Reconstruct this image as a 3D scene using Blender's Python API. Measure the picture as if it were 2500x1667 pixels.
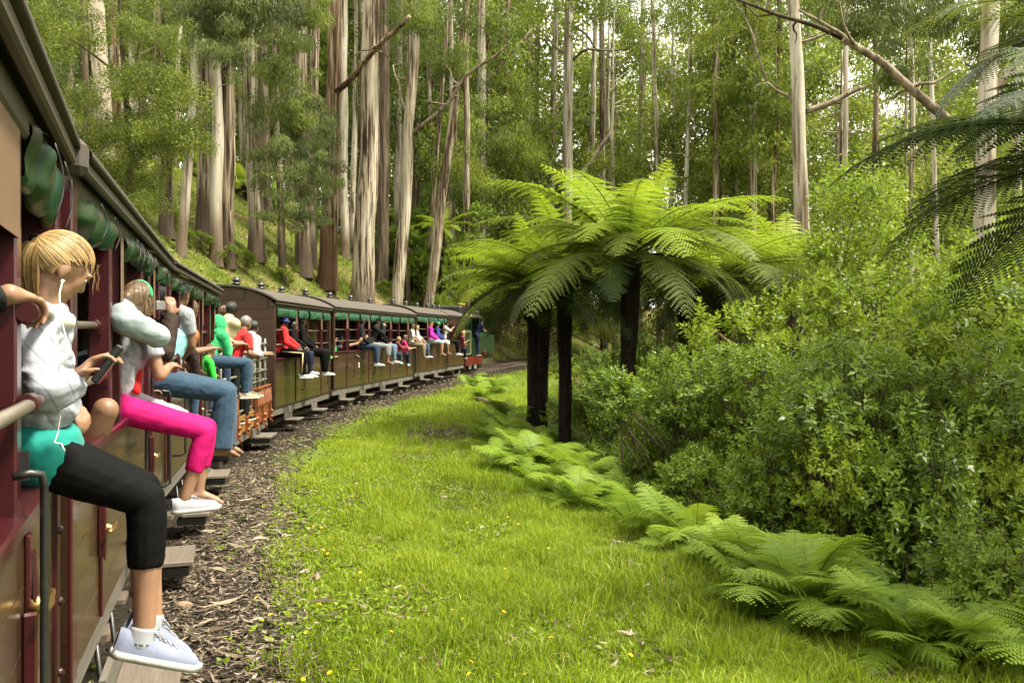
import bpy, bmesh, math, random, time
import numpy as np
from mathutils import Vector, Matrix, noise
T0 = time.time()
for o in list(bpy.data.objects):
    bpy.data.objects.remove(o)
random.seed(11)
rng = np.random.default_rng(11)
SC = bpy.context.scene
COL = SC.collection
EYE = 1.9
FPX, HORX, HORY = 2000.0, 1250.0, 818.0

# ------------------------------------------------------------------ camera
cam_d = bpy.data.cameras.new("camera")
cam = bpy.data.objects.new("camera", cam_d)
COL.objects.link(cam)
cam.location = (0, 0, EYE)
cam.rotation_euler = (math.radians(90), 0, 0)
cam_d.sensor_width = 36.0
cam_d.lens = 36.0 * FPX / 2500.0
cam_d.shift_y = -(833.5 - HORY) / 2500.0
cam_d.clip_start = 0.05
cam_d.clip_end = 1500
SC.camera = cam

# ------------------------------------------------------------------ world, sun, exposure
SUN_EL, SUN_AZ = 60.0, 104.0          # azimuth clockwise from +Y: from the right, a little behind the camera
world = bpy.data.worlds.new("World")
SC.world = world
world.use_nodes = True
wn = world.node_tree
wn.nodes.clear()
sky = wn.nodes.new("ShaderNodeTexSky")
sky.sky_type = 'NISHITA'
sky.sun_disc = False
sky.sun_elevation = math.radians(SUN_EL)
sky.sun_rotation = math.radians(SUN_AZ)
sky.air_density = 1.0
sky.dust_density = 4.0
sky.ozone_density = 0.6
cloud = wn.nodes.new("ShaderNodeMix")
cloud.data_type = 'RGBA'
cloud.inputs[0].default_value = 0.92       # thin even cloud over the whole sky
cloud.inputs[7].default_value = (13.0, 12.5, 10.6, 1)
bg = wn.nodes.new("ShaderNodeBackground")
bg.inputs[1].default_value = 0.11
wout = wn.nodes.new("ShaderNodeOutputWorld")
wn.links.new(sky.outputs[0], cloud.inputs[6])
wn.links.new(cloud.outputs[2], bg.inputs[0])
wn.links.new(bg.outputs[0], wout.inputs[0])
sun_d = bpy.data.lights.new("sun", 'SUN')
sun_d.energy = 4.8
sun_d.angle = math.radians(9)
sun_d.color = (1.0, 0.93, 0.76)
sun = bpy.data.objects.new("sun", sun_d)
COL.objects.link(sun)
_az, _el = math.radians(SUN_AZ), math.radians(SUN_EL)
_sd = Vector((math.sin(_az) * math.cos(_el), math.cos(_az) * math.cos(_el), math.sin(_el)))
sun.rotation_euler = _sd.to_track_quat('Z', 'Y').to_euler()
sun.location = _sd * 60
vs = SC.view_settings
vs.view_transform = 'Standard'
vs.look = 'None'
vs.exposure = 1.2
vs.gamma = 1.0
vs.use_curve_mapping = False
SC.cycles.max_bounces = 4
SC.cycles.diffuse_bounces = 2
SC.cycles.glossy_bounces = 2
SC.cycles.transmission_bounces = 2
SC.cycles.transparent_max_bounces = 4
SC.cycles.caustics_reflective = False
SC.cycles.caustics_refractive = False
SC.cycles.sample_clamp_indirect = 6.0
SC.cycles.use_adaptive_sampling = True
SC.cycles.adaptive_threshold = 0.03

# ------------------------------------------------------------------ helpers
def P(px, py, d):
    """the point seen at photo pixel (px, py) that lies d metres ahead"""
    return Vector(((px - HORX) / FPX * d, d, EYE - (py - HORY) / FPX * d))

def tag(o, label=None, cat=None, group=None, kind=None):
    if label: o["label"] = label
    if cat: o["category"] = cat
    if group: o["group"] = group
    if kind: o["kind"] = kind
    return o

def link(name, data, mat=None, parent=None, loc=None, rot=None):
    o = bpy.data.objects.new(name, data)
    COL.objects.link(o)
    if mat is not None and data is not None and not data.materials:
        for m in (mat if isinstance(mat, (list, tuple)) else [mat]):
            data.materials.append(m)
    if parent is not None: o.parent = parent
    if loc is not None: o.location = loc
    if rot is not None: o.rotation_euler = rot
    return o

def empty(name, loc=(0, 0, 0), rz=0.0):
    o = bpy.data.objects.new(name, None)
    COL.objects.link(o)
    o.location = loc
    o.rotation_euler = (0, 0, rz)
    o.empty_display_size = 0.1
    return o

def np_mesh(name, V, F, var=None, smooth=False, extra=None):
    """V (n,3); F: list of integer arrays (m,k)"""
    me = bpy.data.meshes.new(name)
    V = np.asarray(V, dtype=np.float32).reshape(-1, 3)
    if not isinstance(F, list): F = [F]
    F = [np.asarray(f, dtype=np.int32) for f in F if len(f)]
    me.vertices.add(len(V))
    me.vertices.foreach_set("co", V.ravel())
    nl = sum(f.size for f in F)
    npoly = sum(len(f) for f in F)
    me.loops.add(nl)
    me.loops.foreach_set("vertex_index", np.concatenate([f.ravel() for f in F]))
    me.polygons.add(npoly)
    tot = np.concatenate([np.full(len(f), f.shape[1], dtype=np.int32) for f in F])
    st = np.concatenate([[0], np.cumsum(tot)[:-1]]).astype(np.int32)
    me.polygons.foreach_set("loop_start", st)
    if smooth:
        me.polygons.foreach_set("use_smooth", np.ones(npoly, dtype=bool))
    me.update(calc_edges=True)
    if var is not None:
        a = me.attributes.new("var", 'FLOAT', 'POINT')
        a.data.foreach_set("value", np.asarray(var, dtype=np.float32))
    if extra:
        for k, arr in extra.items():
            a = me.attributes.new(k, 'FLOAT', 'POINT')
            a.data.foreach_set("value", np.asarray(arr, dtype=np.float32))
    return me

class MB:
    """collects boxes, tubes, lathes ... and turns them into one mesh"""
    def __init__(s): s.v, s.f, s.sm = [], [], []
    def add(s, V, F, smooth=False):
        b = len(s.v)
        s.v += [tuple(p) for p in V]
        s.f += [tuple(i + b for i in f) for f in F]
        s.sm += [smooth] * len(F)
        return s
    def box(s, x0, x1, y0, y1, z0, z1, M=None, bev=0.0):
        if bev > 0:
            b = bev
            ring = [(x0 + b, y0), (x1 - b, y0), (x1, y0 + b), (x1, y1 - b), (x1 - b, y1), (x0 + b, y1), (x0, y1 - b), (x0, y0 + b)]
            inn = [(min(max(x, x0 + b), x1 - b), min(max(y, y0 + b), y1 - b)) for x, y in ring]
            V = [(x, y, z0) for x, y in inn] + [(x, y, z0 + b) for x, y in ring] + [(x, y, z1 - b) for x, y in ring] + [(x, y, z1) for x, y in inn]
            V = [(x, y, z) for x, y, z in V]
            F = []
            for k in range(3):
                for i in range(8):
                    j = (i + 1) % 8
                    F.append((k * 8 + i, k * 8 + j, k * 8 + 8 + j, k * 8 + 8 + i))
            F.append(tuple(range(7, -1, -1)))
            F.append(tuple(range(24, 32)))
        else:
            V = [(x0, y0, z0), (x1, y0, z0), (x1, y1, z0), (x0, y1, z0), (x0, y0, z1), (x1, y0, z1), (x1, y1, z1), (x0, y1, z1)]
            F = [(3, 2, 1, 0), (4, 5, 6, 7), (0, 1, 5, 4), (1, 2, 6, 5), (2, 3, 7, 6), (3, 0, 4, 7)]
        if M is not None: V = [M @ Vector(p) for p in V]
        return s.add(V, F)
    def tube(s, pts, r, n=8, cap=True, smooth=True, flat=1.0):
        pts = [Vector(p) for p in pts]
        rs = r if isinstance(r, (list, tuple)) else [r] * len(pts)
        V, F = [], []
        prev = None
        for i, p in enumerate(pts):
            t = (pts[min(i + 1, len(pts) - 1)] - pts[max(i - 1, 0)])
            if t.length < 1e-9: t = Vector((0, 0, 1))
            t.normalize()
            if prev is None:
                a = Vector((0, 0, 1)) if abs(t.z) < 0.9 else Vector((1, 0, 0))
                u = t.cross(a).normalized()
            else:
                u = (prev - t * prev.dot(t))
                u = u.normalized() if u.length > 1e-6 else t.orthogonal().normalized()
            prev = u
            w = t.cross(u)
            for k in range(n):
                a = 2 * math.pi * k / n
                V.append(p + (u * math.cos(a) + w * math.sin(a) * flat) * rs[i])
        for i in range(len(pts) - 1):
            for k in range(n):
                k2 = (k + 1) % n
                F.append((i * n + k, i * n + k2, i * n + n + k2, i * n + n + k))
        s.add(V, F, smooth)
        if cap:
            b = len(s.v) - len(V)
            s.f.append(tuple(b + k for k in range(n - 1, -1, -1))); s.sm.append(False)
            e = b + (len(pts) - 1) * n
            s.f.append(tuple(e + k for k in range(n))); s.sm.append(False)
        return s
    def lathe(s, prof, n=12, M=None, smooth=True):
        V, F = [], []
        for (r, z) in prof:
            for k in range(n):
                a = 2 * math.pi * k / n
                V.append(Vector((r * math.cos(a), r * math.sin(a), z)))
        for i in range(len(prof) - 1):
            for k in range(n):
                k2 = (k + 1) % n
                F.append((i * n + k, i * n + k2, i * n + n + k2, i * n + n + k))
        F.append(tuple(range(n - 1, -1, -1)))
        F.append(tuple((len(prof) - 1) * n + k for k in range(n)))
        if M is not None: V = [M @ p for p in V]
        return s.add(V, F, smooth)
    def ball(s, c, rx, ry=None, rz=None, n=10, m=7, M=None):
        ry = rx if ry is None else ry
        rz = rx if rz is None else rz
        c = Vector(c)
        V, F = [Vector((0, 0, rz))], []
        for i in range(1, m):
            t = math.pi * i / m
            for k in range(n):
                a = 2 * math.pi * k / n
                V.append(Vector((rx * math.sin(t) * math.cos(a), ry * math.sin(t) * math.sin(a), rz * math.cos(t))))
        V.append(Vector((0, 0, -rz)))
        for k in range(n):
            F.append((0, 1 + k, 1 + (k + 1) % n))
        for i in range(m - 2):
            for k in range(n):
                a, b = 1 + i * n + k, 1 + i * n + (k + 1) % n
                F.append((a, a + n, b + n, b))
        e = len(V) - 1
        for k in range(n):
            F.append((e, 1 + (m - 2) * n + (k + 1) % n, 1 + (m - 2) * n + k))
        V = [(M @ p if M is not None else p) + c for p in V]
        return s.add(V, F, True)
    def grid(s, fn, nu, nv, closed_v=False, smooth=True):
        V = [fn(i / (nu - 1), j / (nv if closed_v else nv - 1)) for i in range(nu) for j in range(nv)]
        F = []
        for i in range(nu - 1):
            for j in range(nv if closed_v else nv - 1):
                j2 = (j + 1) % nv
                F.append((i * nv + j, i * nv + j2, (i + 1) * nv + j2, (i + 1) * nv + j))
        return s.add(V, F, smooth)
    def mesh(s, name):
        me = bpy.data.meshes.new(name)
        me.from_pydata(s.v, [], s.f)
        me.polygons.foreach_set("use_smooth", np.array(s.sm, dtype=bool))
        me.update()
        return me
    def build(s, name, mat, parent=None, loc=None):
        return link(name, s.mesh(name), mat, parent, loc)

def branch_pts(a, b, seed, bend=0.12, n=9):
    a, b = Vector(a), Vector(b)
    L = (b - a).length
    out = []
    for i in range(n):
        t = i / (n - 1)
        e = math.sin(t * math.pi)
        w = Vector((noise.noise(Vector((seed, t * 2.2, 0))), noise.noise(Vector((seed + 5, t * 2.2, 3))), noise.noise(Vector((seed + 11, t * 2.2, 8)))))
        out.append(a.lerp(b, t) + w * L * bend * e)
    return out

def copy_tree(o, parent=None):
    c = o.copy()
    COL.objects.link(c)
    c.parent = parent
    for ch in [k for k in o.children]:
        copy_tree(ch, c)
    return c

# ------------------------------------------------------------------ materials
MATS = {}
def _new(name):
    m = bpy.data.materials.new(name)
    m.use_nodes = True
    nt = m.node_tree
    nt.nodes.clear()
    out = nt.nodes.new("ShaderNodeOutputMaterial")
    MATS[name] = m
    return m, nt, out

def _ramp(nt, stops, interp='LINEAR'):
    r = nt.nodes.new("ShaderNodeValToRGB")
    r.color_ramp.interpolation = interp
    el = r.color_ramp.elements
    while len(el) < len(stops): el.new(0.5)
    for e, (p, c) in zip(el, stops):
        e.position = p
        e.color = (c[0], c[1], c[2], 1)
    return r

def _noise(nt, vec, scale, detail=4, rough=0.55, sx=None):
    n = nt.nodes.new("ShaderNodeTexNoise")
    n.inputs["Scale"].default_value = scale
    n.inputs["Detail"].default_value = detail
    n.inputs["Roughness"].default_value = rough
    if vec is not None:
        if sx is not None:
            mp = nt.nodes.new("ShaderNodeMapping")
            mp.inputs["Scale"].default_value = sx
            nt.links.new(vec, mp.inputs[0])
            vec = mp.outputs[0]
        nt.links.new(vec, n.inputs["Vector"])
    return n

def _mix(nt, a, b, fac, mode='MIX'):
    m = nt.nodes.new("ShaderNodeMix")
    m.data_type = 'RGBA'
    m.blend_type = mode
    for sock, v in ((m.inputs[0], fac), (m.inputs[6], a), (m.inputs[7], b)):
        if hasattr(v, "is_linked") or hasattr(v, "links"):
            nt.links.new(v, sock)
        elif isinstance(v, (int, float)):
            sock.default_value = v
        else:
            sock.default_value = (v[0], v[1], v[2], 1)
    return m.outputs[2]

def paint(name, col, rough=0.5, var=0.25, scale=3.0, grime=0.35, gcol=(0.05, 0.045, 0.035), metal=0.0, bump=0.08, spec=0.5, coat=0.0, stretch=None):
    m, nt, out = _new(name)
    tc = nt.nodes.new("ShaderNodeTexCoord")
    b = nt.nodes.new("ShaderNodeBsdfPrincipled")
    n1 = _noise(nt, tc.outputs["Object"], scale, 5, 0.6, stretch)
    r1 = _ramp(nt, [(0.25, [c * (1 - var) for c in col]), (0.75, [min(1, c * (1 + var)) for c in col])])
    nt.links.new(n1.outputs[0], r1.inputs[0])
    n2 = _noise(nt, tc.outputs["Object"], scale * 4.3, 6, 0.7, stretch)
    r2 = _ramp(nt, [(0.45, (0, 0, 0)), (0.8, (grime,) * 3)])
    nt.links.new(n2.outputs[0], r2.inputs[0])
    c = _mix(nt, r1.outputs[0], gcol, r2.outputs[0])
    nt.links.new(c, b.inputs["Base Color"])
    b.inputs["Roughness"].default_value = rough
    b.inputs["Metallic"].default_value = metal
    b.inputs["Specular IOR Level"].default_value = spec
    b.inputs["Coat Weight"].default_value = coat
    b.inputs["Coat Roughness"].default_value = 0.12
    if bump:
        bp = nt.nodes.new("ShaderNodeBump")
        bp.inputs["Strength"].default_value = bump
        bp.inputs["Distance"].default_value = 0.02
        nt.links.new(n2.outputs[0], bp.inputs["Height"])
        nt.links.new(bp.outputs[0], b.inputs["Normal"])
    nt.links.new(b.outputs[0], out.inputs[0])
    return m

def leafmat(name, dark, mid, light, trans=0.35, rough=0.5, spec=0.3, rnd=0.25):
    m, nt, out = _new(name)
    at = nt.nodes.new("ShaderNodeAttribute")
    at.attribute_name = "var"
    oi = nt.nodes.new("ShaderNodeObjectInfo")
    ad = nt.nodes.new("ShaderNodeMath"); ad.operation = 'MULTIPLY_ADD'
    nt.links.new(oi.outputs["Random"], ad.inputs[0])
    ad.inputs[1].default_value = rnd
    nt.links.new(at.outputs["Fac"], ad.inputs[2])
    sb = nt.nodes.new("ShaderNodeMath"); sb.operation = 'SUBTRACT'
    nt.links.new(ad.outputs[0], sb.inputs[0]); sb.inputs[1].default_value = rnd * 0.5
    r = _ramp(nt, [(0.05, dark), (0.5, mid), (0.95, light)])
    nt.links.new(sb.outputs[0], r.inputs[0])
    b = nt.nodes.new("ShaderNodeBsdfPrincipled")
    b.inputs["Roughness"].default_value = rough
    b.inputs["Specular IOR Level"].default_value = spec
    nt.links.new(r.outputs[0], b.inputs["Base Color"])
    t = nt.nodes.new("ShaderNodeBsdfTranslucent")
    tcol = _mix(nt, r.outputs[0], (1.0, 1.0, 0.25), 1.0, 'MULTIPLY')
    br = nt.nodes.new("ShaderNodeBrightContrast")
    nt.links.new(tcol, br.inputs[0]); br.inputs[1].default_value = 0.02
    nt.links.new(br.outputs[0], t.inputs[0])
    mx = nt.nodes.new("ShaderNodeMixShader")
    mx.inputs[0].default_value = trans
    nt.links.new(b.outputs[0], mx.inputs[1])
    nt.links.new(t.outputs[0], mx.inputs[2])
    nt.links.new(mx.outputs[0], out.inputs[0])
    return m

def barkmat(name, stops, streak=(7, 7, 0.45), seed=0.0, bump=0.5, patch=0.5, basecol=None, base_h=3.0):
    m, nt, out = _new(name)
    tc = nt.nodes.new("ShaderNodeTexCoord")
    oi = nt.nodes.new("ShaderNodeObjectInfo")
    va = nt.nodes.new("ShaderNodeVectorMath"); va.operation = 'MULTIPLY_ADD'
    nt.links.new(oi.outputs["Random"], va.inputs[0])
    va.inputs[1].default_value = (37 + seed, 19, 53)
    nt.links.new(tc.outputs["Object"], va.inputs[2])
    n1 = _noise(nt, va.outputs[0], 1.0, 6, 0.62, streak)
    n2 = _noise(nt, va.outputs[0], 1.0, 4, 0.6, (1.6, 1.6, 0.25))
    ad = nt.nodes.new("ShaderNodeMath"); ad.operation = 'MULTIPLY_ADD'
    nt.links.new(n2.outputs[0], ad.inputs[0]); ad.inputs[1].default_value = patch
    nt.links.new(n1.outputs[0], ad.inputs[2])
    sb = nt.nodes.new("ShaderNodeMath"); sb.operation = 'SUBTRACT'
    nt.links.new(ad.outputs[0], sb.inputs[0]); sb.inputs[1].default_value = patch * 0.5
    r = _ramp(nt, stops)
    nt.links.new(sb.outputs[0], r.inputs[0])
    col = r.outputs[0]
    if basecol is not None:
        sx = nt.nodes.new("ShaderNodeSeparateXYZ")
        nt.links.new(tc.outputs["Object"], sx.inputs[0])
        mm = nt.nodes.new("ShaderNodeMath"); mm.operation = 'MULTIPLY_ADD'
        nt.links.new(n1.outputs[0], mm.inputs[0]); mm.inputs[1].default_value = -base_h * 2.2
        nt.links.new(sx.outputs[2], mm.inputs[2])
        rr = _ramp(nt, [(0.0, (1, 1, 1)), (1.0, (0, 0, 0))])
        mr = nt.nodes.new("ShaderNodeMapRange")
        mr.inputs[1].default_value = -0.5; mr.inputs[2].default_value = base_h * 0.5
        nt.links.new(mm.outputs[0], mr.inputs[0])
        nt.links.new(mr.outputs[0], rr.inputs[0])
        r3 = _ramp(nt, [(0.3, [c * 0.45 for c in basecol]), (0.7, basecol)])
        nt.links.new(n1.outputs[0], r3.inputs[0])
        col = _mix(nt, col, r3.outputs[0], rr.outputs[0])
    b = nt.nodes.new("ShaderNodeBsdfPrincipled")
    nt.links.new(col, b.inputs["Base Color"])
    b.inputs["Roughness"].default_value = 0.85
    b.inputs["Specular IOR Level"].default_value = 0.15
    bp = nt.nodes.new("ShaderNodeBump")
    bp.inputs["Strength"].default_value = bump
    bp.inputs["Distance"].default_value = 0.06
    nt.links.new(n1.outputs[0], bp.inputs["Height"])
    nt.links.new(bp.outputs[0], b.inputs["Normal"])
    nt.links.new(b.outputs[0], out.inputs[0])
    return m

M = MATS
# train
paint("varnish_brown", (0.044, 0.022, 0.010), 0.34, 0.35, 1.2, 0.55, (0.03, 0.02, 0.012), coat=0.36, bump=0.05, stretch=(1, 1, 6))
paint("end_brown", (0.032, 0.011, 0.007), 0.45, 0.2, 1.5, 0.3, coat=0.15)
paint("maroon", (0.040, 0.0045, 0.007), 0.32, 0.15, 2.0, 0.25, (0.03, 0.012, 0.012), coat=0.35, bump=0.03)
paint("tan_paint", (0.165, 0.10, 0.066), 0.45, 0.1, 2.0, 0.2)
paint("cream_paint", (0.42, 0.33, 0.16), 0.5, 0.1, 2.0, 0.15)
paint("roof_felt", (0.060, 0.049, 0.039), 0.8, 0.2, 1.5, 0.4, bump=0.25)
paint("gutter_wood", (0.048, 0.037, 0.024), 0.6, 0.3, 2.0, 0.5)
paint("dark_metal", (0.012, 0.012, 0.012), 0.4, 0.3, 5.0, 0.3)
paint("under_black", (0.02, 0.018, 0.015), 0.8, 0.3, 3.0, 0.4)
paint("pipe_metal", (0.18, 0.155, 0.125), 0.38, 0.2, 6.0, 0.4, (0.12, 0.07, 0.04), metal=0.55)
paint("pipe_green", (0.16, 0.17, 0.135), 0.45, 0.2, 6.0, 0.4, (0.12, 0.09, 0.05), metal=0.3)
paint("brass", (0.40, 0.27, 0.10), 0.32, 0.2, 6.0, 0.4, (0.07, 0.03, 0.02), metal=0.9)
paint("grey_board", (0.11, 0.095, 0.078), 0.75, 0.25, 2.5, 0.5, bump=0.3, stretch=(0.4, 4, 8))
paint("step_wood", (0.13, 0.105, 0.082), 0.6, 0.25, 2.5, 0.5, bump=0.3, stretch=(0.5, 5, 5))
paint("wagon_orange", (0.20, 0.058, 0.018), 0.45, 0.3, 2.2, 0.55, (0.12, 0.05, 0.02), coat=0.2, bump=0.15)
paint("wagon_ochre", (0.26, 0.125, 0.03), 0.45, 0.3, 2.2, 0.5, (0.14, 0.06, 0.02), coat=0.2, bump=0.15)
paint("loco_green", (0.004, 0.027, 0.010), 0.28, 0.2, 2.0, 0.3, coat=0.5)
paint("loco_black", (0.012, 0.012, 0.011), 0.35, 0.3, 3.0, 0.4)
paint("loco_red", (0.10, 0.005, 0.005), 0.4, 0.2, 3.0, 0.4)
paint("rail_steel", (0.16, 0.12, 0.095), 0.45, 0.3, 4.0, 0.6, (0.10, 0.05, 0.025), metal=0.6)
paint("sleeper_wood", (0.10, 0.075, 0.055), 0.85, 0.3, 4.0, 0.5, bump=0.4)
paint("white_paint", (0.72, 0.70, 0.64), 0.5, 0.05, 3.0, 0.2)
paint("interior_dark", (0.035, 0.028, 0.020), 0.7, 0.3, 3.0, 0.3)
# bark
barkmat("bark_pale", [(0.36, (0.030, 0.019, 0.011)), (0.44, (0.12, 0.084, 0.052)), (0.50, (0.27, 0.23, 0.165)), (0.64, (0.40, 0.36, 0.285))], (13, 13, 0.22), basecol=(0.13, 0.098, 0.068), base_h=1.4, patch=0.7)
barkmat("bark_smooth", [(0.32, (0.10, 0.074, 0.05)), (0.44, (0.25, 0.215, 0.16)), (0.56, (0.36, 0.33, 0.265)), (0.75, (0.43, 0.40, 0.335))], (7, 7, 0.3), bump=0.25, patch=0.9, basecol=(0.17, 0.125, 0.085), base_h=1.4)
barkmat("bark_brown", [(0.38, (0.024, 0.016, 0.010)), (0.47, (0.095, 0.066, 0.040)), (0.54, (0.19, 0.15, 0.10)), (0.66, (0.34, 0.30, 0.225))], (13, 13, 0.24), basecol=(0.085, 0.062, 0.042), base_h=1.4, patch=0.7)
barkmat("bark_red", [(0.38, (0.026, 0.015, 0.009)), (0.47, (0.115, 0.070, 0.038)), (0.55, (0.21, 0.15, 0.092)), (0.66, (0.34, 0.29, 0.21))], (13, 13, 0.26), basecol=(0.14, 0.082, 0.045), base_h=2.0, patch=0.7)
barkmat("bark_dark", [(0.30, (0.022, 0.016, 0.011)), (0.5, (0.075, 0.055, 0.038)), (0.7, (0.17, 0.135, 0.095))], (8, 8, 0.5))
barkmat("bark_mottled", [(0.34, (0.0420, 0.0390, 0.0270)), (0.40, (0.2400, 0.1980, 0.1440)), (0.52, (0.3600, 0.3060, 0.2340)), (0.7, (0.4080, 0.3600, 0.2820))], (5, 5, 1.6), bump=0.2)
barkmat("fern_trunk_bark", [(0.32, (0.0036, 0.0024, 0.0018)), (0.55, (0.0120, 0.0078, 0.0054)), (0.75, (0.0300, 0.0198, 0.0120))], (14, 14, 6), bump=1.0)
barkmat("branch_bark", [(0.30, (0.0600, 0.0420, 0.0300)), (0.5, (0.1800, 0.1410, 0.0990)), (0.7, (0.3000, 0.2580, 0.1980))], (5, 5, 2), bump=0.3)
barkmat("twig_bark", [(0.30, (0.0210, 0.0156, 0.0108)), (0.5, (0.0540, 0.0396, 0.0252)), (0.7, (0.1020, 0.0750, 0.0480))], (8, 8, 4), bump=0.3)
# foliage
leafmat("leaf_euc", (0.050, 0.076, 0.011), (0.125, 0.178, 0.026), (0.23, 0.28, 0.055), 0.52, 0.5, 0.3)
leafmat("leaf_euc_light", (0.060, 0.090, 0.011), (0.150, 0.205, 0.024), (0.27, 0.315, 0.06), 0.50, 0.55, 0.25)
leafmat("leaf_euc_grey", (0.042, 0.060, 0.018), (0.098, 0.132, 0.036), (0.19, 0.23, 0.075), 0.45, 0.5, 0.3)
leafmat("leaf_far_hazy", (0.080, 0.108, 0.022), (0.185, 0.235, 0.052), (0.31, 0.355, 0.11), 0.50, 0.6, 0.2)  # slight haze of the distance put into a paler leaf colour
leafmat("leaf_shrub", (0.030, 0.058, 0.004), (0.110, 0.180, 0.010), (0.22, 0.30, 0.028), 0.40, 0.42, 0.35)
leafmat("leaf_shrub_light", (0.055, 0.090, 0.005), (0.145, 0.215, 0.010), (0.26, 0.33, 0.03), 0.46, 0.45, 0.3)
leafmat("leaf_wattle", (0.045, 0.068, 0.010), (0.115, 0.155, 0.020), (0.22, 0.26, 0.05), 0.42, 0.5, 0.3)
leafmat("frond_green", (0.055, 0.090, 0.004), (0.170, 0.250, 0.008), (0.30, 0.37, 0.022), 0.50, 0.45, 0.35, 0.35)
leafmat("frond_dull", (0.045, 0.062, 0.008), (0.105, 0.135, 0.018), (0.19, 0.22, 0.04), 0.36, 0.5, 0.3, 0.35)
leafmat("frond_shaded", (0.008, 0.016, 0.003), (0.024, 0.044, 0.006), (0.05, 0.08, 0.012), 0.25, 0.45, 0.3, 0.4)  # darkness of fronds seen against the light, put into the leaf colour
leafmat("frond_dead", (0.030, 0.017, 0.009), (0.07, 0.042, 0.02), (0.13, 0.085, 0.042), 0.2, 0.7, 0.1, 0.4)
leafmat("bracken_green", (0.060, 0.105, 0.007), (0.150, 0.240, 0.016), (0.26, 0.35, 0.045), 0.44, 0.5, 0.3, 0.35)
leafmat("grass_blade", (0.080, 0.112, 0.006), (0.205, 0.302, 0.009), (0.38, 0.43, 0.05), 0.48, 0.45, 0.3, 0.0)
leafmat("dry_blade", (0.12, 0.080, 0.035), (0.24, 0.175, 0.085), (0.38, 0.30, 0.17), 0.25, 0.6, 0.2, 0.0)
leafmat("litter_leaf", (0.014, 0.011, 0.009), (0.085, 0.062, 0.043), (0.28, 0.23, 0.17), 0.05, 0.7, 0.2, 0.0)
# ------------------------------------------------------------------ track line and terrain
EDGE = [(6.5, -14), (2.7, -6), (-0.25, 0), (-1.44, 2.75), (-2.82, 6.84), (-3.95, 11.2), (-4.32, 15.2), (-4.26, 19.7),
        (-3.2, 27.4), (-2.40, 31.7), (-1.90, 34.4), (-0.75, 40), (0.3, 44.5), (2.3, 51), (5.6, 58), (11, 66), (19, 75), (30, 84), (60, 100)]
_e = np.array(EDGE, float)
_t = np.concatenate([[0], np.cumsum(np.hypot(*np.diff(_e, axis=0).T))])
_tt = np.linspace(0, _t[-1], 420)
_x = np.interp(_tt, _t, _e[:, 0]); _y = np.interp(_tt, _t, _e[:, 1])
_k = np.exp(-0.5 * (np.arange(-12, 13) / 5.0) ** 2); _k /= _k.sum()
_xs = np.convolve(np.pad(_x, 12, 'reflect', reflect_type='odd'), _k, 'valid')
_ys = np.convolve(np.pad(_y, 12, 'reflect', reflect_type='odd'), _k, 'valid')
_tx, _ty = np.gradient(_xs), np.gradient(_ys)
_n = np.hypot(_tx, _ty); _tx /= _n; _ty /= _n
CX, CY = _xs - _ty * 1.02, _ys + _tx * 1.02         # centre line, 1.02 m left of the roof edge
def side_dist(X, Y):
    """signed distance from the track centre (+ right of it)"""
    X = np.asarray(X, float).ravel(); Y = np.asarray(Y, float).ravel()
    out = np.empty(len(X))
    for a in range(0, len(X), 20000):
        dx = X[a:a + 20000, None] - CX[None]; dy = Y[a:a + 20000, None] - CY[None]
        i = np.argmin(dx * dx + dy * dy, axis=1)
        j = np.arange(len(i))
        out[a:a + 20000] = dx[j, i] * _ty[i] - dy[j, i] * _tx[i]
        far = np.hypot(dx[j, i], dy[j, i])
        out[a:a + 20000] = np.sign(out[a:a + 20000]) * far
    return out
def grade(Y): return np.clip(0.0048 * (np.asarray(Y, float) - 14), 0, 0.22)
_gp = rng.uniform(0, 6.28, (24, 3)); _gf = rng.normal(0, 1, (24, 2))
def wob(X, Y, f):
    z = np.zeros_like(np.asarray(X, float))
    for i in range(12):
        z = z + np.sin(_gf[i, 0] * f * X + _gf[i, 1] * f * Y + _gp[i, 0])
    return z / 4.0
def verge_w(X, Y): return 5.35 + 0.35 * wob(X, Y, 0.35) + 0.5 * np.clip((8 - Y) / 5, 0, 1)
def ground(X, Y):
    X = np.asarray(X, float); Y = np.asarray(Y, float)
    sh = X.shape
    r = side_dist(X, Y).reshape(sh)
    z = np.zeros(sh) + grade(Y)
    l = np.clip(-r - 1.5, 0, None)
    farf = np.clip(1.55 - Y / 85.0, 0.28, 1.0)
    hill = 0.78 * l * l / (l + 1.0)
    b = 0.78 * 20.25 / 5.5
    l2 = np.clip(l - 4.5, 0, None)
    hill = np.where(l >= 4.5, b + 0.80 * np.minimum(l2, 8.0) + 0.34 * np.clip(l2 - 8.0, 0, 40) + 0.10 * np.clip(l2 - 48, 0, 60), hill)
    z = z + hill * farf
    vw = verge_w(X, Y)
    q = np.clip(r - 1.4, 0, None)
    z = z - np.minimum(q, vw) * 0.045
    s = np.clip(r - vw, 0, None)
    drop = 4.6 * (1 - np.exp(-s * 0.13)) * np.clip(s / 1.2, 0, 1)
    rise = np.clip(s - 26, 0, None) * 0.10
    z = z - drop + np.minimum(rise, 9)
    amp = 0.02 + 0.05 * np.clip((np.abs(r) - 1.6) / 3, 0, 1) + 0.16 * np.clip((np.abs(r) - 8) / 8, 0, 1)
    z = z + wob(X, Y, 1.3) * amp * 0.6 + wob(X + 40, Y, 0.4) * amp
    return z
def gz(x, y): return float(ground(np.array([x]), np.array([y]))[0])

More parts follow.
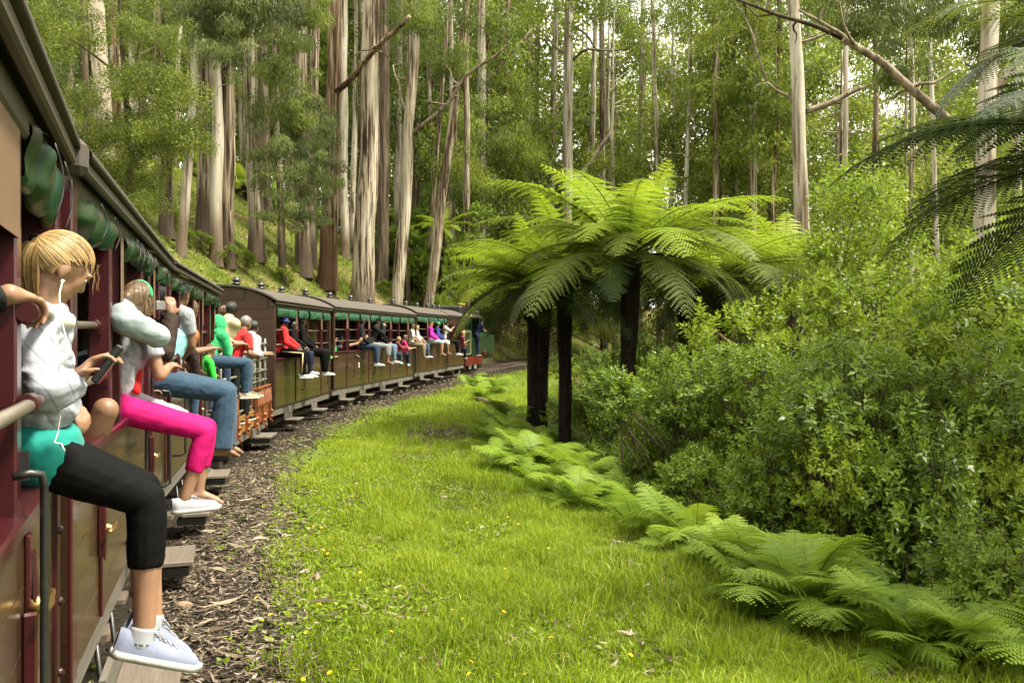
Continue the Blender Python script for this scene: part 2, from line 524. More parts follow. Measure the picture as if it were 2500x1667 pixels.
def axis(lo, hi, c0, c1, fine, g=1.13):
    a = list(np.arange(c0, c1, fine)); s = fine; p = c1
    while p < hi: a.append(p); s *= g; p += s
    s = fine; p = c0 - fine
    while p > lo: a.insert(0, p); s *= g; p -= s
    return np.array(a)
_gx = axis(-420, 420, -14, 14, 0.2); _gy = axis(-60, 620, 2, 46, 0.25)
GX, GY = np.meshgrid(_gx, _gy, indexing='ij')
GZ = ground(GX, GY)
_r = side_dist(GX, GY).reshape(GX.shape)
_vw = verge_w(GX, GY)
def sst(a, b, x):
    t = np.clip((x - a) / (b - a), 0, 1); return t * t * (3 - 2 * t)
g_grass = sst(1.55, 2.3, _r + 0.45 * wob(GX, GY, 1.1)) * (1 - sst(-0.5, 0.9, _r - _vw))
g_dirt = sst(-1.2, 0.6, _r - _vw)
g_hill = sst(1.6, 3.0, -_r)
nxn, nyn = GX.shape
idx = np.arange(nxn * nyn).reshape(nxn, nyn)
F = np.stack([idx[:-1, :-1], idx[1:, :-1], idx[1:, 1:], idx[:-1, 1:]], -1).reshape(-1, 4)
me = np_mesh("ground", np.stack([GX, GY, GZ], -1), F, smooth=True,
             extra={"grass": g_grass.ravel(), "gully": g_dirt.ravel(), "hill": g_hill.ravel()})
def ground_mat():
    m, nt, out = _new("ground_soil")
    tc = nt.nodes.new("ShaderNodeTexCoord")
    v = tc.outputs["Object"]
    b = nt.nodes.new("ShaderNodeBsdfPrincipled")
    b.inputs["Roughness"].default_value = 0.95
    b.inputs["Specular IOR Level"].default_value = 0.1
    def at(n):
        a = nt.nodes.new("ShaderNodeAttribute"); a.attribute_name = n; return a.outputs["Fac"]
    nf = _noise(nt, v, 22, 6, 0.7)
    nm = _noise(nt, v, 2.2, 5, 0.6)
    soil = _ramp(nt, [(0.30, (0.010, 0.008, 0.006)), (0.55, (0.030, 0.024, 0.017)), (0.75, (0.10, 0.078, 0.054))])
    nt.links.new(nf.outputs[0], soil.inputs[0])
    gr = _ramp(nt, [(0.3, (0.045, 0.060, 0.010)), (0.5, (0.085, 0.125, 0.014)), (0.7, (0.15, 0.17, 0.04))])
    nt.links.new(nf.outputs[0], gr.inputs[0])
    hl = _ramp(nt, [(0.34, (0.060, 0.085, 0.012)), (0.48, (0.11, 0.125, 0.028)), (0.58, (0.15, 0.12, 0.052)), (0.72, (0.21, 0.16, 0.09))])
    hm = nt.nodes.new("ShaderNodeMath"); hm.operation = 'MULTIPLY_ADD'
    nt.links.new(nf.outputs[0], hm.inputs[0]); hm.inputs[1].default_value = 0.45
    hs = nt.nodes.new("ShaderNodeMath"); hs.operation = 'MULTIPLY_ADD'
    nt.links.new(_noise(nt, v, 0.55, 4, 0.6).outputs[0], hs.inputs[0]); hs.inputs[1].default_value = 0.9; hs.inputs[2].default_value = -0.18
    nt.links.new(hs.outputs[0], hm.inputs[2])
    nt.links.new(hm.outputs[0], hl.inputs[0])
    gu = _ramp(nt, [(0.35, (0.022, 0.020, 0.010)), (0.55, (0.055, 0.050, 0.022)), (0.72, (0.12, 0.085, 0.045))])
    nt.links.new(nf.outputs[0], gu.inputs[0])
    c = _mix(nt, soil.outputs[0], gr.outputs[0], at("grass"))
    c = _mix(nt, c, hl.outputs[0], at("hill"))
    c = _mix(nt, c, gu.outputs[0], at("gully"))
    nt.links.new(c, b.inputs["Base Color"])
    bp = nt.nodes.new("ShaderNodeBump"); bp.inputs["Strength"].default_value = 0.7; bp.inputs["Distance"].default_value = 0.05
    nt.links.new(nf.outputs[0], bp.inputs["Height"])
    nt.links.new(bp.outputs[0], b.inputs["Normal"])
    nt.links.new(b.outputs[0], out.inputs[0])
    return m
tag(link("ground", me, ground_mat()), kind="structure")

# rails and sleepers
def cpt(i, off): return CX[i] + _ty[i] * off, CY[i] - _tx[i] * off
trk = empty("railway_track", (CX[150], CY[150], 0))
tag(trk, "narrow gauge railway track curving away under the train", "track")
for off in (-0.40, 0.40):
    mb = MB()
    pts = []
    for i in range(30, 330, 2):
        x, y = cpt(i, off)
        pts.append(Vector((x, y, float(grade(y)) + 0.13)))
    V, Fq = [], []
    prof = [(-0.045, -0.07), (-0.012, -0.055), (-0.012, -0.02), (-0.028, -0.012), (-0.028, 0.015), (0.028, 0.015), (0.028, -0.012), (0.012, -0.02), (0.012, -0.055), (0.045, -0.07)]
    for k, p in enumerate(pts):
        i = 30 + 2 * k
        for a, h in prof:
            V.append((p.x + _ty[i] * a, p.y - _tx[i] * a, p.z + h))
    n = len(prof)
    for k in range(len(pts) - 1):
        for j in range(n):
            Fq.append((k * n + j, k * n + (j + 1) % n, k * n + n + (j + 1) % n, k * n + n + j))
    mb.add(V, Fq)
    mb.build("rail", M["rail_steel"], None).parent = trk
    trk.children[-1].matrix_parent_inverse = Matrix.Translation(-trk.location)
sl = MB().box(-0.75, 0.75, -0.1, 0.1, -0.06, 0.055, bev=0.012).mesh("sleeper")
sl.materials.append(M["sleeper_wood"])
acc = 0.0
for i in range(60, 330):
    acc += math.hypot(CX[i] - CX[i - 1], CY[i] - CY[i - 1])
    if acc >= 0.62:
        acc = 0.0
        o = link("sleeper", sl, None, trk, (CX[i] - trk.location.x, CY[i] - trk.location.y, float(grade(CY[i])) + 0.0), (0, 0, math.atan2(-_tx[i], _ty[i]) + random.uniform(-.03, .03)))
# ------------------------------------------------------------------ carriages
class Car: pass
def make_car(name, label, e0, e1, z0, zb, cat="railway carriage"):
    c = Car()
    dx, dy = e1[0] - e0[0], e1[1] - e0[1]
    c.L = math.hypot(dx, dy)
    c.rz = math.atan2(dy, dx)
    f = Vector((dx / c.L, dy / c.L, 0)); left = Vector((-f.y, f.x, 0))
    c.base = Vector((e0[0], e0[1], z0)) + left * 0.07
    c.f, c.left, c.z0, c.zb = f, left, z0, zb
    c.root = empty(name, c.base, c.rz)
    tag(c.root, label, cat, "carriages of the train")
    # world point at s along, o outward from the side, z above rail level
    c.W = lambda s, o, z: c.base + c.f * s - c.left * o + Vector((0, 0, z))
    def s_at(px, o=0.0):
        k = (px - HORX) / FPX
        q = c.base - c.left * o
        return (k * q.y - q.x) / (c.f.x - k * c.f.y)
    c.s_at = s_at
    return c

def roof_part(c, mat, over=0.06, rise=0.28, y0=-0.07, y1=1.97, zr=2.505, th=0.035):
    mb = MB()
    n = 18
    prof = []
    for i in range(n + 1):
        t = i / n
        y = y0 + (y1 - y0) * t
        z = zr + rise * (1 - abs(2 * t - 1) ** 2.2)
        prof.append((y, z))
    outer = [(y, z + th) for y, z in prof]
    ring = [(y0 - 0.006, zr + 0.0)] + [(y0 - 0.008, zr + th * 0.6)] + outer + [(y1, zr)] + prof[::-1][1:-1]
    s0, s1 = -over, c.L + over
    V = [(s0, y, z) for y, z in ring] + [(s1, y, z) for y, z in ring]
    k = len(ring)
    F = [(i, (i + 1) % k, k + (i + 1) % k, k + i) for i in range(k)]
    mb.add(V, F, True)
    # end faces as strips
    E = []
    o0 = 2
    for s in (s0, s1):
        VV = [(s, y, z) for y, z in outer] + [(s, y, z) for y, z in prof]
        m_ = len(outer)
        FF = [(i, i + 1, m_ + i + 1, m_ + i) for i in range(m_ - 1)]
        mb.add(VV, FF)
    return mb.build("roof", mat, c.root)

def blind_mesh(w, drop, depth, seed, n_ties=2, amp=1.0):
    rnd = random.Random(seed)
    ph = rnd.uniform(0, 6)
    ties = [(k + 1) / (n_ties + 1) for k in range(n_ties)]
    def fn(u, v):
        pinch = 1.0
        for t in ties: pinch -= 0.42 * min(1, amp) * math.exp(-((u - t) / 0.045) ** 2)
        pinch -= 0.35 * math.exp(-(u / 0.05) ** 2) + 0.35 * math.exp(-((1 - u) / 0.05) ** 2)
        sag = 0.90 + 0.12 * math.sin(u * 5 + ph) * amp
        d = drop * (0.55 + 0.45 * pinch) * sag
        a = v * math.pi * 1.25
        out = math.sin(min(a, math.pi)) ** 0.8 * depth * pinch if a < math.pi else -0.3 * depth * math.sin(a - math.pi)
        z = -d * (0.5 - 0.5 * math.cos(min(a, math.pi)))
        if a > math.pi: z = -d + (a - math.pi) * d * 0.45
        nz = noise.noise(Vector((u * 4 + v * 1.5 + seed, v * 2.2, seed * 1.7))) * 0.045 * amp
        nz2 = noise.noise(Vector((u * 11 + v * 4 + seed, v * 3, seed))) * 0.012 * amp
        return Vector((u * w, -out - nz * math.sin(v * math.pi) - nz2, z + nz2 * 0.5))
    mb = MB().grid(fn, 57, 23)
    return mb

def canvas_mat():
    m, nt, out = _new("canvas_green")
    tc = nt.nodes.new("ShaderNodeTexCoord")
    b = nt.nodes.new("ShaderNodeBsdfPrincipled")
    n1 = _noise(nt, tc.outputs["Object"], 4.0, 2, 0.4)
    r = _ramp(nt, [(0.32, (0.002, 0.022, 0.010)), (0.48, (0.005, 0.032, 0.012)), (0.57, (0.014, 0.030, 0.006)), (0.64, (0.038, 0.036, 0.026)), (0.75, (0.06, 0.055, 0.042))])
    nt.links.new(n1.outputs[0], r.inputs[0])
    nt.links.new(r.outputs[0], b.inputs["Base Color"])
    b.inputs["Roughness"].default_value = 0.5
    b.inputs["Specular IOR Level"].default_value = 0.3
    n2 = _noise(nt, tc.outputs["Object"], 18, 4, 0.6, (1, 1, 0.5))
    bp = nt.nodes.new("ShaderNodeBump"); bp.inputs["Strength"].default_value = 0.15; bp.inputs["Distance"].default_value = 0.02
    nt.links.new(n2.outputs[0], bp.inputs["Height"]); nt.links.new(bp.outputs[0], b.inputs["Normal"])
    nt.links.new(b.outputs[0], out.inputs[0])
canvas_mat()
paint("canvas_far", (0.010, 0.070, 0.032), 0.5, 0.35, 6.0, 0.3, (0.09, 0.09, 0.075))

def rail_tube(c, s0, s1, z, y=0.035, r=0.017, collar=True):
    mb = MB().tube([(s0, y, z), ((s0 + s1) / 2, y, z - 0.004), (s1, y, z)], r, 10)
    o = mb.build("handrail", M["pipe_metal"], c.root)
    if collar:
        for s, d in ((s0, 1), (s1, -1)):
            k = MB()
            k.tube([(s + d * 0.002, y, z), (s + d * 0.05, y, z)], [r * 1.75, r * 1.4], 10)
            k.box(s + d * 0.001, s + d * 0.012, y - 0.03, y + 0.03, z - 0.04, z + 0.04)
            k.build("rail_socket", M["maroon"], o)
    return o

STEPM = None
def step(c, s, w=0.42, y_out=-0.26, z=0.26, mat="step_wood"):
    mb = MB().box(s - w / 2, s + w / 2, y_out, -0.02, z - 0.035, z, bev=0.006)
    o = mb.build("step", M[mat], c.root)
    k = MB()
    k.box(s - w / 2, s + w / 2, -0.02, 0.01, z - 0.02, z + 0.12)
    k.build("step_backboard", M["grey_board"], o)
    k = MB()
    for q in (-0.36, 0.36):
        k.tube([(s + q * w, y_out + 0.05, z - 0.045), (s + q * w, 0.0, z - 0.06), (s + q * w, 0.03, z + 0.25)], 0.012, 6)
    k.box(s - w / 2 + 0.03, s + w / 2 - 0.03, y_out + 0.03, 0.02, z - 0.11, z - 0.05)
    k.build("step_bracket", M["dark_metal"], o)
    return o

def underside(c, z_axle=0.34):
    mb = MB().box(0.02, c.L - 0.02, 0.13, 1.77, c.zb - 0.10, c.zb - 0.004)
    mb.build("underframe", M["under_black"], c.root)
    mb = MB().box(0.0, c.L, 0.03, 0.11, c.zb - 0.155, c.zb - 0.006)
    mb.build("solebar", M["grey_board"], c.root)
    for sx in (0.9, c.L - 0.9):
        w = MB()
        for y in (0.52, 1.38):
            mm = Matrix.Translation((sx, y, 0.145 + z_axle)) @ Matrix.Rotation(math.pi / 2, 4, 'X')
            w.lathe([(0.30, -0.05), (0.335, -0.05), (0.335, -0.04), (0.31, -0.035), (0.30, 0.05), (0.06, 0.05), (0.06, -0.05)], 20, mm)
        w.tube([(sx, 0.4, 0.145 + z_axle), (sx, 1.5, 0.145 + z_axle)], 0.05, 8)
        w.build("wheelset", M["under_black"], c.root)
        MB().box(sx - 0.34, sx + 0.34, 0.25, 0.42, 0.32, 0.6, bev=0.03).build("axle_frame", M["under_black"], c.root)

def body(c, z_sill=1.45, nplank=5, plank_mat="varnish_brown", end_planks=0, front_open=False):
    zb = c.zb
    h = (z_sill - 0.05 - zb) / nplank
    pm = MB().box(0.0, c.L, 0.0, 0.03, 0.0015, h - 0.0015, bev=0.0015).mesh("plank")
    pm.materials.append(M[plank_mat])
    side = MB().box(0.01, c.L - 0.01, 0.031, 0.05, zb, z_sill - 0.05)
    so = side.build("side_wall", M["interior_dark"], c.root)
    for i in range(nplank):
        link("plank", pm, None, so, (0, 0, zb + i * h))
    MB().box(0.0, c.L, 1.86, 1.90, zb, 2.40).build("closed_far_side", M["interior_dark"], c.root)  # unseen far side, closed over its openings to keep the interior dark
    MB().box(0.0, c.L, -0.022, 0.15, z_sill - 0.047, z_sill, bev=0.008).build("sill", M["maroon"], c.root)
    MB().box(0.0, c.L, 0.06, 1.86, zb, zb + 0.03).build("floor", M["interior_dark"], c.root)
    MB().box(0.0, c.L, -0.012, 0.09, 2.385, 2.47, bev=0.01).build("cantrail", M["gutter_wood"], c.root)
    MB().box(-0.02, c.L + 0.02, -0.062, -0.03, 2.455, 2.502, bev=0.008).build("gutter", M["gutter_wood"], c.root)
    # ends
    for s0, s1, pl in ((0.0, 0.035, end_planks), (c.L - 0.035, c.L, 0)):
        mb = MB()
        n = 14
        V = []
        for s in (s0 + (0.02 if pl else 0), s1):
            for i in range(n + 1):
                t = i / n
                y = 0.03 + 1.84 * t
                V.append((s, y, 2.50 + 0.27 * (1 - abs(2 * t - 1) ** 2.2)))
            V += [(s, 1.87, zb), (s, 0.03, zb)]
        k = n + 3
        Fq = [tuple(range(k)), tuple(range(2 * k - 1, k - 1, -1))] + [(i, (i + 1) % k, k + (i + 1) % k, k + i) for i in range(k)]
        mb.add(V, Fq)
        w = mb.build("end_wall", M["end_brown"], c.root)
        if pl:
            hh = (2.72 - zb) / pl
            for i in range(pl):
                z_0, z_1 = zb + i * hh + 0.003, zb + (i + 1) * hh - 0.003
                def roofz(y): return 2.49 + 0.27 * (1 - abs(2 * (y - 0.03) / 1.84 - 1) ** 2.2)
                y0, y1 = 0.0, 1.9
                while y0 < 0.9 and roofz(max(y0, 0.03)) < z_1: y0 += 0.02; y1 -= 0.02
                MB().box(-0.003, 0.02, y0, y1, z_0, z_1, bev=0.003).build("plank", M["end_brown"], w)

def post(c, s, w=0.07, z0=1.45, z1=2.386, y0=0.0, y1=0.095, mat="maroon", tan=False, tan_z=1.98):
    o = MB().box(s - w / 2, s + w / 2, y0, y1, z0, z1, bev=0.006).build("post", M[mat], c.root)
    if tan:
        MB().box(s - w / 2 - 0.02, s + w / 2 + 0.003, y0 - 0.008, y0 - 0.002, tan_z, z1 + 0.06, bev=0.004).build("post_panel", M["tan_paint"], o)
    return o

def corner(c, s, sgn, mat="maroon", rivets=0):
    o = MB().box(s - 0.05, s + 0.05, -0.014, 0.10, c.zb, 2.44, bev=0.006).build("corner_post", M[mat], c.root)
    if rivets:
        rv = MB().ball((0, 0, 0), 0.015, n=8, m=5).mesh("rivet"); rv.materials.append(M["maroon"])
        for i in range(rivets):
            z = c.zb + 0.12 + i * (2.3 - c.zb) / rivets
            link("rivet", rv, None, o, (s - 0.052, 0.045, z)); link("rivet", rv, None, o, (s, -0.016, z))
    return o

def grab_bar(c, s, z1=1.36, z0=0.55, out=0.10):
    mb = MB().tube([(s - 0.03, 0.0, z1), (s - 0.02, -out * 0.55, z1 + 0.005), (s - 0.01, -out * 0.93, z1), (s, -out, z1 - 0.03), (s, -out, (z0 + z1) / 2), (s, -out, z0 + 0.02), (s, -out * 0.6, z0), (s, -0.0, z0)], 0.0098, 8)
    return mb.build("grab_bar", M["dark_metal"], c.root)

def door_bits(c, s, far=False, hz=1.08):
    """cover strip, hinges and handle of a side door whose edge is at s"""
    zb = c.zb
    o = MB().box(s - 0.022, s + 0.022, -0.014, -0.001, zb + 0.02, 1.40, bev=0.003).build("door_strip", M["maroon"], c.root)
    if not far:
        k = MB()
        k.box(s - 0.075, s - 0.055, -0.035, -0.001, 0.98, 1.22, bev=0.006)
        k.build("hinge", M["maroon"], o)
        k = MB()
        mm = Matrix.Translation((s, -0.02, hz)) @ Matrix.Rotation(math.pi / 2, 4, 'X')
        k.lathe([(0.024, -0.01), (0.022, 0.01), (0.012, 0.025), (0.010, 0.035)], 10, mm)
        k.tube([(s - 0.10, -0.048, hz), (s - 0.05, -0.052, hz), (s, -0.054, hz), (s + 0.05, -0.052, hz), (s + 0.10, -0.048, hz)], [0.010, 0.008, 0.012, 0.008, 0.011], 8)
        V_ = [(s - 0.013, -0.016, hz - 0.13), (s + 0.013, -0.016, hz - 0.13), (s + 0.02, -0.02, hz), (s + 0.008, -0.016, hz + 0.14), (s - 0.008, -0.016, hz + 0.14), (s - 0.02, -0.02, hz)]
        V_ += [(x, y - 0.008, z) for x, y, z in V_]
        e_ = MB().add(V_, [(5, 4, 3, 2, 1, 0), (6, 7, 8, 9, 10, 11)] + [(i, (i + 1) % 6, 6 + (i + 1) % 6, 6 + i) for i in range(6)])
        e_.build("handle_plate", M["maroon"], o)
        k.build("door_handle", M["brass"], o)
    else:
        MB().tube([(s + 0.06, -0.03, 1.08), (s + 0.19, -0.03, 1.08)], 0.011, 6).build("door_handle", M["brass"], o)

def vents(c, ss, z=2.80):
    for s in ss:
        mb = MB().lathe([(0.17, -0.02), (0.16, 0.01), (0.10, 0.025), (0.085, 0.03), (0.085, 0.08), (0.125, 0.085), (0.125, 0.10), (0.075, 0.125), (0.075, 0.16), (0.11, 0.165), (0.115, 0.185), (0.085, 0.20), (0.085, 0.235), (0.03, 0.25)], 14, Matrix.Translation((s, 0.95, z)))
        mb.v = [(s + (x - s) * 0.78, 0.95 + (y - 0.95) * 0.78, z + (q - z) * 0.8) for x, y, q in mb.v]
        mb.build("roof_ventilator", M["dark_metal"], c.root)

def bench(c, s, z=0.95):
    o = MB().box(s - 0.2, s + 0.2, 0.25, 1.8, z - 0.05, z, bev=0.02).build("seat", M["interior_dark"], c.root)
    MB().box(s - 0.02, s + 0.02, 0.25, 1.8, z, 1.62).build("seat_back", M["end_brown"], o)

def near_blinds(c, spans, seed, z=2.40, drop=0.30):
    for i, (a, b) in enumerate(spans):
        o = blind_mesh(b - a, drop * random.uniform(0.85, 1.1), 0.06, seed + i * 3.1, n_ties=1 if b - a < 0.5 else 2).build("canvas_blind", M["canvas_green"], c.root, (a, 0.02, z))
        for t in ((0.3, 0.72) if b - a > 0.4 else (0.5,)):
            k = MB()
            x = (b - a) * t
            pts = [(x + 0.02 * math.sin(v * 4 + i), -0.07 - 0.02 * math.sin(v * 3.1), -0.02 - (drop * 0.9) * v) for v in [q / 8 for q in range(9)]]
            k.tube(pts, 0.0025, 5)
            k.build("cord", M["dark_metal"], o)

# ---- the three near carriages (only their open side shows)
A = make_car("open_carriage", "nearest maroon carriage, cut by the picture edge, with the ponytailed girl sitting on it", (0.62, -2.0), (-1.435, 2.72), 0.0, 0.69)
B = make_car("open_carriage", "second maroon carriage with camouflage green blinds where pink leggings hang out", (-1.456, 2.83), (-2.82, 6.84), 0.0, 0.69)
Cc = make_car("open_carriage", "third carriage, with small green blinds and capped man leaning out, before the pipe-railed wagon", (-2.835, 6.93), (-3.98, 11.3), -0.01, 0.69)
for c, seed in ((A, 3), (B, 20), (Cc, 41)):
    body(c, 1.475, 5)
    roof_part(c, M["roof_felt"], over=0.02)
    underside(c)
sA = lambda px: A.s_at(px)
corner(A, A.L - 0.05, 1, rivets=7)
corner(A, 0.05, -1)
p0 = A.s_at(53, 0.0) - 0.04
post(A, p0, 0.075, z1=2.40)
post(A, p0 - 0.62, 0.075)
post(A, p0 - 1.5, 0.075)
# big flat tan panel above the nearest door
MB().box(p0 - 0.66, A.s_at(49, 0.004), -0.004, -0.001, 2.13, 2.40).build("tan_panel", M["tan_paint"], A.root)
MB().box(A.L - 0.32, A.L - 0.28, 0.12, 0.36, 1.48, 2.42).build("window_frame", M["cream_paint"], A.root)
rail_tube(A, p0 - 0.62, A.L - 0.06, 1.735, -0.022, 0.0165, False)
rail_tube(A, p0 - 0.02, A.L - 0.06, 1.955, -0.022, 0.0155, False)
for z_ in (1.735, 1.955): MB().tube([(p0 - 0.036, -0.020, z_), (p0 + 0.036, -0.020, z_)], 0.025, 10).build("rail_clamp", M["maroon"], A.root)
grab_bar(A, A.s_at(108, 0.06), 1.575, 0.62, 0.06)
MB().box(p0 + 0.0, p0 + 0.012, -0.02, 0.0, 1.55, 1.62).build("latch_plate", M["dark_metal"], A.root)
door_bits(A, A.s_at(62), hz=1.22)
near_blinds(A, [(p0 + 0.07, A.L - 0.11)], 5, 2.44, 0.235)
for s in (0.5, A.L - 1.4, ):
    bench(A, s)
# rounded corner bracket where the first roof ends
MB().box(A.L - 0.06, A.L + 0.05, -0.095, 0.02, 2.43, 2.545, bev=0.022).build("roof_corner_cap", M["roof_felt"], A.root)

corner(B, 0.05, -1); corner(B, B.L - 0.05, 1)
b1, b2 = B.s_at(272), B.s_at(296)
for s, t in ((b1, False), (b2, True), (b2 + 1.05, False), (b2 + 1.5, False), (b2 + 1.78, True), (B.L - 0.55, False)):
    post(B, s, 0.07, tan=t, tan_z=2.02)
rail_tube(B, 0.1, b1 - 0.04, 1.71); rail_tube(B, 0.1, b1 - 0.04, 1.945, 0.06)
rail_tube(B, b2 + 0.04, b2 + 1.0, 1.71); rail_tube(B, b2 + 1.83, B.L - 0.1, 1.70)
grab_bar(B, b2 + 0.2, 1.50, 0.80, 0.10); grab_bar(B, b2 + 1.9, 1.49, 0.8, 0.10)
for s in (b1 - 0.35, b2 + 1.5): door_bits(B, s)
near_blinds(B, [(0.12, b1 - 0.05), (b2 + 0.05, b2 + 0.55), (b2 + 0.6, b2 + 1.03), (b2 + 1.1, b2 + 1.46), (b2 + 1.85, B.L - 0.1)], 23, 2.43, 0.165)
for s in (0.9, 2.1, 3.3): bench(B, s)
step(B, 1.05, 0.62, -0.30, 0.30); step(B, B.L - 0.75, 0.5)
corner(Cc, 0.05, -1); corner(Cc, Cc.L - 0.05, 1)
for s, t in ((0.75, False), (1.05, True), (1.8, False), (2.3, False), (2.6, True), (3.5, False), (4.0, True)):
    post(Cc, s, 0.07, tan=t, tan_z=2.02)
for a, b in ((0.1, 0.7), (1.1, 1.75), (2.65, 3.45), (3.55, Cc.L - 0.1)):
    rail_tube(Cc, a, b, 1.70); rail_tube(Cc, a, b, 1.945, 0.06)
for s in (0.3, 1.9, 3.4): grab_bar(Cc, s, 1.5, 0.85)
for s in (2.3,): door_bits(Cc, s)
near_blinds(Cc, [(0.12, 0.7), (1.1, 1.75), (1.85, 2.25), (2.65, 3.45), (3.55, Cc.L - 0.1)], 47, 2.42, 0.16)
for s in (0.7, 2.0, 3.2): bench(Cc, s)
step(Cc, 0.9, 0.5); step(Cc, 3.0, 0.5)

# ---- three far carriages and the van
D = make_car("open_carriage", "brown carriage with the planked end wall above the pipe-railed wagon", (-4.33, 15.15), (-4.28, 19.6), 0.02, 0.53)
E = make_car("open_carriage", "brown open carriage in the middle where bare feet stick out over the rail", (-4.24, 19.75), (-3.19, 27.3), 0.06, 0.53)
Fc = make_car("open_carriage", "brown open carriage where the magenta jacketed woman sits", (-3.16, 27.4), (-2.44, 31.6), 0.13, 0.53)
G = make_car("guards_van", "brown van with barred windows coupled behind the green engine", (-2.42, 31.75), (-1.93, 34.4), 0.15, 0.53)
for c, ep in ((D, 12), (E, 0), (Fc, 0), (G, 0)):
    body(c, 1.45, 6, end_planks=ep)
    roof_part(c, M["roof_felt"], over=0.05)
    underside(c)
    corner(c, 0.05, -1, "end_brown"); corner(c, c.L - 0.05, 1, "end_brown")
def far_bays(c, pxs, tans, cream=()):
    ss = [c.s_at(p) for p in pxs]
    for s, t in zip(ss, tans):
        post(c, s, 0.085, tan=t, tan_z=2.0)
        if t:
            post(c, s + 0.14, 0.05)
            door_bits(c, s - 0.06, True)
            grab_bar(c, s + 0.32, 1.42, 0.75, 0.07)
    e = [0.05] + ss + [c.L - 0.05]
    for i, (a, b) in enumerate(zip(e[:-1], e[1:])):
        rail_tube(c, a + 0.05, b - 0.05, 1.70, 0.03, 0.015, False)
        rail_tube(c, a + 0.05, b - 0.05, 1.98, 0.05, 0.013, False)
        w = b - a - 0.16
        o = blind_mesh(w, 0.20, 0.05, int(a * 37 + c.L * 11) % 97, 1, 0.45).build("canvas_blind", M["canvas_far"], c.root, (a + 0.08, 0.0, 2.39))
        if i % 2 == 0:
            bench(c, (a + b) / 2)
    for s in cream:
        MB().box(c.s_at(s), c.s_at(s) + 0.03, 0.2, 1.84, 0.6, 2.40).build("partition", M["cream_paint"], c.root)
far_bays(D, (724, 752, 785), (True, False, True), (800,))
far_bays(E, (848, 877, 901, 926, 954, 975, 996), (True, False, True, False, True, False, True), (1012,))
far_bays(Fc, (1044, 1068, 1083), (True, False, True))
vents(D, (0.7, 2.2, 3.7)); vents(E, (0.6, 2.3, 4.0, 5.8)); vents(Fc, (0.5, 2.0, 3.4)); vents(G, (0.5, 1.3, 2.1))
for c, ss in ((D, (0.9, 2.9)), (E, (0.6, 2.2, 4.0, 5.9)), (Fc, (0.7, 2.6))):
    for s in ss: step(c, s, 0.46)
# van: barred upper side
MB().box(0.1, G.L - 0.1, 0.02, 0.05, 1.45, 1.55).build("waist_rail", M["varnish_brown"], G.root)
MB().box(0.1, G.L - 0.1, 0.0, 0.04, 2.16, 2.39).build("letter_board", M["end_brown"], G.root)
bar = MB().box(-0.014, 0.014, 0.0, 0.03, 1.45, 2.17).mesh("window_bar"); bar.materials.append(M["maroon"])
for i in range(18):
    s = 0.16 + i * (G.L - 0.32) / 17
    if abs(i - 11) > 1: link("window_bar", bar, None, G.root, (s, 0, 0))
MB().box(0.1, G.L - 0.1, 0.5, 0.52, 0.6, 2.38).build("partition", M["end_brown"], G.root)
MB().tube([(0.4, -0.1, 0.3), (0.5, -0.12, 0.18), (1.2, -0.12, 0.16), (1.5, -0.1, 0.3)], 0.02, 6).build("brake_hose", M["grey_board"], G.root)

# ---- open wagon with pipe railing
Wg = make_car("open_wagon", "orange-red open wagon with grey pipe railing and standing passengers", (-3.93, 11.45), (-4.37, 15.0), 0.0, 0.40, "wagon")
L = Wg.L
ZT = 0.98
MB().box(0, L, 0.06, 1.80, 0.50, 0.56).build("floor", M["grey_board"], Wg.root)
underside(Wg)
npan = 5
pw = L / npan
for i in range(npan):
    a, b = i * pw + 0.02, (i + 1) * pw - 0.02
    gate = i == 2
    zt = 0.66 if i in (1, 2) else ZT
    pan = MB().box(a, b, 0.0, 0.03, 0.40, zt, bev=0.004).build("side_panel", M["wagon_ochre" if i in (0, 1, 2) else "wagon_orange"], Wg.root)
    k = MB()
    if i not in (1, 2):
        for q in (0.12, 0.5, 0.88):
            k = MB()
            s = a + (b - a) * q
            Vv = []
            for z, w, d in ((0.66, 0.05, 0.045), (0.72, 0.075, 0.06), (ZT - 0.1, 0.045, 0.05), (ZT - 0.02, 0.03, 0.02)):
                Vv += [(s - w, 0, z), (s - w * 0.5, -d, z), (s + w * 0.5, -d, z), (s + w, 0, z)]
            Ff = [(j * 4 + t, j * 4 + t + 1, j * 4 + t + 5, j * 4 + t + 4) for j in range(3) for t in range(3)]
            k.add(Vv, Ff)
            k.build("stiffening_rib", M["wagon_orange"], pan)
        MB().box(a, b, -0.035, 0.03, ZT, ZT + 0.035, bev=0.006).build("top_rail", M["wagon_orange"], pan)
    for q in (0.0, 1.0):
        k = MB()
        s = a + (b - a) * q
        k.box(s - 0.025, s + 0.025, -0.04, -0.002, 0.34, zt - 0.03, bev=0.008)
        k.ball((s, -0.045, 0.52), 0.035, n=8, m=5); k.ball((s, -0.045, 0.42), 0.03, n=8, m=5)
        k.tube([(s, -0.03, 0.40), (s + 0.04, -0.05, 0.33), (s + 0.10, -0.05, 0.25)], 0.012, 6)
        k.build("hinge_strap", M["wagon_orange"], pan)
for s in (0.0, L):
    MB().box(s - 0.02, s + 0.02, 0.0, 1.86, 0.40, ZT, bev=0.004).build("end_panel", M["wagon_orange"], Wg.root)
def wtube(name, pts, r=0.019): return MB().tube(pts, r, 8).build(name, M["pipe_green"], Wg.root)
zr = [0.72, 0.92, 1.10, 1.27, 1.48, 1.74]
for z in zr:
    wtube("railing_bar", [(0.03, 0.05, z), (L * 0.5, 0.05, z), (L - 0.02, 0.05, z)])
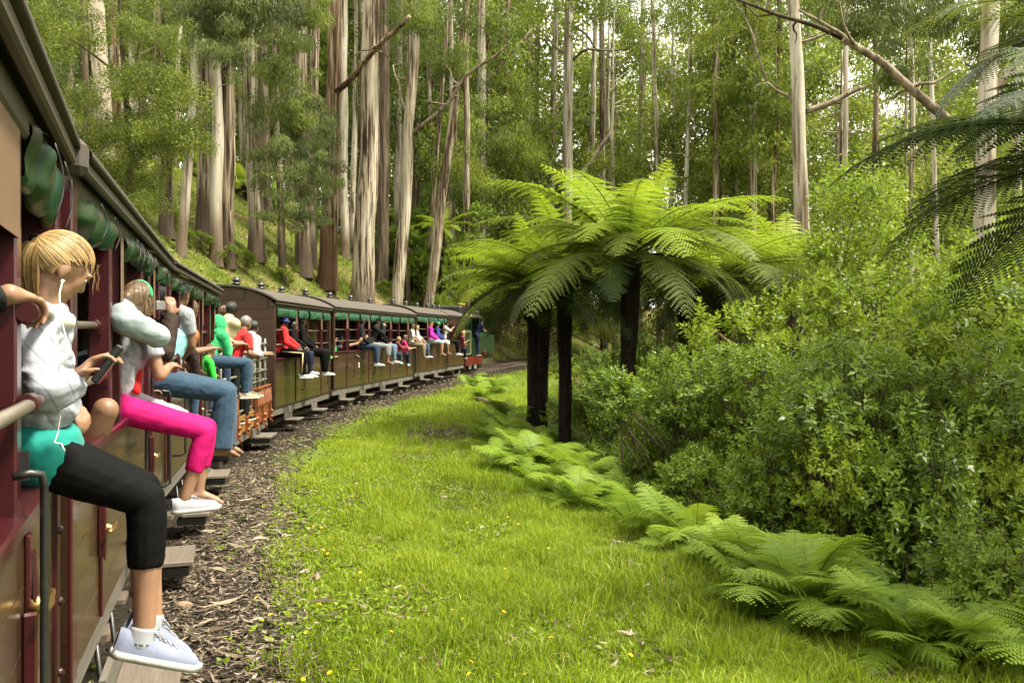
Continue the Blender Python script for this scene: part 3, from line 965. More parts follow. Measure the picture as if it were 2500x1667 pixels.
for z in zr[2:]:
    wtube("railing_bar", [(L - 0.02, 0.05, z + 0.006), (L - 0.02, 1.8, z + 0.006)])
    wtube("railing_bar", [(0.03, 1.8, z), (L - 0.02, 1.8, z)])
for i in range(8):
    s = 0.03 + (L - 0.05) * i / 7
    wtube("railing_post", [(s, 0.075, 0.57), (s, 0.075, 1.75 if i < 7 else 1.84)], 0.02)
for y in (0.5, 0.95, 1.4, 1.8):
    wtube("railing_post", [(L - 0.045, y, 0.57), (L - 0.045, y, 1.75)], 0.02)
step(Wg, 2.25, 0.62, -0.30, 0.24, "grey_board")
grab_bar(Wg, 2.05, 1.52, 0.62, 0.06)
# white painted marks on the first wagon panel and small white plates on the carriages
for a, b in ((0.10, 0.115), (0.13, 0.145), (0.16, 0.175), (0.30, 0.33)):
    MB().box(a, b, -0.064, -0.060, 0.70, 0.90).build("painted_mark", M["white_paint"], Wg.root)
sE = E.s_at(876); MB().box(sE - 0.03, sE + 0.03, -0.008, -0.001, 0.98, 1.12).build("notice_plate", M["white_paint"], E.root)
sD = D.s_at(803); MB().box(sD - 0.05, sD + 0.05, -0.008, -0.001, 1.22, 1.32).build("notice_plate", M["cream_paint"], D.root)

# ---- locomotive: cab and bunker show, the rest stands ahead behind the tree ferns
Lo = make_car("steam_locomotive", "green steam locomotive with red bufferbeam half hidden by tree fern fronds", (-1.90, 34.6), (-0.95, 39.4), 0.17, 0.80, "locomotive")
g = Lo.root
MB().box(0.1, Lo.L + 1.8, 0.25, 1.65, 0.62, 0.80).build("frame", M["loco_black"], g)
MB().box(0.05, 0.12, 0.1, 1.8, 0.42, 0.80, bev=0.01).build("buffer_beam", M["loco_red"], g)
MB().box(0.3, 3.3, 0.06, 0.10, 0.42, 0.80).build("valance", M["loco_red"], g)
o = MB().box(0.12, 1.15, 0.05, 1.85, 0.82, 1.98, bev=0.04).build("bunker", M["loco_green"], g)
k = MB().tube([(0.2, 0.035, 0.92), (1.05, 0.035, 0.92), (1.07, 0.035, 0.95), (1.07, 0.035, 1.85), (1.05, 0.035, 1.88), (0.2, 0.035, 1.88)], 0.012, 6)
k.build("lining", M["cream_paint"], o)
MB().box(0.2, 1.1, 0.25, 1.65, 2.5, 2.98, bev=0.05).build("coal_hopper", M["loco_black"], g)
MB().box(1.15, 1.25, 0.06, 1.84, 0.82, 2.5).build("cab_back", M["loco_green"], g)
MB().box(1.25, 2.6, 0.05, 0.09, 0.82, 1.62).build("cab_side", M["loco_green"], g)
MB().box(1.25, 2.6, 1.81, 1.85, 0.82, 2.5).build("cab_far_side", M["loco_green"], g)
MB().box(2.55, 2.65, 0.06, 1.84, 0.82, 2.5).build("cab_front", M["loco_green"], g)
for s in (1.2, 2.6): MB().box(s - 0.05, s + 0.05, 0.02, 0.1, 0.82, 2.5).build("cab_pillar", M["loco_green"], g)
cab = Car(); cab.L = 2.0; cab.root = g
rf = MB()
n = 16
pr = [(-0.12 + 2.14 * i / n, 2.48 + 0.34 * (1 - abs(2 * i / n - 1) ** 2.2)) for i in range(n + 1)]
V = [(0.75, y, z) for y, z in pr] + [(2.9, y, z) for y, z in pr] + [(0.75, y, z + 0.04) for y, z in pr] + [(2.9, y, z + 0.04) for y, z in pr]
q = n + 1
Fq = [(i, i + 1, q + i + 1, q + i) for i in range(n)] + [(2 * q + i, 3 * q + i, 3 * q + i + 1, 2 * q + i + 1) for i in range(n)]
Fq += [(i, 2 * q + i, 2 * q + i + 1, i + 1) for i in range(n)] + [(q + i, q + i + 1, 3 * q + i + 1, 3 * q + i) for i in range(n)]
Fq += [(0, q, 3 * q, 2 * q), (n, 2 * q + n, 3 * q + n, q + n)]
rf.add(V, Fq, True); rf.build("cab_roof", M["loco_black"], g)
MB().box(2.7, Lo.L + 1.2, 0.08, 0.45, 0.85, 1.75, bev=0.04).build("side_tank", M["loco_green"], g)
mm = Matrix.Translation((2.6, 0.95, 1.62)) @ Matrix.Rotation(math.pi / 2, 4, 'Y')
MB().lathe([(0.50, 0), (0.50, 2.6), (0.52, 2.65), (0.52, 3.6), (0.2, 3.65)], 24, mm).build("boiler", M["loco_green"], g)
o = MB().lathe([(0.20, 2.05), (0.2, 2.25), (0.26, 2.3), (0.26, 2.62), (0.18, 2.75), (0.10, 2.80), (0.05, 2.83)], 16, Matrix.Translation((3.6, 0.95, 0))).build("steam_dome", M["brass"], g)
MB().lathe([(0.16, 2.05), (0.14, 2.2), (0.14, 2.75), (0.20, 2.8), (0.20, 2.9), (0.15, 2.92)], 16, Matrix.Translation((5.6, 0.95, 0))).build("chimney", M["loco_black"], g)
MB().lathe([(0.02, 2.5), (0.02, 3.05), (0.03, 3.1)], 8, Matrix.Translation((1.35, 0.4, 0))).build("whistle", M["brass"], g)
MB().lathe([(0.12, 2.84), (0.10, 2.90), (0.13, 3.05), (0.24, 3.08), (0.04, 3.16)], 12, Matrix.Translation((1.55, 0.62, 0))).build("roof_lamp", M["brass"], g)
for s in (0.6, 1.5, 2.5, 3.5, 4.5):
    w = MB()
    for y in (0.5, 1.4):
        mm = Matrix.Translation((s, y, 0.50)) @ Matrix.Rotation(math.pi / 2, 4, 'X')
        w.lathe([(0.30, -0.05), (0.36, -0.05), (0.335, -0.03), (0.335, 0.05), (0.28, 0.05), (0.06, 0.055), (0.06, -0.05)], 22, mm)
    w.build("driving_wheel", M["loco_black"], g)
    if s in (2.5, 3.5):
        mm = Matrix.Translation((s, 0.44, 0.50)) @ Matrix.Rotation(math.pi / 2, 4, 'X')
        MB().lathe([(0.30, 0.0), (0.34, 0.0), (0.34, 0.015), (0.30, 0.015)], 24, mm).build("wheel_tyre", M["white_paint"], g)
MB().box(3.5, 3.75, -0.03, 0.12, 0.80, 1.02, bev=0.02).build("cylinder_cover", M["loco_red"], g)
MB().tube([(1.5, 0.30, 0.5), (4.4, 0.30, 0.5)], 0.03, 8).build("coupling_rod", M["rail_steel"], g)
# ------------------------------------------------------------------ people
def cloth(name, col, rough=0.8, var=0.12, stretch=None, bump=0.3, sheen=0.15):
    m, nt, out = _new(name)
    tc = nt.nodes.new("ShaderNodeTexCoord")
    b = nt.nodes.new("ShaderNodeBsdfPrincipled")
    n1 = _noise(nt, tc.outputs["Object"], 9, 4, 0.6, stretch)
    r = _ramp(nt, [(0.3, [c * (1 - var) for c in col]), (0.7, [min(1, c * (1 + var)) for c in col])])
    nt.links.new(n1.outputs[0], r.inputs[0]); nt.links.new(r.outputs[0], b.inputs["Base Color"])
    b.inputs["Roughness"].default_value = rough
    b.inputs["Specular IOR Level"].default_value = 0.25 if max(col) > 0.02 else 0.12
    b.inputs["Sheen Weight"].default_value = sheen
    n2 = _noise(nt, tc.outputs["Object"], 14, 3, 0.5)
    bp = nt.nodes.new("ShaderNodeBump"); bp.inputs["Strength"].default_value = bump; bp.inputs["Distance"].default_value = 0.03
    nt.links.new(n2.outputs[0], bp.inputs["Height"]); nt.links.new(bp.outputs[0], b.inputs["Normal"])
    nt.links.new(b.outputs[0], out.inputs[0])
    return m
def skinmat(name, col):
    m, nt, out = _new(name)
    tc = nt.nodes.new("ShaderNodeTexCoord")
    b = nt.nodes.new("ShaderNodeBsdfPrincipled")
    n1 = _noise(nt, tc.outputs["Object"], 12, 4, 0.6)
    r = _ramp(nt, [(0.3, [c * 0.88 for c in col]), (0.7, [min(1, c * 1.08) for c in col])])
    nt.links.new(n1.outputs[0], r.inputs[0]); nt.links.new(r.outputs[0], b.inputs["Base Color"])
    b.inputs["Roughness"].default_value = 0.5
    b.inputs["Subsurface Weight"].default_value = 0.12
    b.inputs["Subsurface Radius"].default_value = (0.02, 0.008, 0.004)
    b.inputs["Subsurface Scale"].default_value = 0.3
    nt.links.new(b.outputs[0], out.inputs[0])
    return m
def hairmat(name, c0, c1):
    m, nt, out = _new(name)
    at = nt.nodes.new("ShaderNodeAttribute"); at.attribute_name = "var"
    tc = nt.nodes.new("ShaderNodeTexCoord")
    n1 = _noise(nt, tc.outputs["Object"], 60, 3, 0.6)
    ad = nt.nodes.new("ShaderNodeMath"); ad.operation = 'MULTIPLY_ADD'
    nt.links.new(n1.outputs[0], ad.inputs[0]); ad.inputs[1].default_value = 0.5; nt.links.new(at.outputs["Fac"], ad.inputs[2])
    r = _ramp(nt, [(0.2, c0), (0.9, c1)])
    nt.links.new(ad.outputs[0], r.inputs[0])
    b = nt.nodes.new("ShaderNodeBsdfPrincipled")
    nt.links.new(r.outputs[0], b.inputs["Base Color"])
    b.inputs["Roughness"].default_value = 0.42
    b.inputs["Specular IOR Level"].default_value = 0.4
    nt.links.new(b.outputs[0], out.inputs[0])
    return m
skinmat("skin_fair", (0.27, 0.148, 0.090)); skinmat("skin_tan", (0.20, 0.105, 0.060)); skinmat("skin_brown", (0.10, 0.05, 0.028)); skinmat("skin_dark", (0.045, 0.024, 0.015))
hairmat("hair_blonde", (0.085, 0.048, 0.016), (0.42, 0.28, 0.12)); hairmat("hair_brown", (0.035, 0.020, 0.010), (0.14, 0.085, 0.042)); hairmat("hair_black", (0.004, 0.004, 0.004), (0.018, 0.016, 0.014))
hairmat("hair_ginger", (0.10, 0.035, 0.008), (0.30, 0.12, 0.025)); hairmat("hair_grey", (0.06, 0.055, 0.05), (0.22, 0.20, 0.18))
for n_, c_ in dict(white=(0.27, 0.28, 0.31), offwhite=(0.46, 0.45, 0.38), teal=(0.006, 0.20, 0.17), black=(0.0018, 0.0018, 0.002), charcoal=(0.012, 0.013, 0.014), denim=(0.022, 0.050, 0.088), denim_dark=(0.014, 0.030, 0.065), denim_light=(0.09, 0.14, 0.20),
                   pink=(0.42, 0.002, 0.11), paleblue=(0.24, 0.30, 0.31), green=(0.03, 0.36, 0.13), cyan=(0.22, 0.50, 0.52), brown=(0.025, 0.014, 0.011), cream=(0.48, 0.40, 0.23), red=(0.40, 0.012, 0.012), grey=(0.16, 0.16, 0.15), khaki=(0.16, 0.14, 0.075), magenta=(0.40, 0.008, 0.26), blue=(0.012, 0.03, 0.16), navy=(0.008, 0.012, 0.035), hotpink=(0.50, 0.02, 0.12), brightgreen=(0.02, 0.42, 0.03), olive=(0.10, 0.11, 0.06), sole=(0.36, 0.355, 0.33), bluegrey=(0.17, 0.19, 0.27), tanshoe=(0.33, 0.25, 0.15), plaid=(0.16, 0.02, 0.03)).items():
    cloth("cloth_" + n_, c_, bump=0.25 if n_ not in ("black", "pink") else 0.12, sheen=0.0 if n_ in ("black", "charcoal", "navy", "pink", "brown") else 0.1)
def jacket_mat():
    m = cloth("cloth_jacket", (0.28, 0.29, 0.33), bump=0.3, sheen=0.0)
    nt = m.node_tree
    b = [n for n in nt.nodes if n.type == 'BSDF_PRINCIPLED'][0]
    src = b.inputs["Base Color"].links[0].from_socket
    tc = [n for n in nt.nodes if n.type == 'TEX_COORD'][0]
    wv = nt.nodes.new("ShaderNodeTexWave"); wv.wave_type = 'BANDS'; wv.bands_direction = 'DIAGONAL'
    wv.inputs["Scale"].default_value = 7.0; wv.inputs["Distortion"].default_value = 3.0; wv.inputs["Detail"].default_value = 1.0; wv.inputs["Detail Scale"].default_value = 0.6
    nt.links.new(tc.outputs["Object"], wv.inputs["Vector"])
    r = _ramp(nt, [(0.0, (0.55,) * 3), (0.045, (0, 0, 0)), (1.0, (0, 0, 0))])
    nt.links.new(wv.outputs["Fac"], r.inputs[0])
    nt.links.new(_mix(nt, src, (0.10, 0.11, 0.14), r.outputs[0]), b.inputs["Base Color"])
jacket_mat()
paint("gadget_black", (0.01, 0.01, 0.011), 0.25, 0.2, 20, 0.1); paint("gadget_silver", (0.45, 0.44, 0.42), 0.35, 0.1, 20, 0.1, metal=0.4)
paint("glass_dark", (0.01, 0.01, 0.012), 0.05, 0.0, 5, 0.0, bump=0)
paint("eye_white", (0.6, 0.58, 0.55), 0.2, 0.0, 5, 0.0, bump=0); paint("lip", (0.26, 0.09, 0.07), 0.5, 0.0, 5, 0.0, bump=0)
PENDING = []
def remeshed(name, mb, mat, parent, voxel, it=4, wrinkle=0.0):
    me = mb.mesh(name)
    me.materials.append(mat)
    o = link(name, me, None, parent)
    r = o.modifiers.new("r", 'REMESH'); r.mode = 'VOXEL'; r.voxel_size = voxel; r.use_smooth_shade = True
    s = o.modifiers.new("s", 'SMOOTH'); s.factor = 0.5; s.iterations = it
    if voxel > 0.0095:
        dc = o.modifiers.new("d", 'DECIMATE'); dc.ratio = 0.20
    elif voxel > 0.006:
        dc = o.modifiers.new("d", 'DECIMATE'); dc.ratio = 0.42
    PENDING.append((o, mat, wrinkle if voxel < 0.0099 else 0.0))
    return o
def flush_people():
    dg = bpy.context.evaluated_depsgraph_get()
    new = [(o, mat, w, bpy.data.meshes.new_from_object(o.evaluated_get(dg))) for o, mat, w in PENDING]
    for o, mat, w, me in new:
        o.modifiers.clear()
        o.data = me
        me.materials.clear(); me.materials.append(mat)
        n = len(me.vertices)
        if w > 0:
            co = np.empty(n * 3, np.float32); me.vertices.foreach_get("co", co); co = co.reshape(-1, 3)
            nr = np.empty(n * 3, np.float32); me.vertices.foreach_get("normal", nr); nr = nr.reshape(-1, 3)
            off = np.empty(n, np.float32)
            nz = noise.noise
            for i, (x, y, z) in enumerate(co.tolist()):
                wx = nz((x * 5, y * 5, z * 5)) * 0.8
                r1 = 1 - abs(nz((x * 9 + wx, y * 9 + wx, z * 22 + wx * 2))) * 2.2
                r2 = nz((x * 30, y * 30, z * 44 + wx * 3))
                off[i] = r1 * 0.8 + r2 * 0.35
            co += nr * (off * w)[:, None]
            me.vertices.foreach_set("co", co.ravel())
            me.update()
        me.polygons.foreach_set("use_smooth", np.ones(len(me.polygons), dtype=bool))
        a = me.attributes.new("var", 'FLOAT', 'POINT'); a.data.foreach_set("value", np.full(n, 0.3, dtype=np.float32))
    PENDING.clear()

def cap(mb, a, b, ra, rb, bulge=0.0, ends=(True, True), n=14, flat=1.0):
    a, b = Vector(a), Vector(b)
    k = 6
    pts = [a.lerp(b, i / k) for i in range(k + 1)]
    rs = [ra + (rb - ra) * i / k + bulge * math.sin(math.pi * min(1, i / k * 1.5)) for i in range(k + 1)]
    mb.tube(pts, rs, n, True, True, flat)
    if ends[0]: mb.ball(a, ra, n=n, m=8)
    if ends[1]: mb.ball(b, rb, n=n, m=8)
def limb(mb, a, b, ra, rb, bulge, frac, g_, flare=0.0, ends=(True, False), n=14):
    a, b = Vector(a), Vector(b)
    k = 8
    ts = [frac * i / k for i in range(k + 1)]
    rs = [ra + (rb - ra) * t + bulge * math.sin(math.pi * min(1, 1.5 * t)) + g_ + flare * t for t in ts]
    mb.tube([a.lerp(b, t) for t in ts], rs, n)
    if ends[0]: mb.ball(a, rs[0], n=n, m=8)
    if ends[1]: mb.ball(a.lerp(b, frac), rs[-1], n=n, m=8)
def frame(x, y, z): return Matrix((x, y, z)).transposed()
def ell(mb, c, ax, ay, az, rx, ry, rz): mb.ball(c, rx, ry, rz, 16, 10, frame(ax, ay, az))
def ik(a, b, l1, l2, pole):
    a, b = Vector(a), Vector(b)
    d = b - a; L = d.length
    if L > (l1 + l2) * 0.999: b = a + d.normalized() * (l1 + l2) * 0.999; d = b - a; L = d.length
    x = (l1 * l1 - l2 * l2 + L * L) / (2 * L)
    h = math.sqrt(max(0.0, l1 * l1 - x * x))
    u = d.normalized(); p = Vector(pole) - u * Vector(pole).dot(u)
    p = p.normalized() if p.length > 1e-6 else u.orthogonal().normalized()
    return a + u * x + p * h, b

def hand(mb, w, d, nrm, S, curl=0.7, side_sign=1, fat=1.0):
    d = d.normalized(); nrm = (nrm - d * nrm.dot(d)).normalized(); sd = d.cross(nrm).normalized() * side_sign
    ell(mb, w + d * 0.045 * S, sd, d, nrm, 0.038 * S, 0.05 * S, 0.017 * S)
    cap(mb, w - d * 0.01 * S, w + d * 0.03 * S, 0.026 * S, 0.024 * S, n=10)
    for i, (o_, l_) in enumerate(((-0.029, 0.85), (-0.010, 1.0), (0.010, 0.97), (0.028, 0.78))):
        p = w + d * 0.082 * S + sd * o_ * S
        a = 0.25
        for seg, (ln, r0, r1) in enumerate(((0.040, 0.0095, 0.009), (0.027, 0.009, 0.008), (0.022, 0.008, 0.0065))):
            a += curl * (0.6 if seg == 0 else 1.0)
            dd = d * math.cos(a) + nrm * math.sin(a)
            q = p + dd * ln * l_ * S
            cap(mb, p, q, r0 * S * fat, r1 * S * fat, n=8)
            p = q
    p = w + d * 0.025 * S + sd * 0.032 * S
    dd = (d * 0.55 + sd * 0.75 + nrm * 0.35).normalized()
    q = p + dd * 0.036 * S; cap(mb, p, q, 0.0125 * S * fat, 0.0105 * S * fat, n=8)
    dd = (d * 0.75 + sd * 0.1 + nrm * (0.35 + curl * 0.5)).normalized()
    cap(mb, q, q + dd * 0.03 * S, 0.010 * S * fat, 0.0075 * S * fat, n=8)

def foot_frame(an, to, kn):
    f = (to - an)
    sh = (kn - an).normalized()
    u = (sh - f.normalized() * sh.dot(f.normalized()))
    u = u.normalized()
    return u
def bare_foot(mb, an, to, kn, S):
    u = foot_frame(an, to, kn); f = (to - an).normalized(); sd = f.cross(u).normalized()
    heel = an - u * 0.045 * S - f * 0.035 * S
    ball_ = an + (to - an) * 0.72 - u * 0.012 * S
    cap(mb, an, heel, 0.036 * S, 0.030 * S); cap(mb, heel, ball_, 0.026 * S, 0.022 * S)
    cap(mb, an, ball_, 0.034 * S, 0.022 * S)
    for o_ in (-0.02, 0.0, 0.02): cap(mb, an + f * 0.05 * S + sd * o_ * 0.6 * S, ball_ + sd * o_ * 1.2 * S, 0.022 * S, 0.017 * S)
    for i, o_ in enumerate((-0.034, -0.014, 0.003, 0.018, 0.031)):
        r = (0.0125, 0.0095, 0.009, 0.0085, 0.008)[i]
        a = ball_ + sd * o_ * S; cap(mb, a, a + f * (0.052 - 0.006 * i) * S - u * 0.008 * S, r * S * 1.1, r * S)

def shoe(parent, an, to, kn, S, mat, solemat="cloth_sole", laces=True, sock=None):
    u0 = foot_frame(an, to, kn); d0 = to - an; th = math.asin(min(0.6, 0.060 * S / max(d0.length, 0.1))); d0.normalize()
    f = d0 * math.cos(th) + u0 * math.sin(th); u = u0 * math.cos(th) - d0 * math.sin(th); sd = f.cross(u).normalized()
    L = 0.285 * S
    org = an - u * 0.082 * S - f * 0.075 * S
    W_ = lambda x: (0.030 + 0.017 * math.sin(math.pi * min(1, x * 0.62 + 0.12)) - (0.030 * max(0, (x - 0.82) / 0.18) ** 2)) * S
    def Ht(x):
        if x < 0.30: return 0.088 * S
        if x < 0.62: t = (x - 0.30) / 0.32; return (0.088 - 0.026 * t) * S
        t = (x - 0.62) / 0.38; return (0.062 - 0.012 * t - 0.022 * t ** 4) * S
    def fn(i, j):
        x = i; a = math.pi * j
        e = 0.55 + 0.45 * min(1, x / 0.06) if x < 0.06 else (1.0 if x < 0.9 else math.sqrt(max(0.0, 1 - ((x - 0.9) / 0.1) ** 2)) * 0.999 + 0.001)
        w = W_(x) * e
        h = Ht(x) * (e if x > 0.9 else 1)
        return org + f * (x * L) + sd * (w * math.cos(a)) + u * (0.018 * S + (h - 0.018 * S) * math.sin(a) ** 0.75)
    up = MB().grid(fn, 22, 13)
    o = up.build("shoe", M[mat], parent)
    def fs(i, j):
        x = i; a = 2 * math.pi * j
        e = math.sqrt(max(0.0, 1 - max(0, (0.10 - x) / 0.10) ** 2)) if x < 0.10 else (1 if x < 0.86 else math.sqrt(max(0.0, 1 - ((x - 0.86) / 0.14) ** 2)))
        w = (W_(x) + 0.005 * S) * max(e, 0.02)
        return org - f * 0.006 * S + f * (x * (L + 0.012 * S)) + sd * (w * math.cos(a)) + u * (0.010 * S + 0.013 * S * (1 if math.sin(a) > 0 else -1) * min(1, abs(math.sin(a)) * 3))
    MB().grid(fs, 20, 14, True).build("sole", M[solemat], o)
    if laces:
        k = MB()
        for q in range(5):
            x = 0.34 + q * 0.07
            c_ = org + f * (x * L) + u * (Ht(x) + 0.002 * S)
            k.tube([c_ - sd * 0.018 * S - u * 0.006 * S, c_ + u * 0.003 * S, c_ + sd * 0.018 * S + f * 0.012 * S - u * 0.006 * S], 0.0035 * S, 5)
        c_ = org + f * (0.33 * L) + u * (Ht(0.33) + 0.006 * S)
        for s_ in (-1, 1):
            k.tube([c_, c_ + sd * s_ * 0.02 * S + u * 0.012 * S, c_ + sd * s_ * 0.035 * S + f * 0.015 * S, c_ + sd * s_ * 0.015 * S + f * 0.01 * S, c_], 0.003 * S, 5)
            k.tube([c_, c_ + sd * s_ * 0.015 * S + f * 0.03 * S, c_ + sd * s_ * 0.02 * S + f * 0.05 * S - u * 0.012 * S], 0.003 * S, 5)
        k.build("lace", M["cloth_white"], o)
    if sock:
        k = MB(); cap(k, an + (kn - an).normalized() * 0.022 * S, an - u * 0.03 * S, 0.041 * S, 0.045 * S, ends=(False, True))
        k.build("sock", M[sock], o)
    return o

def head_prims(mb, c, f, u, S):
    s = f.cross(u).normalized()
    ell(mb, c + u * 0.022 * S - f * 0.008 * S, s, f, u, 0.073 * S, 0.092 * S, 0.088 * S)
    ell(mb, c - u * 0.045 * S + f * 0.028 * S, s, f, u, 0.053 * S, 0.055 * S, 0.062 * S)
    ell(mb, c - u * 0.092 * S + f * 0.058 * S, s, f, u, 0.024 * S, 0.020 * S, 0.018 * S)
    ell(mb, c - u * 0.015 * S + f * 0.055 * S, s, f, u, 0.055 * S, 0.035 * S, 0.055 * S)
    cap(mb, c + u * 0.012 * S + f * 0.084 * S, c - u * 0.024 * S + f * 0.095 * S, 0.008 * S, 0.0115 * S, n=8)
    for g_ in (-1, 1):
        ell(mb, c + s * g_ * 0.074 * S - f * 0.006 * S - u * 0.008 * S, s, f, u, 0.009 * S, 0.018 * S, 0.030 * S)
        ell(mb, c + s * g_ * 0.032 * S + f * 0.082 * S + u * 0.024 * S, s, f, u, 0.022 * S, 0.010 * S, 0.008 * S)
def face_bits(parent, c, f, u, S):
    s = f.cross(u).normalized()
    k = MB(); k2 = MB()
    for g_ in (-1, 1):
        p = c + s * g_ * 0.031 * S + f * 0.0745 * S + u * 0.006 * S
        k.ball(p, 0.010 * S, n=8, m=6); k2.ball(p + f * 0.0075 * S, 0.0058 * S, n=8, m=6)
    e = k.build("eye", M["eye_white"], parent); k2.build("iris", M["gadget_black"], e)
    k = MB(); ell(k, c - u * 0.052 * S + f * 0.0785 * S, s, f, u, 0.022 * S, 0.005 * S, 0.006 * S)
    k.build("mouth", M["lip"], parent)

def hair_cap(parent, c, f, u, S, mat, length=0.0, seed=0, vol=1.0, fringe=0.55, name="hair", cover=-0.25):
    s = f.cross(u).normalized()
    n, m = 36, 22
    V, F, A = [], [], []
    for i in range(m + 1):
        t = math.pi * i / m
        for k in range(n):
            a = 2 * math.pi * k / n
            d = Vector((math.sin(t) * math.cos(a), math.sin(t) * math.sin(a), math.cos(t)))
            st = noise.noise(Vector((a * 5 + seed, t * 0.9, seed))) * 0.5 + noise.noise(Vector((a * 14 + seed, t * 1.2, seed))) * 0.5
            r = 1.10 * vol + 0.05 * st
            back = max(0.0, -d.y)
            p = Vector((d.x * 0.073 * r, d.y * 0.092 * r - 0.008, d.z * 0.090 * r + 0.022))
            if length and d.z < 0.15 and d.y < 0.35:
                w = min(1, (0.15 - d.z) / 0.9)
                p.z -= length * w; p.y -= 0.01 * back; p.x *= 1 - 0.25 * w
            V.append(c + (s * p.x + f * p.y + u * p.z) * S); A.append(0.35 + 0.6 * st)
    for i in range(m):
        for k in range(n):
            t = math.pi * (i + 0.5) / m; a = 2 * math.pi * (k + 0.5) / n
            d = Vector((math.sin(t) * math.cos(a), math.sin(t) * math.sin(a), math.cos(t)))
            if d.y > 0.25 and d.z < fringe - 0.1 * math.sin(a * 7 + seed): continue
            if d.z < cover and d.y > -0.2 and not length: continue
            if d.z < -0.55 and not length: continue
            if d.y > 0.05 and d.z < 0.1 and abs(d.x) > 0.5: continue
            F.append((i * n + k, i * n + (k + 1) % n, (i + 1) * n + (k + 1) % n, (i + 1) * n + k))
    me = bpy.data.meshes.new(name); me.from_pydata([tuple(v) for v in V], [], F)
    me.polygons.foreach_set("use_smooth", np.ones(len(me.polygons), dtype=bool))
    at = me.attributes.new("var", 'FLOAT', 'POINT'); at.data.foreach_set("value", np.array(A, dtype=np.float32))
    me.update()
    return link(name, me, M[mat], parent)
def strand_hair(parent, c, f, u, S, mat, length=0.0, seed=0, n=260):
    s = f.cross(u).normalized()
    R = random.Random(seed)
    V, F, A = [], [], []
    crown = (-0.25, 0.97)
    for q in range(n):
        th = R.uniform(-3.14, 3.14)
        eh = float(np.interp(abs(th), [0, 0.6, 1.1, 1.5, 1.9, 2.5, 3.2], [0.55, 0.48, 0.15, -0.15, -0.45, -0.6, -0.65])) + R.uniform(-0.12, 0.25)
        e0 = R.uniform(max(eh, 0.9), 1.5)
        pts = []
        vol = R.uniform(1.06, 1.16)
        for i in range(7):
            e = e0 + (eh - e0) * i / 6
            t2 = th + 0.12 * math.sin(i + q)
            pts.append(c + (s * math.sin(t2) * 0.073 * vol * math.cos(e) + f * (math.cos(t2) * 0.092 * vol * math.cos(e) - 0.008) + u * (0.022 + 0.090 * vol * math.sin(e))) * S)
        if length and abs(th) > 1.0:
            p0_ = pts[-1]
            for i in range(1, 5): pts.append(p0_ + Vector((R.uniform(-0.01, 0.01), R.uniform(-0.01, 0.01), -length * 1.6 * i / 4)) * S - f * 0.004 * i)
        b = len(V); w = R.uniform(0.0022, 0.0048) * S; va = R.uniform(0.0, 0.75)
        for i, p_ in enumerate(pts):
            t = (pts[min(i + 1, len(pts) - 1)] - pts[max(i - 1, 0)]).normalized(); nrm = (p_ - c).normalized(); sd = t.cross(nrm)
            sd = sd.normalized() if sd.length > 1e-5 else s
            ww = w * (1 - 0.6 * i / len(pts))
            V += [tuple(p_ - sd * ww), tuple(p_ + nrm * ww * 0.8), tuple(p_ + sd * ww)]; A += [va - 0.08, va + 0.1, va - 0.08]
        for i in range(len(pts) - 1):
            for k_ in (0, 1): F.append((b + i * 3 + k_, b + i * 3 + k_ + 1, b + i * 3 + k_ + 4, b + i * 3 + k_ + 3))
    me = np_mesh("hair_strand", np.array(V), np.array(F), var=np.array(A), smooth=True)
    return link("hair_strand", me, M[mat], parent)
def hat(parent, c, f, u, S, mat, kind="cap", back=False):
    s = f.cross(u).normalized()
    k = MB()
    n = 16
    prof = [(0.0, 0.125), (0.045, 0.120), (0.075, 0.10), (0.09, 0.065), (0.094, 0.03)]
    V = []
    for r, z in prof:
        for i in range(n):
            a = 2 * math.pi * i / n
            V.append(c + (s * math.cos(a) * max(r, 0.002) * 0.90 + f * (math.sin(a) * max(r, 0.002) * 1.1 - 0.008) + u * z) * S)
    k.add(V, [(i * n + j, i * n + (j + 1) % n, (i + 1) * n + (j + 1) % n, (i + 1) * n + j) for i in range(len(prof) - 1) for j in range(n)], True)
    o = k.build("cap" if kind == "cap" else "hat", M[mat], parent)
    k = MB()
    g_ = -1 if back else 1
    if kind == "cap":
        def fb(i, j):
            a = math.pi * (0.12 + 0.76 * i)
            r = 0.094 + 0.075 * j * math.sin(math.pi * i) ** 0.6
            return c + (s * math.cos(a) * r * 0.9 + f * g_ * (math.sin(a) * r * 1.1 + 0.0) + u * (0.034 - 0.018 * j)) * S
        k.grid(fb, 12, 4)
    else:
        def fb(i, j):
            a = 2 * math.pi * i; r = 0.092 + 0.045 * j
            return c + (s * math.cos(a) * r * 0.92 + f * math.sin(a) * r * 1.1 + u * (0.035 - 0.03 * j)) * S
        k.grid(fb, 24, 3)
    k.build("brim", M[mat], o)
    return o

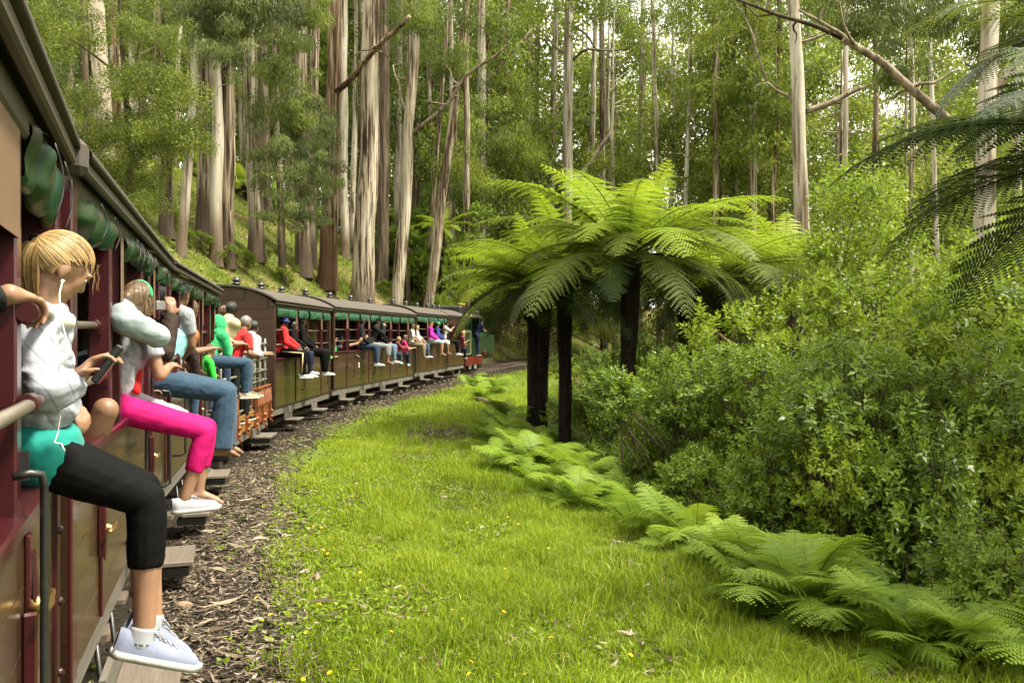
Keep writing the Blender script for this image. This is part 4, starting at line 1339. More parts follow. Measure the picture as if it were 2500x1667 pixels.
def person(label, J, S=1.0, skin="skin_fair", top="white", sleeve=2.0, bottom="denim", leg=2.0, shoes=("white", "white"), hair=("hair_brown", 0.0), hatk=None, voxel=0.011, curl=(0.7, 0.7), fat=1.0, sock=None, loose=0.014, legloose=0.012, group="passengers on the train", flare=0.0, hem=0.03, eyes=True, laces=False, wr_amp=(0.006, 0.005)):
    """J: joints in world space (pel, chest, neck, head, f, u, and l/r pairs sh el wr hip kn an to)"""
    root_loc = Vector(J["pel"])
    for k_ in list(J):
        if k_ not in ("f", "u", "pn", "hd"):
            J[k_] = [Vector(q) - root_loc for q in J[k_]] if isinstance(J[k_], (list, tuple)) else Vector(J[k_]) - root_loc
    pel, chest, neck, hd = J["pel"], J["chest"], J["neck"], J["head"]
    f, u = J["f"].normalized(), J["u"]; u = (u - f * u.dot(f)).normalized()
    sh, el, wr, hip, kn, an, to = (J[q] for q in ("sh", "el", "wr", "hip", "kn", "an", "to"))
    sax = (sh[0] - sh[1]).normalized(); up = (chest - pel).normalized(); fr = sax.cross(up).normalized()
    hax = (hip[0] - hip[1]).normalized()
    body = MB()
    head_prims(body, hd, f, u, S)
    cap(body, neck - up * 0.02 * S, hd - u * 0.05 * S - f * 0.015 * S, 0.055 * S, 0.048 * S)
    def torso(mb, g_):
        ell(mb, chest - up * 0.03 * S, sax, fr, up, (0.150 + g_) * S * fat, (0.100 + g_) * S * fat, (0.165 + g_) * S)
        ell(mb, chest.lerp(pel, 0.55), sax.lerp(hax, 0.5).normalized(), fr, up, (0.130 + g_) * S * fat, (0.092 + g_) * S * fat, (0.17 + g_) * S)
        cap(mb, sh[0].lerp(chest, 0.1), sh[1].lerp(chest, 0.1), (0.052 + g_) * S, (0.052 + g_) * S)
        cap(mb, chest, neck, (0.075 + g_) * S, (0.056 + g_) * S)
        for q in sh: cap(mb, q, neck - up * 0.01 * S, (0.048 + g_) * S, (0.05 + g_ * 0.7) * S)
    def pelvis(mb, g_):
        ell(mb, pel, hax, fr, up, (0.155 + g_) * S * fat, (0.115 + g_) * S * fat, (0.115 + g_) * S)
        for q in hip: mb.ball(q, (0.088 + g_) * S, n=14, m=9)
    torso(body, 0); pelvis(body, 0)
    for i in (0, 1):
        cap(body, sh[i], el[i], 0.047 * S, 0.037 * S, 0.003 * S); cap(body, el[i], wr[i], 0.037 * S, 0.0255 * S, 0.004 * S)
        cap(body, hip[i], kn[i], 0.082 * S, 0.054 * S, 0.004 * S); cap(body, kn[i], an[i], 0.052 * S, 0.034 * S, 0.009 * S)
        d = wr[i] - el[i]
        if J.get("hd") and J["hd"][i] is not None: d = J["hd"][i]
        pn = J["pn"][i] if J.get("pn") else Vector((0, 0, -1))
        hand(body, wr[i], d, pn, S, curl[i], 1 if i == 0 else -1)
        if shoes is None or shoes[i] is None: bare_foot(body, an[i], to[i], kn[i], S)
        else:
            cap(body, an[i], an[i] - (kn[i] - an[i]).normalized() * 0.03 * S, 0.033 * S, 0.028 * S)
    p = remeshed("person", body, M[skin], None, voxel)
    p.location = root_loc
    tag(p, label, "person", group)
    # clothes
    t = MB()
    torso(t, loose)
    ell(t, pel + up * hem * S, hax, fr, up, (0.155 + loose * 1.3) * S * fat, (0.115 + loose * 1.3) * S * fat, (0.10 + loose) * S)
    for i in (0, 1):
        if sleeve > 0:
            k_ = min(1.0, sleeve)
            cap(t, sh[i], sh[i].lerp(el[i], k_), (0.047 + loose) * S, (0.037 + loose + 0.006 * (1 - k_)) * S, 0.003, ends=(True, sleeve > 1))
        if sleeve > 1:
            cap(t, el[i], el[i].lerp(wr[i], min(1.02, sleeve - 1)), (0.037 + loose) * S, (0.030 + loose * 0.9) * S, 0.004, ends=(True, False))
    remeshed("shirt", t, M["cloth_" + top], p, voxel, 3, wr_amp[0])
    b = MB()
    pelvis(b, legloose)
    ell(b, pel + up * 0.07 * S, hax, fr, up, (0.14 + legloose) * S * fat, (0.105 + legloose) * S * fat, 0.08 * S)
    for i in (0, 1):
        limb(b, hip[i], kn[i], 0.082 * S, 0.054 * S, 0.004 * S, min(1.0, leg), legloose * S, 0.03 * S if leg < 1 else 0.0, (True, leg > 1))
        if leg > 1:
            limb(b, kn[i], an[i], 0.052 * S, 0.034 * S, 0.009 * S, min(1.04, leg - 1), legloose * S + 0.002, flare)
    remeshed("trousers" if leg > 1.4 else ("leggings" if leg > 1 else "shorts"), b, M["cloth_" + bottom], p, voxel, 3, wr_amp[1])
    if shoes is not None:
        for i in (0, 1):
            if shoes[i]: shoe(p, an[i], to[i], kn[i], S, "cloth_" + shoes[i], laces=laces, sock=sock)
    if hair is not None:
        hc_ = hair_cap(p, hd, f, u, S, hair[0], hair[1], seed=len(label))
        strand_hair(hc_, hd, f, u, S, hair[0], hair[1], len(label), 320 if voxel < 0.0099 else 90)
    if hatk: hat(p, hd, f, u, S, "cloth_" + hatk[1], hatk[0], hatk[0] == "cap" and len(hatk) > 2)
    if eyes: face_bits(p, hd, f, u, S)
    return p, J

def sitter(c, px, S=1.0, zs=1.475, lean=(0.06, 0.06), look=(1, 0.35, -0.15), spread=0.10, knee=(0.0, 0.0), swing=(0.0, 0.05), hl=None, hr=None, twist=0.6, dz=0.0, inn=0.0, reach=0.40, toe=(0.05, 0.16, -0.06), up=(0, 0, 1), hands_pn=None, wz=0.72):
    """someone sitting on the sill of carriage c with the legs outside"""
    s = c.s_at(px); W = c.W
    D_ = lambda a, b, z: c.f * a - c.left * b + Vector((0, 0, z))
    zs = zs + dz
    pel = (s, -0.07 - inn, zs + 0.105 * S)
    ls, lo = lean
    ch = (s + ls * 0.8, -0.10 - inn + lo * 0.8, zs + 0.47 * S); nk = (s + ls, -0.10 - inn + lo, zs + 0.595 * S)
    hd = (s + ls * 1.15 + 0.03 * look[0], -0.09 - inn + lo * 1.15 + 0.03 * look[1], zs + wz * S)
    a = twist
    ax = (math.cos(a), math.sin(a))          # left shoulder: forward along the train and outward
    ax = (math.cos(a), -math.sin(a))
    J = dict(pel=W(*pel), chest=W(*ch), neck=W(*nk), head=W(*hd), f=D_(*look), u=D_(*up))
    J["sh"] = [W(ch[0] + g_ * ax[0] * 0.165 * S, ch[1] + g_ * ax[1] * 0.165 * S, ch[2] + 0.075 * S) for g_ in (1, -1)]
    J["hip"] = [W(s + g_ * 0.085 * S, -0.03 - inn, zs + 0.095 * S) for g_ in (1, -1)]
    J["kn"] = [W(s + g_ * spread * S + k_ * 0.0, reach * S - inn, zs + 0.065 * S + k_) for g_, k_ in ((1, knee[0]), (-1, knee[1]))]
    J["an"] = [W(s + g_ * spread * S * 0.9 + sw * 0.3, (reach - 0.03) * S - inn + sw, zs - 0.345 * S + abs(sw) * 0.2 + k_) for g_, sw, k_ in ((1, swing[0], knee[0]), (-1, swing[1], knee[1]))]
    J["to"] = [q + D_(toe[0], toe[1], toe[2]) * S for q in J["an"]]
    tg = []
    for i, h_ in enumerate((hl, hr)):
        g_ = 1 if i == 0 else -1
        if h_ is None: h_ = (0.13 * g_ + 0.04, 0.24, 0.17)
        tg.append(W(s + h_[0], h_[1], zs + h_[2]))
    J["el"], J["wr"] = [], []
    for i in (0, 1):
        e_, w_ = ik(J["sh"][i], tg[i], 0.28 * S, 0.25 * S, D_(0.3 if i == 0 else -0.5, 0.1, -0.8))
        J["el"].append(e_); J["wr"].append(w_)
    if hands_pn: J["pn"] = [D_(*q) for q in hands_pn]
    return J
def insider(c, px, S=1.0, o=-0.4, zb=1.02, lean=(0.1, 0.05), look=(1, 0.4, -0.1), hl=(0.3, 0.3, 0.25), hr=(0.1, 0.35, 0.25), twist=0.5):
    """someone inside carriage c, sitting on a bench close to the open side"""
    s = c.s_at(px, o); W = c.W
    D_ = lambda a, b, z: c.f * a - c.left * b + Vector((0, 0, z))
    ls, lo = lean
    ch = (s + ls * 0.8, o + lo * 0.8, zb + 0.42 * S)
    J = dict(pel=W(s, o, zb + 0.05), chest=W(*ch), neck=W(s + ls, o + lo, zb + 0.55 * S), head=W(s + ls * 1.15 + 0.03, o + lo * 1.2 + 0.02, zb + 0.67 * S), f=D_(*look), u=Vector((0, 0, 1)))
    J["sh"] = [W(ch[0] + g_ * math.cos(twist) * 0.165 * S, ch[1] - g_ * math.sin(twist) * 0.165 * S, ch[2] + 0.075 * S) for g_ in (1, -1)]
    J["hip"] = [W(s, o + g_ * 0.09 * S, zb + 0.05) for g_ in (-1, 1)]
    J["kn"] = [W(s + 0.40 * S, o + g_ * 0.11 * S, zb + 0.06) for g_ in (-1, 1)]
    J["an"] = [W(s + 0.40 * S, o + g_ * 0.11 * S, zb - 0.30 * S) for g_ in (-1, 1)]
    J["to"] = [W(s + 0.57 * S, o + g_ * 0.12 * S, zb - 0.35 * S) for g_ in (-1, 1)]
    J["el"], J["wr"] = [], []
    for i, h_ in enumerate((hl, hr)):
        e_, w_ = ik(J["sh"][i], W(s + h_[0], o + h_[1], zb + h_[2]), 0.28 * S, 0.25 * S, D_(0.1, 0.2, -0.9))
        J["el"].append(e_); J["wr"].append(w_)
    return J
def stander(c, s, o, zf, S=1.0, lean=(0.05, 0.05), look=(1, 0.3, -0.2), hl=(0.25, 0.3, 1.15), hr=(0.1, 0.35, 1.1), face=0.9):
    W = c.W
    D_ = lambda a, b, z: c.f * a - c.left * b + Vector((0, 0, z))
    ls, lo = lean
    ax = (math.sin(face), -math.cos(face)) if False else (math.cos(face), -math.sin(face))
    ch = (s + ls * 0.8, o + lo * 0.8, zf + 1.27 * S)
    J = dict(pel=W(s, o, zf + 0.90 * S), chest=W(*ch), neck=W(s + ls, o + lo, zf + 1.41 * S), head=W(s + ls * 1.2 + 0.03, o + lo * 1.2 + 0.01, zf + 1.545 * S), f=D_(*look), u=Vector((0, 0, 1)))
    J["sh"] = [W(ch[0] + g_ * ax[0] * 0.175 * S, ch[1] + g_ * ax[1] * 0.175 * S, ch[2] + 0.075 * S) for g_ in (1, -1)]
    for nm, a, b, z in (("hip", 0.09, 0, 0.87), ("kn", 0.10, 0.02, 0.47), ("an", 0.10, -0.01, 0.085)):
        J[nm] = [W(s + g_ * ax[0] * a * S + b, o + g_ * ax[1] * a * S + b, zf + z * S) for g_ in (1, -1)]
    J["to"] = [q + D_(math.sin(face) * 0.17, math.cos(face) * 0.17, -0.05) * S for q in J["an"]]
    J["el"], J["wr"] = [], []
    for i, h_ in enumerate((hl, hr)):
        e_, w_ = ik(J["sh"][i], W(s + h_[0], o + h_[1], zf + h_[2] * S), 0.29 * S, 0.26 * S, D_(-0.3, 0.2, -0.9))
        J["el"].append(e_); J["wr"].append(w_)
    return J
def aim(J, hp, whole=False, out=0.0):
    """move the upper body so that the head stands at photo pixel hp"""
    h_ = Vector(J["head"])
    dl = P(hp[0], hp[1], h_.y + out) - h_
    w = dict(head=1.0, neck=0.95, chest=0.75, sh=0.85, el=0.6, wr=0.35)
    for k_ in J:
        if k_ in ("f", "u", "pn", "hd"): continue
        g_ = 1.0 if whole else w.get(k_, 0.0)
        J[k_] = [Vector(q) + dl * g_ for q in J[k_]] if isinstance(J[k_], (list, tuple)) else Vector(J[k_]) + dl * g_
    return J
def gadget(name, label, p, f, u, size, mat="gadget_black", cat="camera", lens=True):
    """a camera or phone held in somebody's hands"""
    f = f.normalized(); u = (u - f * u.dot(f)).normalized(); s = f.cross(u)
    Mx = Matrix.Translation(p) @ frame(s, f, u).to_4x4()
    t = MB().box(-size[0] / 2, size[0] / 2, -size[1] / 2, size[1] / 2, -size[2] / 2, size[2] / 2, bev=min(size) * 0.22)
    o = t.build(name, M[mat]); o.matrix_world = Mx
    tag(o, label, cat)
    if lens:
        r = min(size[0], size[2]) * 0.42
        MB().lathe([(r, size[1] * 0.5), (r, size[1] * 0.5 + 0.03), (r * 0.9, size[1] * 0.5 + 0.032)], 14, Matrix.Rotation(-math.pi / 2, 4, 'X')).build("lens", M["gadget_black"], o)
        MB().box(-size[0] * 0.2, size[0] * 0.2, -size[1] * 0.4, size[1] * 0.4, size[2] * 0.5, size[2] * 0.62).build("viewfinder", M["gadget_black"], o)
    return o

# ---- the girl in front, on the nearest carriage
gd = Vector((0.56, 0.66, -0.50)).normalized(); gu = Vector((0.38, 0.26, 0.88)); gu = (gu - gd * gu.dot(gd)).normalized()
J = dict(pel=P(88, 1085, 2.42), chest=P(90, 880, 2.42), neck=P(110, 765, 2.43), head=P(143, 655, 2.44), f=gd, u=gu)
J["sh"] = [P(126, 815, 2.58), P(76, 822, 2.28)]
J["el"] = [P(120, 970, 2.62), P(118, 962, 2.16)]
J["wr"] = [P(138, 975, 2.50), P(184, 932, 2.24)]
J["hd"] = [Vector((0.5, -0.05, -0.25)), Vector((0.40, 0.20, 0.60))]
J["pn"] = [Vector((-0.6, 0.2, -0.6)), Vector((0.75, 0.25, -0.55))]
J["hip"] = [P(88, 1098, 2.55), P(108, 1122, 2.36)]
J["kn"] = [P(350, 1190, 2.66), P(360, 1220, 2.50)]
J["an"] = [P(372, 1512, 2.66), P(352, 1545, 2.48)]
J["to"] = [P(462, 1600, 2.74), P(500, 1620, 2.56)]
girl, GJ = person("blonde ponytailed girl in white jacket and black leggings looking down at her device", J, 0.93, "skin_fair", "jacket", 1.97, "black", 1.50, ("bluegrey", "bluegrey"), None, voxel=0.0060, curl=(0.55, 0.62), loose=0.013, legloose=0.003, laces=True, sock="cloth_white", eyes=True, hem=0.13, fat=0.92, wr_amp=(0.009, 0.0025))
gl = Vector(girl.location)
k = MB()
ell(k, GJ["pel"] + Vector((0.005, 0, 0.0)), Vector((0.4, -0.9, 0)).normalized(), Vector((0.9, 0.4, 0)).normalized(), Vector((0, 0, 1)), 0.152, 0.119, 0.098)
cap(k, GJ["hip"][1], GJ["hip"][1].lerp(GJ["kn"][1], 0.03), 0.0865, 0.085, ends=(True, False))
remeshed("undershirt", k, M["cloth_teal"], girl, 0.007, 3, 0.005)
k = MB()
hc = GJ["neck"] - gd * 0.02
for i in range(18):
    a = i / 18 * 2 * math.pi
    p_ = hc + Vector((math.cos(a) * 0.072, math.sin(a) * 0.072, -0.005 - 0.03 * math.cos(a)))
    k.ball(p_, 0.026 + 0.004 * math.sin(i * 3), n=10, m=7)
remeshed("hood", k, M["cloth_offwhite"], girl, 0.007, 3, 0.006)
# hair: swept back from the hair line and gathered into a ponytail
hd, S_ = GJ["head"], 0.93
f_, u_ = gd, gu; s_ = f_.cross(u_).normalized()
hair_cap(girl, hd, f_, u_, S_ * 1.0, "hair_blonde", 0.0, 4, 0.98, fringe=0.45)
knot = P(98, 588, 2.40) - gl
kv = knot - hd
R = random.Random(6)
def eline(th):
    return float(np.interp(abs(th), [0, 0.7, 1.2, 1.55, 1.9, 2.5, 3.2], [0.42, 0.36, 0.16, -0.02, -0.50, -0.75, -0.75])) + R.uniform(-0.08, 0.1)
def strand_path(th, el_, j):
    """from the hair line round the skull to the knot"""
    c0 = (u_ * 0.022 - f_ * 0.008) * S_
    st = (s_ * math.sin(th) * 0.075 * math.cos(el_) + f_ * (math.cos(th) * 0.094 * math.cos(el_)) + u_ * (0.092 * math.sin(el_))) * S_
    en = kv - c0
    pts = []
    for q in range(11):
        t = q / 10
        v = st * (1 - t) + en * t
        x, y, z = v.dot(s_) / 0.075, v.dot(f_) / 0.094, v.dot(u_) / 0.092
        n_ = math.sqrt(x * x + y * y + z * z) / S_
        tgt = 1.05 + 0.055 * j * math.sin(math.pi * min(1, t * 1.1 + 0.1))
        if n_ < tgt and t < 0.95: v = v * (tgt / max(n_, 0.15))
        pts.append(hd + c0 + v)
    return pts
R = random.Random(6)
HV, HF, HA = [], [], []
def ribbon(pts, w, var):
    b = len(HV)
    for i, p_ in enumerate(pts):
        t = (pts[min(i + 1, len(pts) - 1)] - pts[max(i - 1, 0)]).normalized()
        nrm = (p_ - hd).normalized(); sd = t.cross(nrm)
        sd = sd.normalized() if sd.length > 1e-5 else s_
        ww = w * (1 - 0.45 * i / len(pts))
        HV.append(p_ - sd * ww); HV.append(p_ + nrm * ww * 0.7); HV.append(p_ + sd * ww); HA.extend([var - 0.1, var + 0.1, var - 0.1])
    for i in range(len(pts) - 1):
        for k_ in (0, 1): HF.append((b + i * 3 + k_, b + i * 3 + k_ + 1, b + i * 3 + k_ + 4, b + i * 3 + k_ + 3))
for i in range(1450):
    th = R.uniform(-3.1, 3.1)
    e_ = eline(th) + abs(R.gauss(0, 0.35))
    if e_ > 1.5: e_ = 1.5
    lock = noise.noise(Vector((th * 4.0, e_ * 2.0, 3.3)))
    ribbon(strand_path(th, e_, R.random()), R.uniform(0.0009, 0.0020), 0.45 + 0.55 * lock + R.uniform(-0.2, 0.2))
for i in range(16):
    th = R.choice((-1, 1)) * R.uniform(0.5, 1.3)
    st = hd + (s_ * math.sin(th) * 0.080 + f_ * math.cos(th) * 0.100 + u_ * R.uniform(0.04, 0.08)) * S_
    e_ = st + f_ * R.uniform(-0.02, 0.01) + Vector((0, 0, -R.uniform(0.04, 0.09)))
    ribbon(branch_pts(st, e_, R.random() * 30, 0.2, 8), R.uniform(0.0006, 0.0012), R.uniform(0.5, 0.95))
pt = [P(98, 588, 2.40), P(80, 590, 2.37), P(66, 625, 2.36), P(66, 680, 2.36), P(84, 742, 2.36)]
pt = [p_ - gl for p_ in pt]
pwid = (0.014, 0.028, 0.036, 0.034, 0.010)
for i in range(620):
    a, rr = R.uniform(0, 6.28), math.sqrt(R.random())
    pts = []
    for q in range(11):
        t = q / 10 * 4; j = min(int(t), 3); p_ = pt[j].lerp(pt[j + 1], t - j)
        w = pwid[j] * (1 - (t - j)) + pwid[j + 1] * (t - j)
        pts.append(p_ + Vector((math.cos(a), 0.6 * math.sin(a), 0.3 * math.sin(a))) * w * rr)
    ribbon(pts[:R.randint(8, 11)], R.uniform(0.0012, 0.0026), 0.25 + 0.45 * noise.noise(Vector((a * 2, rr * 2, 0))) + R.uniform(-0.15, 0.25))
me = np_mesh("ponytail", np.array([tuple(v) for v in HV]), np.array(HF), var=np.array(HA), smooth=True)
link("ponytail", me, M["hair_blonde"], girl)
k = MB().tube([knot + Vector((-0.012, 0, 0)) + (Vector((0, 0.3, 0.95)) * math.cos(a) + Vector((0.3, 0.95, -0.3)) * math.sin(a)) * 0.018 for a in [q / 10 * 6.283 for q in range(11)]], 0.006, 6)
k.build("hair_tie", M["cloth_black"], girl)
k = MB().tube([P(152, 690, 2.36) - gl, P(145, 715, 2.31) - gl, P(146, 770, 2.24) - gl, P(160, 820, 2.20) - gl, P(164, 850, 2.20) - gl, P(150, 890, 2.17) - gl], 0.0022, 6)
k.tube([P(148, 692, 2.36) - gl, P(155, 684, 2.36) - gl], 0.005, 8)
k.tube([P(147, 1015, 2.26) - gl, P(140, 1060, 2.2) - gl, P(132, 1080, 2.2) - gl, P(150, 1083, 2.2) - gl, P(157, 1100, 2.2) - gl], 0.0022, 6)
k.build("earphone_cord", M["white_paint"], girl)
hdv = Vector((0.40, 0.20, 0.60)).normalized(); pnv = Vector((0.75, 0.25, -0.55)); pnv = (pnv - hdv * pnv.dot(hdv)).normalized()
gadget("handheld_device", "black handheld device in the blonde girl's hand", gl + GJ["wr"][1] + hdv * 0.085 + pnv * 0.036, (hdv + Vector((0.1, 0.1, 0.3))).normalized(), pnv, (0.055, 0.12, 0.022), lens=False, cat="device")

# another traveller behind the first post, whose hand grips the upper rail
J = insider(A, -60, 0.95, -0.3, 1.15, (0.1, 0.1), (1, 0.3, -0.1))
s0 = A.s_at(64, 0.02)
J["wr"][0] = A.W(s0, -0.01, 1.995); J["el"][0] = A.W(s0 - 0.06, -0.25, 1.93); J["sh"][0] = A.W(s0 - 0.22, -0.44, 1.84)
J["hd"] = [A.f * 0.9 - A.left * 0.35 + Vector((0, 0, -0.12)), None]; J["pn"] = [Vector((0, 0, -1)), Vector((0, 0, -1))]
person("traveller behind the first maroon post whose hand grips the upper rail", J, 0.95, "skin_fair", "charcoal", 1.93, "charcoal", 2.0, ("black", "black"), ("hair_brown", 0.0), voxel=0.0065, curl=(0.75, 0.6), loose=0.008)

# man inside the second carriage, bare tattooed knee on the sill
J = insider(B, 205, 1.0, -0.40, 1.03, (0.0, 0.12), (1, 0.3, -0.3), hl=(0.30, 0.33, 0.42), hr=(0.20, 0.30, 0.2))
s0 = B.s_at(250)
J["hip"] = [B.W(B.s_at(205, -0.4) + 0.1, -0.38, 1.20), J["hip"][1]]
J["kn"][0] = B.W(s0 - 0.05, 0.02, 1.58); J["an"][0] = B.W(s0 + 0.05, -0.16, 1.20); J["to"][0] = B.W(s0 + 0.2, -0.2, 1.14)
man, MJ = person("man in grey in the shade with a bare tattooed knee against the sill", J, 1.0, "skin_tan", "grey", 0.6, "grey", 0.62, ("black", "black"), ("hair_black", 0.0), ("cap", "black"), voxel=0.009)
k = MB()
a_, b_ = MJ["hip"][0], MJ["kn"][0]
ax_ = (b_ - a_).normalized()
for i in range(6):
    t = 0.66 + 0.045 * i
    c_ = a_.lerp(b_, t)
    e1 = (B.f * -0.6 - B.left * 0.6 + Vector((0, 0, 0.2)) * (i - 2)).normalized()
    e1 = (e1 - ax_ * e1.dot(ax_)).normalized(); e2 = ax_.cross(e1)
    r_ = 0.082 + (0.054 - 0.082) * t + 0.002
    pts = [c_ + (e1 * math.cos(q) + e2 * math.sin(q)) * r_ + ax_ * 0.02 * math.sin(q * 5 + i) for q in [(-0.9 + 1.8 * w / 8) for w in range(9)]]
    k.tube(pts, 0.0045, 5)
k.build("tattoo", M["cloth_charcoal"], man)

# ---- second carriage
P_ = person
J = sitter(B, 312, 0.90, lean=(0.10, 0.12), look=(0.95, 0.35, -0.25), spread=0.07, swing=(-0.02, -0.08), knee=(-0.10, -0.11), dz=-0.05, hl=(0.40, 0.02, 0.35), hr=(0.20, 0.20, 0.29), inn=0.0, twist=0.9, reach=0.44)
aim(J, (337, 735))
pk, PJ = P_("girl with green hair band, white top and bright pink leggings on the second carriage", J, 0.90, "skin_fair", "white", 0.6, "pink", 1.60, (None, "white"), ("hair_brown", 0.06), voxel=0.0075, legloose=0.004, laces=True, loose=0.02, wr_amp=(0.008, 0.003))
hd2 = PJ["head"]; ff = PJ["f"].normalized(); uu = (PJ["u"] - ff * PJ["u"].dot(ff)).normalized(); ss2 = ff.cross(uu)
k = MB(); k.tube([hd2 + (ss2 * math.cos(a) * 0.084 + uu * (0.022 + math.sin(a) * 0.104) - ff * 0.01) * 0.90 for a in [q / 12 * math.pi for q in range(13)]], 0.010, 6); k.build("hair_band", M["cloth_green"], pk)
k = MB(); cap(k, hd2 - ff * 0.09 + uu * 0.03, hd2 - ff * 0.13 - uu * 0.02, 0.025, 0.032); cap(k, hd2 - ff * 0.13 - uu * 0.02, hd2 - ff * 0.11 - uu * 0.17, 0.034, 0.012)
remeshed("ponytail", k, M["hair_brown"], pk, 0.009, 4, 0.004)
k = MB(); cap(k, PJ["hip"][0] + Vector((0, 0, 0.06)), PJ["hip"][0].lerp(PJ["kn"][0], 0.75) + Vector((0, 0, 0.05)), 0.045, 0.02); cap(k, PJ["pel"] + Vector((0, 0, 0.1)), PJ["hip"][0] + Vector((0, 0, 0.06)), 0.055, 0.045)
remeshed("tied_jacket", k, M["cloth_white"], pk, 0.009, 4, 0.008)
k = MB(); cap(k, PJ["chest"] + Vector((0.07, 0.0, -0.12)), PJ["pel"] + Vector((0.11, 0.03, 0.08)), 0.022, 0.026); remeshed("scarf", k, M["cloth_red"], pk, 0.009, 4, 0.006)

J = insider(B, 300, 1.0, -0.16, 1.45, (0.06, 0.10), (1, 0.5, -0.15), hl=(0.62, 0.16, 0.28), hr=(0.42, 0.20, 0.26), twist=1.0)
aim(J, (305, 680), True)
J["el"][1] = P(386, 822, 4.0); J["sh"][1] = P(306, 782, 3.85); J["wr"][1] = P(350, 800, 4.35)
P_("woman in pale blue-grey long sleeves with her elbow out over the rail", J, 1.0, "skin_fair", "paleblue", 2.0, "navy", 2.0, ("black", "black"), ("hair_blonde", 0.07), voxel=0.008, loose=0.018)
J = sitter(B, 392, 1.06, lean=(0.10, 0.10), look=(1, 0.15, 0.0), spread=0.07, swing=(0.0, -0.03), knee=(-0.06, -0.07), dz=-0.03, hl=(0.30, 0.10, 0.66), hr=(0.24, 0.14, 0.62), twist=0.9, reach=0.46)
aim(J, (378, 722))
J["wr"] = [P(412, 765, 6.1), P(418, 770, 5.9)]; J["el"][1] = P(402, 862, 5.75); J["el"][0] = P(405, 850, 6.2)
J["hd"] = [Vector((0.05, 0.1, 1)), Vector((-0.05, 0.1, 1))]; J["pn"] = [Vector((-0.5, 0.8, 0)), Vector((-0.6, 0.8, 0))]
jw, JJ = P_("dark haired person in brown jacket and flared jeans holding up a white camera", J, 1.06, "skin_tan", "brown", 2.0, "denim", 2.0, None, ("hair_black", 0.0), voxel=0.0085, loose=0.022, legloose=0.016, flare=0.05)
gadget("camera", "small white compact camera raised by the person in brown jacket", P(400, 746, 6.0), B.f, Vector((0, 0, 1)), (0.11, 0.03, 0.07), "gadget_silver")
J = insider(B, 378, 1.0, -0.20, 1.45, (0.05, 0.05), (1, 0.2, 0)); aim(J, (357, 705), True)
P_("black haired passenger in the shade behind the brown jacket", J, 1.0, "skin_brown", "black", 2.0, "black", 2.0, ("black", "black"), ("hair_black", 0.0), voxel=0.012)
# ---- third carriage
J = insider(Cc, 425, 1.06, -0.05, 1.45, (0.12, 0.14), (1, 0.35, -0.05), hl=(0.40, 0.10, 0.16), hr=(0.25, 0.18, 0.10), twist=1.0)
aim(J, (441, 722), True)
cpm, CPJ = P_("man in backwards black cap and white vest leaning out of the third carriage", J, 1.06, "skin_tan", "white", 0.6, "khaki", 2.0, ("black", "black"), ("hair_brown", 0.0), ("cap", "charcoal", 1), voxel=0.0095, loose=0.02)
k = MB(); cap(k, CPJ["chest"] - Vector((0, 0, 0.12)), CPJ["pel"] + Vector((0, 0, 0.05)), 0.185, 0.18); remeshed("undershirt", k, M["cloth_cyan"], cpm, 0.0095, 3, 0.006)
J = insider(Cc, 458, 0.98, -0.05, 1.40, (0.12, 0.10), (1, 0.35, -0.05)); aim(J, (466, 758), True)
P_("brown haired passenger in profile just past the man in the black cap", J, 0.98, "skin_tan", "khaki", 0.8, "denim", 2.0, ("white", "white"), ("hair_brown", 0.0), voxel=0.0115)
J = insider(Cc, 455, 0.80, 0.0, 1.3, (0.08, 0.06), (1, 0.3, -0.4), hl=(0.3, 0.1, 0.2), hr=(0.2, 0.12, 0.15)); aim(J, (468, 826), True)
P_("ginger haired child looking out of the third carriage", J, 0.86, "skin_fair", "brown", 2.0, "denim", 2.0, ("white", "white"), ("hair_ginger", 0.03), voxel=0.009)
J = sitter(Cc, 524, 0.95, lean=(0.10, 0.06), look=(1, 0.1, -0.1), spread=0.08, swing=(0.04, 0.0), hl=(0.34, 0.08, 0.36), hr=(0.28, 0.14, 0.30), twist=0.9, reach=0.43)
aim(J, (533, 795))
gh, HJ = P_("person in green hooded top and blue jeans sitting at the third carriage's end", J, 0.95, "skin_fair", "green", 2.0, "denim", 1.98, ("olive", "tanshoe"), ("hair_brown", 0.0), voxel=0.009, loose=0.024, legloose=0.016, laces=True, sock="cloth_white")
k = MB(); hq = HJ["head"]; fq = HJ["f"].normalized()
k.ball(hq - fq * 0.03 + Vector((0, 0, 0.015)), 0.112, 0.112, 0.13, 14, 10); k.ball(hq - fq * 0.06 + Vector((0, 0, -0.10)), 0.10, 0.10, 0.09, 14, 10)
remeshed("hood", k, M["cloth_green"], gh, 0.009, 4, 0.008)
J = insider(Cc, 505, 0.75, 0.0, 1.2, (0.06, 0.06), (1, 0.5, -0.5), hl=(0.2, 0.1, 0.2), hr=(0.1, 0.14, 0.2)); aim(J, (513, 858), True)
P_("small boy bending over the rail beside the green hooded top", J, 0.75, "skin_fair", "brightgreen", 1.0, "denim", 2.0, ("white", "white"), ("hair_brown", 0.0), voxel=0.0105)
J = insider(Cc, 470, 1.0, -0.45, 1.0, (-0.05, 0.0), (1, 0.2, 0.1))
s0 = Cc.s_at(440)
J["kn"][1] = Cc.W(s0 + 0.2, -0.2, 1.58); J["an"][1] = Cc.W(s0 + 0.45, 0.02, 1.54); J["to"][1] = Cc.W(s0 + 0.62, 0.06, 1.60)
P_("passenger deep in the third carriage resting a white-socked foot on the sill", J, 1.0, "skin_fair", "charcoal", 2.0, "khaki", 1.8, ("black", "white"), ("hair_brown", 0.0), voxel=0.012, eyes=False)

